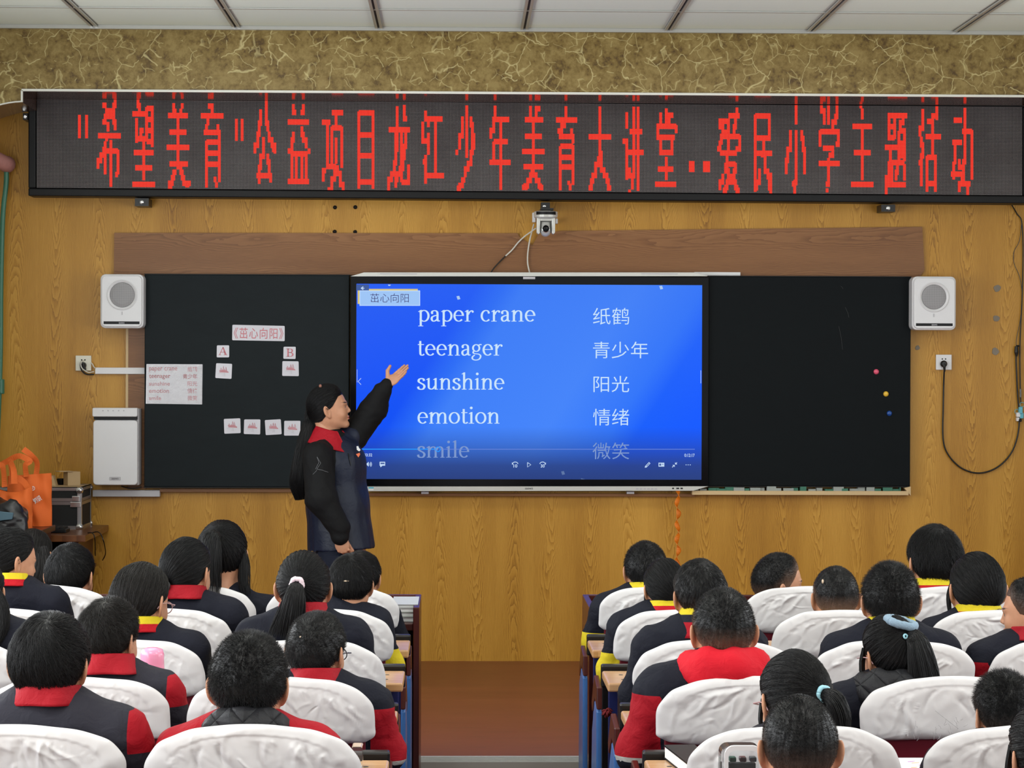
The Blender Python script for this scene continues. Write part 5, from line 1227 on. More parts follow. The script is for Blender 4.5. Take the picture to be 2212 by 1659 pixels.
def kid(label, side, row, u, vtop, w, style='boy', yaw=0, pitch=6, roll=0, collar='yellow_red', jacket='spring', hair=None, tails=(), ties=(), dd=.165, nx=0.0, hood=None,
        glasses=False, seed=0, floor=0.0, chair_x=None, yd=None, marks=(), hands=.09, neck=.108, wide=1.0, spot=None):
    yd = DC[row] if yd is None else yd; Dh = yd+dd; hair = dict(hair or {}); th = hair.get('th', .012 if style == 'girl' else .011)
    s = (w*Dh/5000/2-th)/SK[0]; s = min(max(s, .8), 1.25); top = P(u, vtop, Dh); H = np.array([P(u, vtop+40, Dh)[0], Dh, top[2]-SK[2]*s-th]); R_ = rot_m(yaw, pitch, roll)
    S = (.55*s+.45)*1.04*wide; NB = H+np.array([nx, -.022, -neck*s]); cx = XS[side][0 if u < 10000 and False else 0] if chair_x is None else chair_x
    t = thing('person', label, 'person', (NB[0], yd+.2, floor), 'pupils in the %s block' % ('left' if side == 'L' else 'right'))
    pv = np.array([.7*NB[0]+.3*cx, yd+.215, .52]); ch = pv*.35+NB*.65+np.array([0, .01, -.02]); arms = arm_points(NB, yd, S, 0, hands)
    knees = [(pv+np.array([sx*.08, 0, -.01]), np.array([pv[0]+sx*.085, yd+.53, .50+floor*.5]), np.array([pv[0]+sx*.085, yd+.48, .09+floor])) for sx in (-1, 1)]
    def torso(p, e):
        f = (1, 1.42, 1); d = s_cone(p, pv, ch, .125*S+e, .148*S+e, f)
        d = smin(d, s_cone(p, ch, NB+np.array([0, .0, -.03*S]), .145*S+e, .085*S+e, f), .06)
        d = smin(d, s_cone(p, NB+np.array([-.06*S, 0, -.03*S]), NB+np.array([.06*S, 0, -.03*S]), .048*S+e, .048*S+e), .03)
        for sx, (sh, el, wr) in zip((-1, 1), arms):
            d = smin(d, s_cone(p, NB+np.array([sx*.03*S, 0, -.02*S]), sh, .045*S+e, .05*S+e), .035)
        return d
    def body(p):
        d = torso(p, -.006); d = smin(d, s_cone(p, NB-np.array([0, 0, .03]), NB+np.array([0, .005, .03]), .048*s, .046*s), .02)
        for sh, el, wr in arms: d = smin(d, s_cone(p, sh, el, .042*S, .034*S), .03); d = smin(d, s_cone(p, el, wr, .034*S, .024*S), .012)
        for a, b, c in knees: d = smin(d, s_cone(p, a, b, .075*S, .05*S), .04); d = smin(d, s_cone(p, b, c, .05*S, .034*S), .015); d = smin(d, s_cone(p, c-np.array([0, .02, .04]), c+np.array([0, .13, -.055]), .032, .026), .015)
        return d
    lo = np.array([min(pv[0], NB[0])-.36, yd-.05, floor-.02]); hi = np.array([max(pv[0], NB[0])+.36, yd+.74, NB[2]+.10])
    Vb, Fb = surf_nets(body, lo, hi, .016, 1); hv, hf = HEAD_V, HEAD_F; Vh = H+s*(hv@R_.T); parts = [(Vb, Fb), (Vh, hf)]
    for sx, (sh, el, wr) in zip((-1, 1), arms):
        V_, F_ = HAND_REST; V_ = V_*np.array([sx*-1*-1, 1, 1])*.86*S; F2 = F_ if sx > 0 else F_[:, ::-1]
        V_ = V_*np.array([-1, 1, 1]); F2 = F2[:, ::-1]; a = -sx*math.radians(-18); Rz = np.array([[math.cos(a), -math.sin(a), 0], [math.sin(a), math.cos(a), 0], [0, 0, 1]])
        parts.append((wr+np.array([0, .022, -.012])+V_@Rz.T, F2))
    V, F = join(*parts); z0 = np.zeros(len(V)); lip, bro = z0.copy(), z0.copy(); lip[len(Vb):len(Vb)+len(hv)] = HEAD_LIP; bro[len(Vb):len(Vb)+len(hv)] = HEAD_BROW
    mk('body', V, F, 'skin', t, smooth=True, attrs={'lip': lip, 'brow': bro}); face_bits(t, H, R_, s)
    # jacket
    def jk(p):
        d = torso(p, .014)
        for sh, el, wr in arms: d = smin(d, s_cone(p, sh, el, .062*S, .056*S), .03); d = smin(d, s_cone(p, el, wr-(wr-el)*.06, .056*S, .040*S), .02)
        return np.maximum(d, (.46-p[:, 2]))
    Vj, Fj = surf_nets(jk, lo+np.array([0, 0, .44-floor]), hi, .0115, 1); Nn = vert_normals(Vj, Fj)
    q = Vj-NB; Vj = Vj+Nn*(vnoise(q, 15, seed, 2)*.005+np.abs(vnoise(q*np.array([1, 1, 1.7]), 30, seed+3, 2))*-.0075)[:, None]
    ax = np.abs(q[:, 0]); dz = (arms[0][0][2]-Vj[:, 2])/S; pa = np.full(len(Vj), -1.0); pb = pa.copy()
    if jacket == 'spring': pa = np.minimum(dz-.085, ax-.15*S); mt = 'spring_jacket'
    elif jacket == 'winter': lat = ax-.15*S-np.clip(-dz, 0, .1)*.3; pa = np.minimum(np.minimum(dz+.0, .15-dz), lat); pb = np.minimum(.006-np.abs(dz-.156), lat); mt = 'winter_jacket'
    elif jacket == 'charcoal': lat = ax-.168*S; pa = np.minimum(np.minimum(dz+.055, .03-dz), lat); mt = 'charcoal_jacket'
    elif jacket == 'red': pa = dz-.16; mt = 'red_jacket'
    else: mt = 'plain_navy_jacket'
    mk('jacket', Vj, Fj, mt, t, smooth=True, attrs={'pa': pa, 'pb': pb})
    def tr(p):
        d = s_ell(p, pv-np.array([0, .01, .0]), (.15*S, .105*S, .11*S))
        for a, b, c in knees: d = smin(d, s_cone(p, a, b, .084*S, .062*S), .04); d = smin(d, s_cone(p, b, c, .062*S, .05*S), .015)
        return d
    Vt, Ft = surf_nets(tr, lo, np.array([hi[0], hi[1], .66]), .018, 1); mk('trousers', Vt, Ft, 'navy_trousers', t, smooth=True)
    for a, b, c in knees:
        m = MB(); m.ball((c[0], c[1]+.045, floor+.045), (.042, .115, .045), 14, 8); m.build('shoe', 'shoe_rubber', t, smooth=True)
    # collar and hood
    C = NB+np.array([0, .004, .02*s])
    if collar == 'yellow_red': collar_ring(C, .068*s, .073*s, .050*s, .26, 'yellow_red_collar', t, seed=seed, bands=(.52, 2), fold=.8)
    elif collar == 'striped': collar_ring(C, .066*s, .073*s, .10*s, .45, 'striped_collar', t, seed=seed, bands=(.26, .5), fold=.55)
    elif collar == 'red': collar_ring(C, .074*s, .078*s, .050*s, .18, 'red_collar', t, seed=seed, fold=.82, wob=.005, point=.01)
    elif collar == 'red_points': collar_ring(C, .076*s, .080*s, .062*s, .42, 'red_collar', t, seed=seed, fold=.75, wob=.009, point=.02, gap=.35)
    elif collar == 'quilt': roll_ring(C+np.array([0, -.01, -.02*s]), .072*s, .07*s, .032*s, 'black_quilt', t, 'padded_collar', seed=seed, zs=1.15); collar_ring(C+np.array([0, 0, -.005]), .092*s, .09*s, .05*s, .55, 'red_collar', t, seed=seed, fold=.2, wob=.006)
    if hood == 'red': roll_ring(C+np.array([0, -.012, -.012]), .080*s, .074*s, .046*s, 'red_hood', t, 'hood', seed=seed, zs=1.05, gap=.3, tilt=.12, drop=.012)
    elif hood == 'quilt': roll_ring(C+np.array([0, -.02, -.02*s]), .082*s, .075*s, .042*s, 'black_quilt', t, 'hood', seed=seed, zs=1.3, drop=.02)
    # hair
    V, F, fd = hair_cap(style, th/s, seed, **{k: v for k, v in hair.items() if k not in ('th', 'mat')})
    if spot: pass
    n0 = len(V); parts = [(V, F)]
    for i, (path, r, cnt, flat) in enumerate(tails): parts.append(lock(path, r, seed+i, cnt, flat))
    V, F = join(*parts); fd = np.append(fd, np.zeros(len(V)-n0)); mk('hair', H+s*(V@R_.T), F, hair.get('mat', 'hair_black'), t, smooth=True, attrs={'fade': fd})
    for nm, mat, c, nrm, rmaj, rmin, wob in ties:
        nrm = np.asarray(nrm, float); nrm /= np.linalg.norm(nrm); a1 = np.cross(nrm, [0.1, .2, 1]); a1 /= np.linalg.norm(a1); a2 = np.cross(nrm, a1)
        pts = [np.asarray(c)+rmaj*(1+wob*math.sin(5*x))*(a1*math.cos(x)+a2*math.sin(x))+nrm*wob*.3*rmaj*math.sin(7*x) for x in np.linspace(0, 2*PI, 33)]
        m = MB().tube(pts, [rmin*(1+wob*math.sin(9*i)) for i in range(33)], 10); m.V[0] = H+s*(m.V[0]@R_.T); m.build(nm, mat, t, smooth=True)
    for c, r3 in marks:
        m = MB(); m.ball((0, 0, 0), 1.0, 12, 8); m.V[0] = H+s*((m.V[0]*np.array(r3)+np.array(c))@R_.T); m.build('scalp_mark', 'scalp', t, smooth=True)
    if glasses:
        m = MB(); tr_ = lambda p: H+s*(R_@np.asarray(p, float))
        for sx in (-1, 1):
            m.tube([tr_((sx*.034+.021*math.cos(a), .102-.006*abs(math.cos(a)), -.014+.017*math.sin(a))) for a in np.linspace(0, 2*PI, 25)], .0016, 6)
            m.tube([tr_((sx*.056, .1, -.008)), tr_((sx*.08, .07, -.007)), tr_((sx*.083, .02, -.007)), tr_((sx*.084, -.012, -.012)), tr_((sx*.082, -.026, -.03))], .0017, 6)
        m.tube([tr_((-.013, .104, -.012)), tr_((0, .108, -.01)), tr_((.013, .104, -.012))], .0014, 6); m.build('glasses', glasses, t, smooth=True)
    return t
plain('scalp', srgb(206, 184, 160), .6); plain('scrunchie_white', srgb(222, 200, 208), .6, noise=.1, scale=150); plain('scrunchie_dark', srgb(62, 64, 66), .6, noise=.3, scale=80); plain('scrunchie_tan', srgb(132, 112, 70), .8, noise=.2, scale=120)
plain('scrunchie_blue', srgb(128, 150, 168), .95, noise=.25, scale=260, bump=.8); plain('tie_cyan', srgb(150, 200, 214), .5); plain('glasses_dark', srgb(40, 42, 52), .25); plain('glasses_pink', srgb(186, 150, 150), .25)
LX, RX = XS['L'], XS['R']
BOY = dict(length=.022, lift=.2, count=4600, th=.012, messy=.22, wid=.0007); CREW = dict(length=.0075, lift=.8, count=9000, th=.010, messy=.45, wid=.0005)
GIRL = lambda tie: dict(th=.011, tie=tie, length=.085, lift=.03, count=3400, messy=.06, wid=.0008, mat='hair_black')
# ---- left block
kid('person with short black hair and both ears out, left front row near the podium', 'L', 0, 152, 1174, 104, yaw=-14, pitch=8, chair_x=LX[2], hair=dict(BOY, whorl=(.0, -.55, .83)), seed=1, collar='none')
kid('person with a long high ponytail and loose side hair, left front row', 'L', 0, 480, 1124, 110, 'girl', yaw=-8, chair_x=LX[1], hair=GIRL((0, -.8, .6)), seed=2, collar='none', jacket='plain', neck=.15,
    tails=[([(0, -.09, .062), (-.008, -.128, .04), (-.014, -.135, -.04), (-.016, -.125, -.15)], [.018, .03, .042, .05], 714, .6), ([(.068, -.02, .03), (.082, -.03, -.03), (.086, -.04, -.09), (.1, -.05, -.14)], [.012, .018, .02, .016], 204, .6)])
kid('person with short hair half hidden behind the boy with a scalp mark, left block', 'L', 0, 780, 1190, 88, yaw=-10, chair_x=LX[0], hair=BOY, seed=3, collar='none', nx=-.05)
kid('person with yellow and red collar turned right, at the left edge', 'L', 1, 22, 1140, 104, 'girl', yaw=-52, pitch=10, chair_x=LX[2], hair=GIRL((-.3, -.8, -.5)), seed=4)
kid('person with a red collar and a low ponytail in a dark scrunchie, left second row', 'L', 1, 402, 1161, 110, 'girl', yaw=-22, pitch=10, chair_x=LX[1], hair=GIRL((-.35, -.8, -.5)), seed=5, collar='red', jacket='spring', nx=-.005,
    tails=[([(-.03, -.085, -.05), (-.045, -.11, -.075), (-.04, -.105, -.12), (-.02, -.1, -.16)], [.016, .026, .024, .012], 340, .8)], ties=[('scrunchie', 'scrunchie_dark', (-.03, -.095, -.055), (-.4, -.6, -.5), .02, .011, .12)])
kid('person with a pale scalp mark and navy jacket at the aisle, left second row', 'L', 1, 758, 1197, 98, 'boy', yaw=-4, pitch=8, chair_x=LX[0], hair=dict(BOY, length=.03, lift=.2, th=.012), seed=6, collar='none', nx=-.055, marks=[((-.006, -.105, .002), (.012, .004, .0035))])
kid('person with long hair cut off by the left edge, third row', 'L', 2, -50, 1200, 118, 'girl', chair_x=LX[2], hair=GIRL((0, -.9, -.4)), seed=7, collar='red',
    tails=[([(.05, -.06, .02), (.085, -.07, -.05), (.09, -.08, -.12), (.07, -.09, -.18)], [.02, .028, .028, .015], 374, .7)])
kid('person with smooth hair, glasses and yellow collar, left third row', 'L', 2, 303, 1214, 124, 'girl', yaw=-26, pitch=12, chair_x=LX[1], hair=dict(GIRL((.1, -.4, -.9)), mat='hair_soft'), seed=8, glasses='glasses_pink')
kid('person with a thick ponytail in a white hair tie, left third row', 'L', 2, 656, 1190, 118, 'girl', yaw=0, pitch=6, chair_x=LX[0], hair=GIRL((-.15, -.98, .02)), seed=9, collar='red', jacket='spring',
    tails=[([(-.014, -.098, .006), (-.018, -.128, -.02), (-.03, -.128, -.09), (-.042, -.115, -.165)], [.016, .027, .042, .056], 884, .6)], ties=[('hair_tie', 'scrunchie_white', (-.014, -.107, .004), (-.1, -1, -.2), .017, .008, .08)])
kid('person with shaggy dark hair and a pointed red collar, left fourth row', 'L', 3, 235, 1292, 132, 'boy', yaw=-24, pitch=10, chair_x=LX[1], hair=dict(BOY, length=.040, lift=.2, th=.013, messy=.35, wid=.0007, mat='hair_soft'), seed=10, collar='red_points', jacket='charcoal')
kid('person with cropped hair, glasses and red collar at the aisle, left fourth row', 'L', 3, 684, 1322, 127, 'boy', yaw=-22, pitch=6, chair_x=LX[0], hair=dict(CREW, whorl=(-.15, -.7, .7)), marks=[((-.008, -.0945, .036), (.0045, .004, .0045))], seed=11, collar='red', jacket='winter', glasses='glasses_dark')
kid('person with messy black hair and a charcoal jacket, bottom left corner', 'L', 4, 108, 1322, 168, 'boy', yaw=-6, pitch=8, chair_x=LX[1], hair=dict(length=.05, lift=.10, th=.014, count=5000, messy=.22, wid=.0007, whorl=(.1, -.6, .8), line='mop'), seed=12, collar='red', jacket='charcoal', wide=1.1)
kid('person with flat cropped hair and a black quilted collar, bottom left', 'L', 4, 538, 1366, 167, 'boy', yaw=-4, pitch=6, chair_x=LX[0], hair=dict(CREW, length=.009, th=.012, count=12000, whorl=(.05, -.4, .9)), seed=13, collar='quilt', jacket='red')
# ---- right block
kid('person with round cropped hair and navy jacket at the aisle, right front row', 'R', 0, 1394, 1170, 93, 'boy', yaw=4, pitch=8, chair_x=RX[0], hair=CREW, seed=21)
kid('person turned sideways showing the face above the chair, right front row', 'R', 0, 1680, 1195, 96, 'boy', yaw=-76, pitch=2, roll=8, chair_x=RX[1], hair=dict(CREW, fade=.5), seed=22, collar='none', nx=-.02, jacket='plain', neck=.13)
kid('tall person with bowl-cut black hair and yellow collar, right front row', 'R', 0, 2020, 1135, 119, 'boy', yaw=10, pitch=4, chair_x=RX[2], hair=dict(BOY, length=.05, lift=.15, th=.013, line='boy'), seed=23, neck=.112)
kid('person with loose strands beside the left ear and yellow collar, right second row', 'R', 1, 1437, 1207, 96, 'girl', yaw=10, pitch=8, chair_x=RX[0], hair=GIRL((.3, -.8, -.5)), seed=24,
    tails=[([(-.07, .01, .0), (-.083, .0, -.04), (-.085, -.01, -.09), (-.08, -.015, -.14)], [.006, .006, .004, .002], 40, .7)])
kid('person with a buzz cut and a small bald scar, right second row', 'R', 1, 1805, 1224, 99, 'boy', yaw=2, pitch=6, chair_x=RX[1], hair=dict(CREW, th=.006, length=.005, fade=.7), seed=25, marks=[((-.058, -.064, .052), (.004, .004, .008))])
kid('person with black hair in a low tan tie, right second row', 'R', 1, 2110, 1193, 119, 'girl', yaw=4, pitch=6, chair_x=RX[2], hair=GIRL((.4, -.7, -.6)), seed=26,
    tails=[([(-.066, .03, .02), (-.083, .025, -.03), (-.082, .015, -.08), (-.072, .01, -.125)], [.008, .008, .006, .002], 50, .7), ([(.045, -.075, -.075), (.05, -.095, -.1), (.05, -.1, -.15)], [.014, .02, .014], 204, .8)], ties=[('hair_tie', 'scrunchie_tan', (.047, -.085, -.085), (.1, -.5, -.8), .019, .008, .06)])
kid('person with black hair and a yellow, navy and red collar, right third row', 'R', 2, 1512, 1208, 118, 'boy', yaw=8, pitch=6, chair_x=RX[0], hair=dict(BOY, length=.014, fade=.12), seed=27, collar='striped', jacket='plain', neck=.115)
kid('person with a broad dark crop and both ears sticking out, right third row', 'R', 2, 1923, 1216, 122, 'boy', yaw=0, pitch=6, chair_x=RX[1], hair=dict(CREW, length=.012), seed=28)
kid('person in profile facing left with a red collar, at the right edge', 'R', 2, 2228, 1248, 112, 'boy', yaw=62, pitch=4, chair_x=RX[2], hair=dict(CREW, fade=.25), seed=29, collar='red', jacket='winter')
kid('person in a red hood and red-sleeved jacket, right fourth row', 'R', 3, 1562, 1272, 135, 'boy', yaw=4, pitch=8, chair_x=RX[0], hair=dict(CREW, th=.008, fade=.5), seed=30, collar='none', hood='red', jacket='winter', wide=1.12)
kid('person with a blue fuzzy scrunchie and a black quilted hood, right fourth row', 'R', 3, 1925, 1328, 126, 'girl', yaw=20, pitch=10, roll=-4, chair_x=RX[1], hair=GIRL((.15, -.85, .45)), seed=31, collar='none', hood='quilt', jacket='winter', glasses='glasses_pink',
    tails=[([(.015, -.088, .045), (.022, -.118, .03), (.026, -.128, -.03), (.03, -.125, -.1), (.02, -.115, -.185)], [.018, .03, .042, .052, .056], 1292, .45), ([(-.072, .03, .02), (-.09, .03, -.03), (-.095, .02, -.08), (-.09, .0, -.13)], [.008, .009, .007, .002], 60, .6)],
    ties=[('scrunchie', 'scrunchie_blue', (.014, -.062, .083), (.25, -.35, .9), .042, .0125, .05), ('hair_clip', 'tie_cyan', (-.004, -.106, .04), (.1, -1, .2), .006, .003, 0)])
kid('person with combed hair in a low pale blue tie, right fifth row', 'R', 4, 1718, 1406, 158, 'girl', yaw=14, pitch=12, chair_x=RX[0], hair=GIRL((.35, -.9, .05)), seed=32, collar='red', jacket='charcoal', nx=.01,
    tails=[([(.03, -.092, .0), (.045, -.125, -.015), (.06, -.125, -.06), (.062, -.12, -.12)], [.014, .022, .026, .016], 374, .8), ([(-.072, .03, .0), (-.085, .02, -.05), (-.082, .01, -.1)], [.005, .005, .002], 30, .7)], ties=[('hair_tie', 'tie_cyan', (.032, -.1, .0), (.2, -1, -.2), .015, .006, .05)], glasses='glasses_pink')
kid('person with dense rounded dark hair at the lower right', 'R', 4, 2168, 1452, 134, 'boy', yaw=10, pitch=6, chair_x=RX[1], hair=dict(CREW, length=.016, th=.011, fade=.1), seed=33, collar='red', jacket='winter')
kid('person with a shaved head in the bottom row of the right block', 'R', 5, 1727, 1504, 163, 'boy', yaw=0, pitch=8, chair_x=RX[0], hair=dict(CREW, th=.005, length=.005, count=12000, fade=.2, wid=.00045, whorl=(.05, -.2, .95)), seed=34, collar='red', jacket='charcoal')
kid('person with black hair tied back at the lower right edge', 'R', 5, 2262, 1520, 172, 'girl', yaw=12, pitch=6, chair_x=RX[1], hair=GIRL((.2, -.95, .1)), seed=35, collar='red', jacket='charcoal',
    tails=[([(-.07, .03, .02), (-.086, .02, -.04), (-.08, .0, -.1)], [.007, .007, .002], 50, .7)])
kid('person with loose dark hair half hidden behind the leftmost pupil with yellow collar', 'L', 0, 70, 1142, 86, 'girl', yaw=-10, pitch=10, yd=9.85, dd=.1, floor=.13, chair_x=-1.8, hair=dict(GIRL((0, -.3, -.95)), mat='hair_soft'), seed=36, collar='none', jacket='plain',
    tails=[([(sx*.06, -.06, .02), (sx*.078, -.075, -.05), (sx*.07, -.08, -.12), (sx*.05, -.08, -.18)], [.03, .036, .036, .02], 272, .8) for sx in (-1, 0, 1)])
# ================================================================== THE TEACHER
DT = 11.60; PX = DT/5000
def tp(u, v, dy=0.0): p = P(u, v, DT); return p+np.array([0, dy, 0])
T_ = thing('person', 'standing person with long black ponytail, navy vest and red collar pointing at the screen', 'person', (tp(735, 1180)[0], DT, Z_STAGE))
H = tp(708, 879); R_ = rot_m(-84, -9, 2); s = 1.02
NB = tp(711, 950); shN, elN, wrN = tp(690, 984, -.155), tp(699, 1072, -.21), tp(737, 1146, -.215)
shF, elF, wrF = tp(762, 944, .10), tp(805, 884, .10), tp(830.5, 836, .06)
c1_, c2_, c3_ = tp(725, 1000), tp(729, 1090), tp(737, 1185)
hips = tp(735, 1200); fl = [(hips+np.array([-.02, -.085, -.03]), tp(728, 1330, -.09), np.array([tp(722, 0)[0], DT-.10, Z_STAGE+.09])), (hips+np.array([.03, .085, -.03]), tp(748, 1330, .09), np.array([tp(752, 0)[0], DT+.10, Z_STAGE+.09]))]
def t_torso(p, e):
    d = s_cone(p, c1_, c2_, .118+e, .125+e); d = smin(d, s_cone(p, c2_, hips, .125+e, .13+e), .04)
    d = smin(d, s_cone(p, NB-np.array([0, 0, .03]), c1_, .07+e, .118+e), .05)
    return smin(smin(d, s_cone(p, NB-np.array([0, 0, .035]), shN, .05+e, .05+e), .04), s_cone(p, NB-np.array([0, 0, .02]), shF, .05+e, .045+e), .04)
def t_body(p):
    d = t_torso(p, 0); d = smin(d, s_cone(p, NB-np.array([0, 0, .05]), H+np.array([-.02, 0, -.06]), .055, .05), .02)
    for a, b, c in ((shN, elN, wrN), (shF, elF, wrF)): d = smin(d, s_cone(p, a, b, .05, .04), .03); d = smin(d, s_cone(p, b, c, .04, .026), .012)
    for a, b, c in fl: d = smin(d, s_cone(p, a, b, .09, .06), .04); d = smin(d, s_cone(p, b, c, .06, .04), .015); d = smin(d, s_cone(p, c-np.array([.03, 0, .05]), c+np.array([.13, -.03, -.06]), .036, .03), .015)
    return d
lo, hi = np.array([tp(630, 0)[0], DT-.40, Z_STAGE-.02]), np.array([tp(880, 0)[0], DT+.35, 1.75])
Vb, Fb = surf_nets(t_body, lo, hi, .014, 1); Vh = H+s*(HEAD_V@R_.T); parts = [(Vb, Fb), (Vh, HEAD_F)]
def put_hand(hand, W, f, pn, mirror, k):
    f = np.asarray(f, float); f /= np.linalg.norm(f); pn = np.asarray(pn, float); pn -= f*pn.dot(f); pn /= np.linalg.norm(pn); z = -pn; x = np.cross(f, z)
    V, F = hand; V = V*k
    if mirror: V = V*np.array([-1, 1, 1]); F = F[:, ::-1]
    return W+V@np.stack([x, f, z]), F
open_hand = make_hand((.02, .05, .08, .12), .35, (-.062, .052, -.022)); fist = make_hand((1.05, 1.15, 1.2, 1.25), .5, (-.03, .06, -.03))
parts.append(put_hand(open_hand, wrF+np.array([.012, 0, .013]), (.77, .08, .62), (-.35, -.72, .55), True, .86))
parts.append(put_hand(fist, wrN+np.array([.006, 0, -.02]), (.25, .05, -.95), (.1, .95, .1), False, .9))
V, F = join(*parts); lip, bro = np.zeros(len(V)), np.zeros(len(V)); lip[len(Vb):len(Vb)+len(HEAD_V)] = HEAD_LIP; bro[len(Vb):len(Vb)+len(HEAD_V)] = HEAD_BROW
mk('body', V, F, 'skin', T_, smooth=True, attrs={'lip': lip, 'brow': bro}); face_bits(T_, H, R_, s)
cloth('black_sweater', srgb(11, 11, 13), bump=.25); cloth('navy_vest', srgb(17, 25, 46), rough=.5, spec=.35, bump=.3); cloth('teacher_trousers', srgb(15, 20, 36))
def t_sweater(p):
    d = np.maximum(t_torso(p, .012), 1.02-p[:, 2]); d = smin(d, s_cone(p, NB-np.array([0, 0, .06]), NB+np.array([.008, 0, .02]), .064, .056), .015)
    d = smin(d, s_cone(p, shN, elN, .075, .078), .03); d = smin(d, s_cone(p, elN, wrN+np.array([0, 0, .035]), .078, .055), .03); d = smin(d, s_cone(p, wrN+np.array([0, 0, .03]), wrN-np.array([-.003, 0, .012]), .05, .046), .006)
    d = smin(d, s_cone(p, shF, elF, .072, .066), .03); d = smin(d, s_cone(p, elF, wrF-(wrF-elF)*.22, .066, .05), .03); d = smin(d, s_cone(p, wrF-(wrF-elF)*.2, wrF+np.array([.004, 0, .006]), .040, .036), .006)
    return d
Vs_, Fs_ = surf_nets(t_sweater, lo, hi, .0095, 1); Nn = vert_normals(Vs_, Fs_); q = Vs_-NB
Vs_ = Vs_+Nn*(vnoise(q, 20, 3, 2)*.004+np.abs(vnoise(q*np.array([1, 1, 1.6]), 40, 8, 2))*-.006)[:, None]
sw = mk('sweater', Vs_, Fs_, 'black_sweater', T_, smooth=True)
def t_vest(p):
    d = s_cone(p, c1_, c2_, .140, .153); d = smin(d, s_cone(p, c2_, c3_, .153, .170), .03)
    d = smin(d, s_cone(p, NB-np.array([0, 0, .035]), c1_, .075, .14), .05)
    d = smin(smin(d, s_cone(p, NB-np.array([0, 0, .03]), shN+np.array([0, .05, .012]), .058, .060), .03), s_cone(p, NB-np.array([0, 0, .02]), shF+np.array([-.01, -.03, .0]), .055, .055), .03)
    hem = c3_[2]-.004+.06*(p[:, 0]-c3_[0])
    d = np.maximum(d, hem-p[:, 2])
    return -smin(-d, -(.0-s_cone(p, shN+np.array([0, -.035, -.02]), elN+np.array([0, -.03, 0]), .082, .084))*-1, .012) if False else d
Vv, Fv = surf_nets(t_vest, lo, hi, .0095, 1); Nn = vert_normals(Vv, Fv); q = Vv-NB
Vv = Vv+Nn*(vnoise(q*np.array([1, 1, .5]), 16, 5, 2)*.006+np.abs(vnoise(q*np.array([1.4, 1.4, .45]), 30, 12, 2))*-.006)[:, None]
vest = mk('vest', Vv, Fv, 'navy_vest', T_, smooth=True)
def ray_on(u, v, V, r=.02):
    """nearest vest vertex seen at the photo point"""
    pr = (V-CAM)@np.stack([CR, CU, CF]).T; x = W_IMG/2+pr[:, 0]/pr[:, 2]*F_PX; y = H_IMG/2-pr[:, 1]/pr[:, 2]*F_PX
    m = (np.abs(x-u) < 7) & (np.abs(y-v) < 7); return V[m][np.argmin(pr[m, 2])] if m.any() else P(u, v, DT-.17)
m = MB(); zp = [ray_on(u, v, Vv)+np.array([.001, -.004, 0]) for u, v in ((757, 972), (759, 985), (763, 1000), (775, 1012), (790, 1030))]
m.tube(zp[:3], .0022, 6); m.build('zip', 'steel_black', vest)
def decal(pts, mat, name, lift=.004):
    c = [ray_on(u, v, Vv)+np.array([0, -lift, 0]) for u, v in pts]; y = min(p[1] for p in c); mm = MB()
    W = [P(u, v, y) for u, v in pts]; mm.add(W+[w+np.array([0, .004, 0]) for w in W], [list(range(len(W))), list(range(2*len(W)-1, len(W)-1, -1))]+[(i, i+len(W), (i+1) % len(W)+len(W), (i+1) % len(W)) for i in range(len(W))]); mm.build(name, mat, vest)
plain('logo_orange', srgb(214, 104, 62), .5); plain('logo_white', srgb(214, 214, 214), .5)
decal([(770, 964), (774, 963.5), (775, 967), (779, 972), (776, 975), (771, 972)], 'logo_white', 'emblem'); decal([(769, 981), (777, 978), (778, 982), (774, 988)], 'logo_orange', 'emblem_patch')
Vt, Ft = surf_nets(lambda p: smin(smin(smin(s_cone(p, *fl[0][:2], .10, .085), s_cone(p, *fl[0][1:], .085, .075), .02), smin(s_cone(p, *fl[1][:2], .10, .085), s_cone(p, *fl[1][1:], .085, .075), .02), .02), s_ell(p, hips, (.13, .15, .11)), .03), lo, np.array([hi[0], hi[1], 1.0]), .016, 1)
mk('trousers', Vt, Ft, 'teacher_trousers', T_, smooth=True)
for a, b, c in fl:
    m = MB(); m.ball((c[0]+.05, c[1]-.01, Z_STAGE+.05), (.13, .048, .05), 16, 10); m.build('shoe', 'shoe_rubber', T_, smooth=True)
# stitching of the near sleeve
m = MB(); plain('grey_thread', srgb(120, 122, 126), .8)
def on_sweater(pts): return np.array([ray_on(u, v, Vs_)+np.array([0, -.003, 0]) for u, v in pts])
for pts in (((682, 980), (685, 995), (688, 1008)), ((684, 980), (687, 995), (690, 1008)), ((671, 1018), (680, 1010), (690, 1008), (702, 1009), (716, 1014))): m.tube(on_sweater(pts), .0008, 5)
m.build('stitching', 'grey_thread', sw)
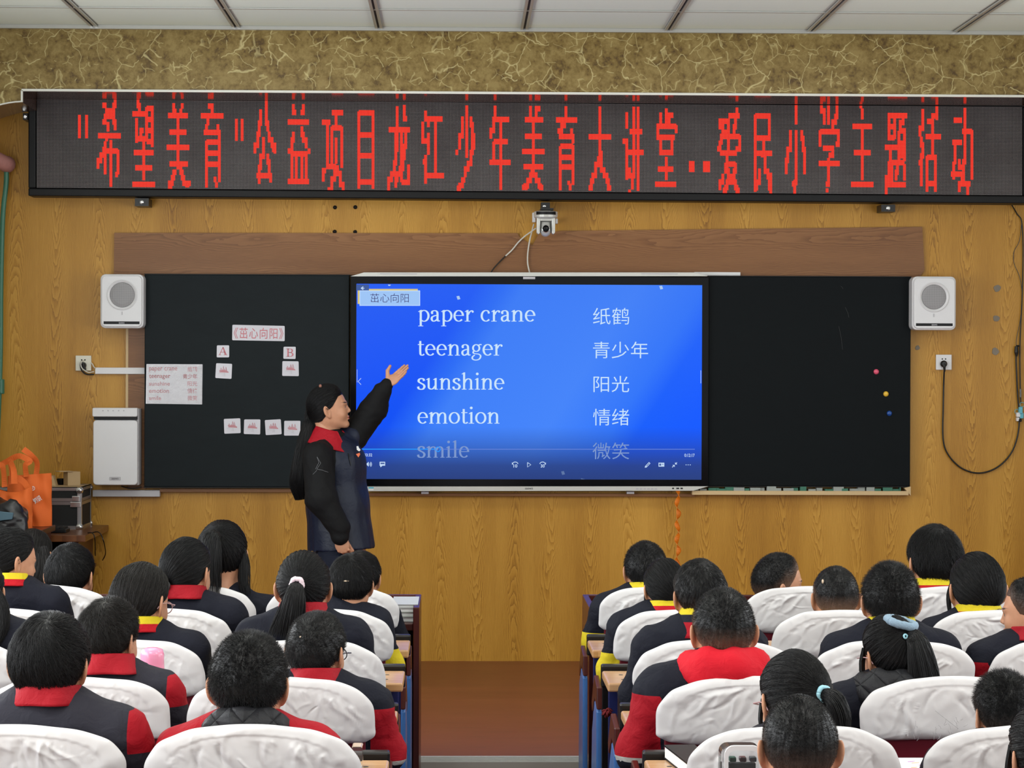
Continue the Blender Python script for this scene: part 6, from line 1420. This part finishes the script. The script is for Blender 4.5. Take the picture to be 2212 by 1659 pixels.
# red collar lying open towards the camera side
C = NB+np.array([.0, 0, .012]); col_ = collar_ring(np.array([0, 0, 0]), .068, .070, .085, .75, 'red_collar', None, seed=3, fold=.62, gap=.42, point=.035, tilt=.25, wob=.004, rows=10)
a = math.radians(-118); ca, sa = math.cos(a), math.sin(a); Vc = np.array([v.co[:] for v in col_.data.vertices]); Vc = np.stack([Vc[:, 0]*ca-Vc[:, 1]*sa, Vc[:, 0]*sa+Vc[:, 1]*ca, Vc[:, 2]], 1)+C-wloc(T_)
col_.data.vertices.foreach_set('co', Vc.astype(np.float32).ravel()); col_.data.update(); col_.parent = T_; WLOC[col_.name] = wloc(T_)
V, F, fd = hair_cap('girl', .013/s, 77, tie=(0, -.9, -.35), count=5200, length=.09, lift=.02, messy=.07, wid=.0007); n0 = len(V)
V = H+s*(V@R_.T)
tail = lock([tp(668, 915, -.01), tp(663, 932, -.03), tp(656, 965, -.05), tp(650, 1010, -.06), tp(646, 1045, -.06), tp(650, 1078, -.05)], [.03, .028, .036, .042, .040, .022], 78, 2400, .7)
side_ = lock([H+s*(R_@np.array(p)) for p in ((0, -.085, .03), (0, -.098, -.03), (0, -.088, -.085), (0, -.075, -.12))], [.004, .024, .032, .03], 79, 300, .8)
V, F = join((V, F), tail, side_); mk('hair', V, F, 'hair_black', T_, smooth=True, attrs={'fade': np.append(fd, np.zeros(len(V)-n0))})
plain('clip_brown', srgb(150, 100, 84), .3); m = MB(); c = tp(693, 834, -.03); m.ball(c, (.008, .02, .01), 10, 8); m.ball(c+np.array([.004, 0, -.006]), (.006, .016, .007), 10, 8); m.build('hair_clip', 'clip_brown', T_, smooth=True)
# ================================================================== TABLE, PODIUM AND WHAT STANDS ON THEM
t = thing('side_table', 'wood-topped table against the front wall at the left, carrying the flight case', 'table', (-2.3, 12.35, Z_STAGE))
MB().box(-2.72, -1.92, 11.98, 12.77, .845, .88).build('tabletop', 'table_wood', t, bevel=.003)
for x in (-2.68, -2.02):
    m = MB(); m.box(x-.02, x+.02, 12.25, 12.74, Z_STAGE, .845); m.build('side_panel', 'dark_red_wood', t)
m = MB(); m.box(-2.66, -2.04, 12.68, 12.70, .45, .845); m.build('back_panel', 'dark_red_wood', t)
MB().box(-2.66, -1.97, 12.1, 12.66, .66, .68).build('shelf', 'dark_red_wood', t)
t = thing('lectern', 'dark red lectern at the left edge under the orange bags', 'lectern', (-2.4, 11.7, Z_STAGE))
MB().box(-2.74, -2.07, 11.42, 11.96, .905, .935).build('top', 'dark_red_wood', t, bevel=.004)
MB().box(-2.72, -2.09, 11.45, 11.94, Z_STAGE, .904).build('cabinet', 'dark_red_wood', t, bevel=.003)
# flight case
t = thing('flight_case', 'black flight case with aluminium edges on the side table', 'case', (-2.2, 12.57, .88)); x0, x1, y0, y1, z0, z1 = -2.46, -2.012, 12.42, 12.755, .88, 1.104; zs = 1.028
MB().box(x0+.004, x1-.004, y0+.004, y1-.004, z0, zs).build('body', 'black_matte', t); MB().box(x0+.004, x1-.004, y0+.004, y1-.004, zs, z1).build('lid', 'black_matte', t)
m = MB(); w = .022
for z, h in ((z0, .018), (zs-.018, .017), (zs+.001, .017), (z1-.018, .02)):
    m.box(x0, x1, y0, y0+.004, z, z+h); m.box(x1-.004, x1, y0, y1, z, z+h); m.box(x0, x1, y1-.004, y1, z, z+h)
for x in (x0, x1-w): m.box(x, x+w, y0-.0005, y0+.004, z0, zs); m.box(x, x+w, y0-.0005, y0+.004, zs, z1)
m.box(x1-.003, x1+.0005, y0, y0+w, z0, z1); m.box(x1-.003, x1+.0005, y1-w, y1, z0, z1); m.box(x0, x1, y0, y0+w, z1-.002, z1+.002); m.box(x1-w, x1, y0, y1, z1-.002, z1+.002)
m.build('edge_profile', 'aluminium', t)
for z in (z0+.012, z1-.016):
    for y in (y0, y1):
        m = MB(); m.ball((x1-.012, y+.004 if y == y0 else y-.004, z), (.022, .016, .02), 14, 10); m.ball((x1-.006, y, z), (.014, .014, .014), 14, 10); m.build('corner_ball', 'chrome', t, smooth=True)
m = MB(); m.box(x1-.06, x1-.004, y0-.006, y0, zs-.03, zs-.002); m.box(x1-.05, x1-.01, y0-.006, y0, zs+.001, zs+.03); m.build('latch', 'chrome', t, bevel=.002)
m = MB(); m.tube([(x1-.178, y0-.002, .93), (x1-.178, y0-.03, .94), (x1-.178, y0-.032, .97), (x1-.178, y0-.03, .995), (x1-.178, y0-.002, 1.005)], .011, 10); m.build('handle', 'brown_leather', t, smooth=True)
t = thing('keyboard', 'black computer keyboard on the table in front of the flight case', 'keyboard', (-2.2, 12.2, .88)); MB().box(-2.48, -2.045, 12.12, 12.26, .8805, .9).build('case', 'black_plastic', t, bevel=.004)
m = MB()
for i in range(16):
    for j in range(5): m.box(-2.47+i*.0262, -2.448+i*.0262, 12.13+j*.025, 12.151+j*.025, .9, .909)
o = m.build('keys', 'black_matte', t); o['kind'] = 'stuff'
t = thing('card_box', 'small open kraft cardboard box on the flight case', 'box', (-2.09, 12.58, z1)); m = MB(); a = .5; c, s_ = math.cos(a), math.sin(a); q = [(-2.09+x*c-y*s_, 12.58+x*s_+y*c) for x, y in ((-.035, -.035), (.035, -.035), (.035, .035), (-.035, .035))]
m.hprism(q, z1+.004, z1+.078); m.build('carton', 'kraft_card', t); m = MB(); q2 = [(-2.118+x*c-y*s_, 12.55+x*s_+y*c) for x, y in ((-.045, -.03), (.03, -.03), (.03, .04), (-.045, .04))]; m.hprism(q2, z1+.0785, z1+.082); m.build('flap', 'kraft_card', t)
m = MB(); m.hprism([(-2.26, 12.44), (-2.03, 12.43), (-2.02, 12.66), (-2.22, 12.70)], z1+.0005, z1+.0035); tag(m.build('paper_sheet', 'kraft_card'), 'brown papers lying under the small box on the flight case', 'paper')
m = MB(); m.prism([(-2.225, z1+.004), (-2.162, z1+.004), (-2.178, z1+.058), (-2.205, z1+.058)], 12.50, 12.56); tag(m.build('paper_stand', 'kraft_card'), 'beige card wedge beside the orange bag on the flight case', 'card')
m = MB(); m.lathe([(.012, .0), (.018, .004), (.024, .03), (.022, .035)], (-2.155, 12.62, z1+.003), 'z', 16); tag(m.build('small_cup', 'black_plastic'), 'tiny dark cup behind the beige card wedge', 'cup')
for i, (pts, lab) in enumerate((([(196, 1148, 12.1), (214, 1150, 12.0), (224, 1170, 11.95), (228, 1195, 12.2), (222, 1210, 12.4)], 'black cable curving off the right end of the table'), ([(190, 1150, 12.1), (200, 1152, 12.0), (205, 1165, 11.96), (206, 1200, 12.2)], 'thin black cable dropping over the table edge beside the longer one'))):
    c_ = [P(*q) for q in pts]; c_[0][2] = .884; tag(MB().tube(smooth_path(c_, 8), .003, 8).build('cable', 'cable_black', smooth=True), lab, 'cable')
# orange bags
def bag(label, cx, y, zb, w, h, dep, handles, top_dip, name='tote_bag', sag=0.0):
    t = thing(name, label, 'bag', (cx, y, zb), 'orange tote bags'); V, F = [], []; nx, nz = 24, 22
    for side in (0, 1):
        for k in range(nz+1):
            tz = k/nz
            for i in range(nx+1):
                tx = i/nx*2-1; puff = dep*(.55+.45*(1-tz))*(1-abs(tx)**4)*(1-.6*tz**6)
                yy = (-puff if side == 0 else puff*.6)+.006*math.sin(tx*9+tz*5+side)+.005*math.sin(tz*13+tx*4)
                V.append((cx+tx*w/2*(1-.04*tz), y+yy, zb+tz*h-top_dip*tz**3*(1-tx*tx)+sag*tx*tz))
    L_ = (nx+1)*(nz+1)
    for k in range(nz):
        for i in range(nx):
            a = k*(nx+1)+i; F.append((a, a+1, a+nx+2, a+nx+1)); F.append((L_+a, L_+a+nx+1, L_+a+nx+2, L_+a+1))
    for k in range(nz):
        a, b_ = k*(nx+1), k*(nx+1)+nx; F.append((a, a+nx+1, L_+a+nx+1, L_+a)); F.append((b_, L_+b_, L_+b_+nx+1, b_+nx+1))
    mk('sack', V, F, 'orange_cloth', t, smooth=True)
    for pts in handles:
        p = smooth_path([P(*q) for q in pts], 8); Vh, Fh = [], []; hw = .014
        T = np.gradient(p, axis=0); T /= np.linalg.norm(T, axis=1)[:, None]
        for i, q in enumerate(p):
            n1 = np.cross(T[i], [0, 1, 0]); n1 /= np.linalg.norm(n1)+1e-9; n1 = n1+np.array([0, .5*math.sin(i*.2), 0])
            for a, b_ in ((-1, -1), (1, -1), (1, 1), (-1, 1)): Vh.append(q+n1*hw*a+np.array([0, b_*.0012, 0]))
        for i in range(len(p)-1): Fh += [(i*4+j, i*4+(j+1) % 4, i*4+4+(j+1) % 4, i*4+4+j) for j in range(4)]
        mk('handle', Vh, Fh, 'orange_cloth', t)
    return t
yb = 11.86; xb0, xb1, zb0, zb1 = R(14, 113, 1025, 1140, yb); zb0 = .936
tb = bag('upright orange tote bag with white print standing on the lectern', (xb0+xb1)/2, yb, zb0, xb1-xb0, zb1-zb0, .045,
    [[(57, 1030, 11.82), (55, 1005, 11.83), (63, 998, 11.84), (62, 994, 11.84), (40, 985, 11.85), (15, 997, 11.86), (2, 1004, 11.86)], [(78, 1028, 11.88), (80, 1000, 11.88), (68, 984, 11.88), (50, 970, 11.88)]], .0, sag=.008)
m = MB(); yp = yb-.047
pen(m, arc2(0, 0, 1, 1, 0, 360, 20), lambda x, z: P(71+x*4, 1055-z*4, yp), 0, .35, .35); text_fit(m, 'R', 69.5, 72.5, 1053, 1057, yp, bold=.02); text_fit(m, '知识', 72, 90, 1073, 1086, yp, bold=.03, rot=.55); text_fit(m, '生活', 60, 69, 1063, 1070, yp, bold=.02)
V0 = np.concatenate(m.V); m.V = [V0]; m.build('print', 'paper_white', tb)
bag('slumped orange tote bag lying in front of the upright one', P(28, 1100, 11.70)[0], 11.70, .936, .20, P(28, 1050, 11.70)[2]-.936, .07,
    [[(10, 1052, 11.64), (8, 1020, 11.66), (4, 1006, 11.67), (-8, 1004, 11.68)], [(27, 1046, 11.62), (25, 1015, 11.62), (22, 998, 11.62), (24, 1000, 11.61), (30, 1018, 11.60), (31, 1045, 11.60)], [(33, 1030, 11.72), (50, 1040, 11.72), (62, 1056, 11.70)]], .03)
# heap of dark jackets on the lectern
cj = np.array([-2.40, 11.55, 1.035])
def heap(p):
    q = p-cj; d = s_ell(q, (-.05, 0, -.01), (.24, .13, .11)); d = smin(d, s_ell(q, (.17, -.02, -.03), (.10, .10, .065)), .04); d = smin(d, s_ell(q, (-.16, -.01, .04), (.14, .10, .08)), .04); d = smin(d, s_ell(q, (.20, -.10, -.11), (.085, .05, .17)), .04); d = smin(d, s_ell(q, (-.08, -.13, -.12), (.24, .045, .18)), .03)
    return d+(np.abs(vnoise(q*np.array([1, 1, 1.8]), 24, 4, 3))*.016-.006)
V, F = surf_nets(heap, cj-.36, cj+np.array([.36, .3, .2]), .008, 1); V[:, 2] = np.maximum(V[:, 2], np.where(V[:, 1] > 11.43, .936, 0))
plain('black_nylon', srgb(20, 20, 24), .34, spec=.6); tag(mk('jacket_heap', V, F, 'black_nylon', smooth=True), 'heap of black nylon jackets on the lectern in front of the orange bags', 'clothes')
m = MB(); plain('teal_fabric', srgb(78, 108, 124), .5); p = [P(u, v, 11.37) for u, v in ((-8, 1104), (29, 1108), (26, 1122), (8, 1124), (-8, 1126))]
o = m.prism([(q[0], q[2]) for q in p], 11.37, 11.385).build('fold', 'teal_fabric', None, bevel=.003); tag(o, 'dull blue cloth fold on the black jacket heap', 'cloth')

# ------------------------------------------------------------------ things on the pupils' desks
ZD = .7605
def stick(label, u, y, h, r, cap, band=None):
    c = P(u, 1400, y); t = thing('glue_stick', label, 'glue stick', (c[0], y, ZD)); c = (c[0], y, ZD)
    MB().lathe([(r*.96, 0), (r, .004), (r, h*.68)], c, 'z', 20).build('tube', 'paper_white', t, smooth=False); MB().lathe([(r*1.06, h*.69), (r*1.06, h*.985), (r*.95, h)], c, 'z', 20).build('cap', cap, t)
    if band: m = MB(); m.lathe([(r*1.01, h*.2), (r*1.012, h*.55)], c, 'z', 20); m.build('label', band, t)
    else: m = MB(); m.box(c[0]-r*.35, c[0]+r*.5, c[1]-r*1.02, c[1]-r*.6, c[2]+h*.12, c[2]+h*.62); m.build('label', 'grey_scrap', t)
    return t
stick('white glue stick standing on the left desk beside the pink jar', 383, 6.60, .092, .0125, 'white_plastic'); stick('short glue stick with a green label on the right desk near the aisle', 1337, 8.22, .12, .0105, 'white_plastic', 'green_scrap')
c = P(329, 1450, 6.63); t = thing('pencil_jar', 'clear jar of coloured pencils with a pink lid on the left desk', 'jar', (c[0], 6.63, ZD)); c = (c[0], 6.63, ZD)
MB().lathe([(.026, 0), (.028, .004), (.028, .12), (.0265, .12), (.0265, .005), (.001, .004)], c, 'z', 28).build('jar', 'clear_plastic', t, smooth=False)
plain('lid_pink', srgb(238, 150, 184), .18, spec=.6); m = MB(); V = []; prof = [(.034, .113), (.034, .128), (.033, .15), (.0335, .168), (.029, .182), (.016, .187), (.001, .188)]; nn = 40
for r, h in prof:
    for j in range(nn):
        a = 2*PI*j/nn; k = 1+(.06*math.sin(a*6) if h < .12 else .012*math.sin(a*6)); V.append((c[0]+r*k*math.cos(a), c[1]+r*k*math.sin(a), c[2]+h+(.006*math.sin(a*6) if h < .12 else 0)))
m.add(V, [(i*nn+j, i*nn+(j+1) % nn, (i+1)*nn+(j+1) % nn, (i+1)*nn+j) for i in range(len(prof)-1) for j in range(nn)]); m.build('lid', 'lid_pink', t, smooth=True)
for i in range(11):
    col = [srgb(200, 40, 40), srgb(226, 150, 40), srgb(120, 40, 30), srgb(40, 110, 70), srgb(60, 60, 130), srgb(210, 190, 60)][i % 6]; nm = 'pencil_%d' % (i % 6)
    if nm not in MATS: plain(nm, col, .4)
    a = i*.57*2; r = .009+.012*((i*7) % 5)/5; o = MB().tube([(c[0]+r*math.cos(a), c[1]+r*math.sin(a), c[2]+.006), (c[0]+r*1.05*math.cos(a), c[1]+r*1.05*math.sin(a), c[2]+.145)], .0034, 6).build('pencil', nm)
    tag(o, ('red', 'orange', 'brown', 'green', 'blue', 'yellow')[i % 6]+' pencil standing inside the pink-lidded jar', 'pencil', 'pencils in the pink-lidded jar')
c = P(382, 1555, 6.50); m = MB(); m.tube([(c[0]+.018*math.cos(a), 6.50+.022*math.sin(a), ZD+.005) for a in np.linspace(0, 2*PI, 24)], .0048, 8); plain('cream', srgb(222, 208, 160), .5); tag(m.build('cream_ring', 'cream', smooth=True), 'small cream ring lying beside the white glue stick', 'ring')
def flat_book(name, label, u0, u1, y0, y1, z, h, mats, rot=0.0, grp=None):
    a, b_ = P(u0, 1400, (y0+y1)/2)[0], P(u1, 1400, (y0+y1)/2)[0]; t = thing(name, label, 'book', ((a+b_)/2, (y0+y1)/2, z), grp); cx, cy = (a+b_)/2, (y0+y1)/2
    def q(dx, dy): x, y = dx*(b_-a)/2, dy*(y1-y0)/2; return (cx+x*math.cos(rot)-y*math.sin(rot), cy+x*math.sin(rot)+y*math.cos(rot))
    sq = lambda k: [q(-k, -k), q(k, -k), q(k, k), q(-k, k)]
    MB().hprism(sq(.97), z+h*.12, z+h*.88).build('pages', 'paper_white', t); m = MB(); m.hprism(sq(1), z, z+h*.12); m.hprism(sq(1), z+h*.88, z+h); m.build('cover', mats, t); return t
plain('book_grey', srgb(196, 198, 198), .4); plain('book_green', srgb(196, 206, 196), .4)
for i, (z, h, u0, mt, lab) in enumerate(((.763, .02, 850, 'book_grey', 'grey-edged book at the bottom of the stack on the left front desk'), (.7835, .018, 852, 'book_green', 'pale book second from the bottom on the left front desk'), (.802, .016, 846, 'paper_white', 'white book third in the stack on the left front desk'), (.8185, .012, 848, 'book_grey', 'thin book on top of the stack on the left front desk'))):
    flat_book('book', lab, u0, 904, 8.99, 9.30, z, h, mt, grp='books stacked on the left front desk')
t = flat_book('pencil_case', 'dark grey flat case lying on the right desk near the red sleeve', 1462, 1530, 5.56, 5.86, ZD, .035, 'black_plastic', rot=.12)
plain('print_violet', srgb(196, 148, 206), .5); plain('print_peach', srgb(232, 196, 156), .5)
t = flat_book('picture_book', 'open white picture book with violet print on the right desk', 1945, 2040, 5.55, 5.83, ZD, .006, 'paper_white')
m = MB(); rg = np.random.default_rng(3)
for i in range(14):
    x, y = P(rg.uniform(1955, 2030), 1640, 5.7)[0], rg.uniform(5.60, 5.80); w = rg.uniform(.006, .02); m.hprism([(x, y), (x+w, y+.004), (x+w*1.4, y+.012), (x+w*.3, y+.01)], ZD+.006, ZD+.0066, int(i % 3 == 0))
m.build('illustration', ['print_violet', 'print_peach'], t)
# clear pencil case with white frame on the sixth desk, clear box on the fifth
x0, x1, z0, z1 = R(1558, 1646, 1612, 1780, 4.86); z0 = ZD; t = thing('clear_case', 'upright clear pencil case with white rim left of the shaved head', 'pencil case', ((x0+x1)/2, 4.88, z0))
MB().prism(rrect(x0, x1, z0, z1, .018), 4.86, 4.92).build('shell', 'clear_plastic', t, bevel=.006); m = MB(); a = rrect(x0+.006, x1, z0, z1+.002, .02); b_ = rrect(x0+.014, x1-.008, z0+.008, z1-.008, .014)
k = len(a); V = [(p[0], y, p[1]) for y in (4.852, 4.862) for p in a]+[(p[0], y, p[1]) for y in (4.852, 4.862) for p in b_]
Fr = []
for i in range(k):
    j = (i+1) % k; Fr += [(i, j, 2*k+j, 2*k+i), (k+i, 3*k+i, 3*k+j, k+j), (i, k+i, k+j, j), (2*k+i, 2*k+j, 3*k+j, 3*k+i)]
m.add(V, Fr); m.build('rim', 'white_plastic', t)
m = MB(); m.box(x0+.018, x1-.012, 4.875, 4.905, z0+.01, z0+(z1-z0)*.80); m.build('filling', 'grey_mark', t)
for i, (mt, f) in enumerate((('green_scrap', .3), ('magnet_pink', .55), ('cyan_plastic', .8))):
    x = x0+(x1-x0)*f; m = MB(); m.box(x-.007, x+.007, 4.872, 4.9, z0+(z1-z0)*.82, z0+(z1-z0)*.87); m.build('eraser', mt, t, bevel=.002)
a = P(771, 1625, 5.72); t = thing('clear_box', 'small clear plastic box on the left desk near the aisle', 'box', (a[0], 5.72, ZD)); q = P(771, 1610, 5.72)
MB().prism(rrect(a[0]-.012, a[0]+.014, ZD, q[2], .004), 5.70, 5.76).build('shell', 'clear_plastic', t, bevel=.002)
# dark red tassel at the end of the right second desk
V, F = [], []; c = P(1312, 1536, 7.35); m = MB(); rg = np.random.default_rng(9)
for i in range(60):
    d = rg.normal(size=3); d /= np.linalg.norm(d); e = c+d*np.array([.02, .012, .016])*rg.uniform(.6, 1.1); m.tube([c, (c+e)/2+d*.002, e-np.array([0, 0, .006])], [.003, .003, .0015], 5)
plain('tassel_red', srgb(110, 18, 26), .9); tag(m.build('tassel', 'tassel_red', smooth=True), 'dark red fluffy tassel tied to the seat end on the right of the aisle', 'tassel')
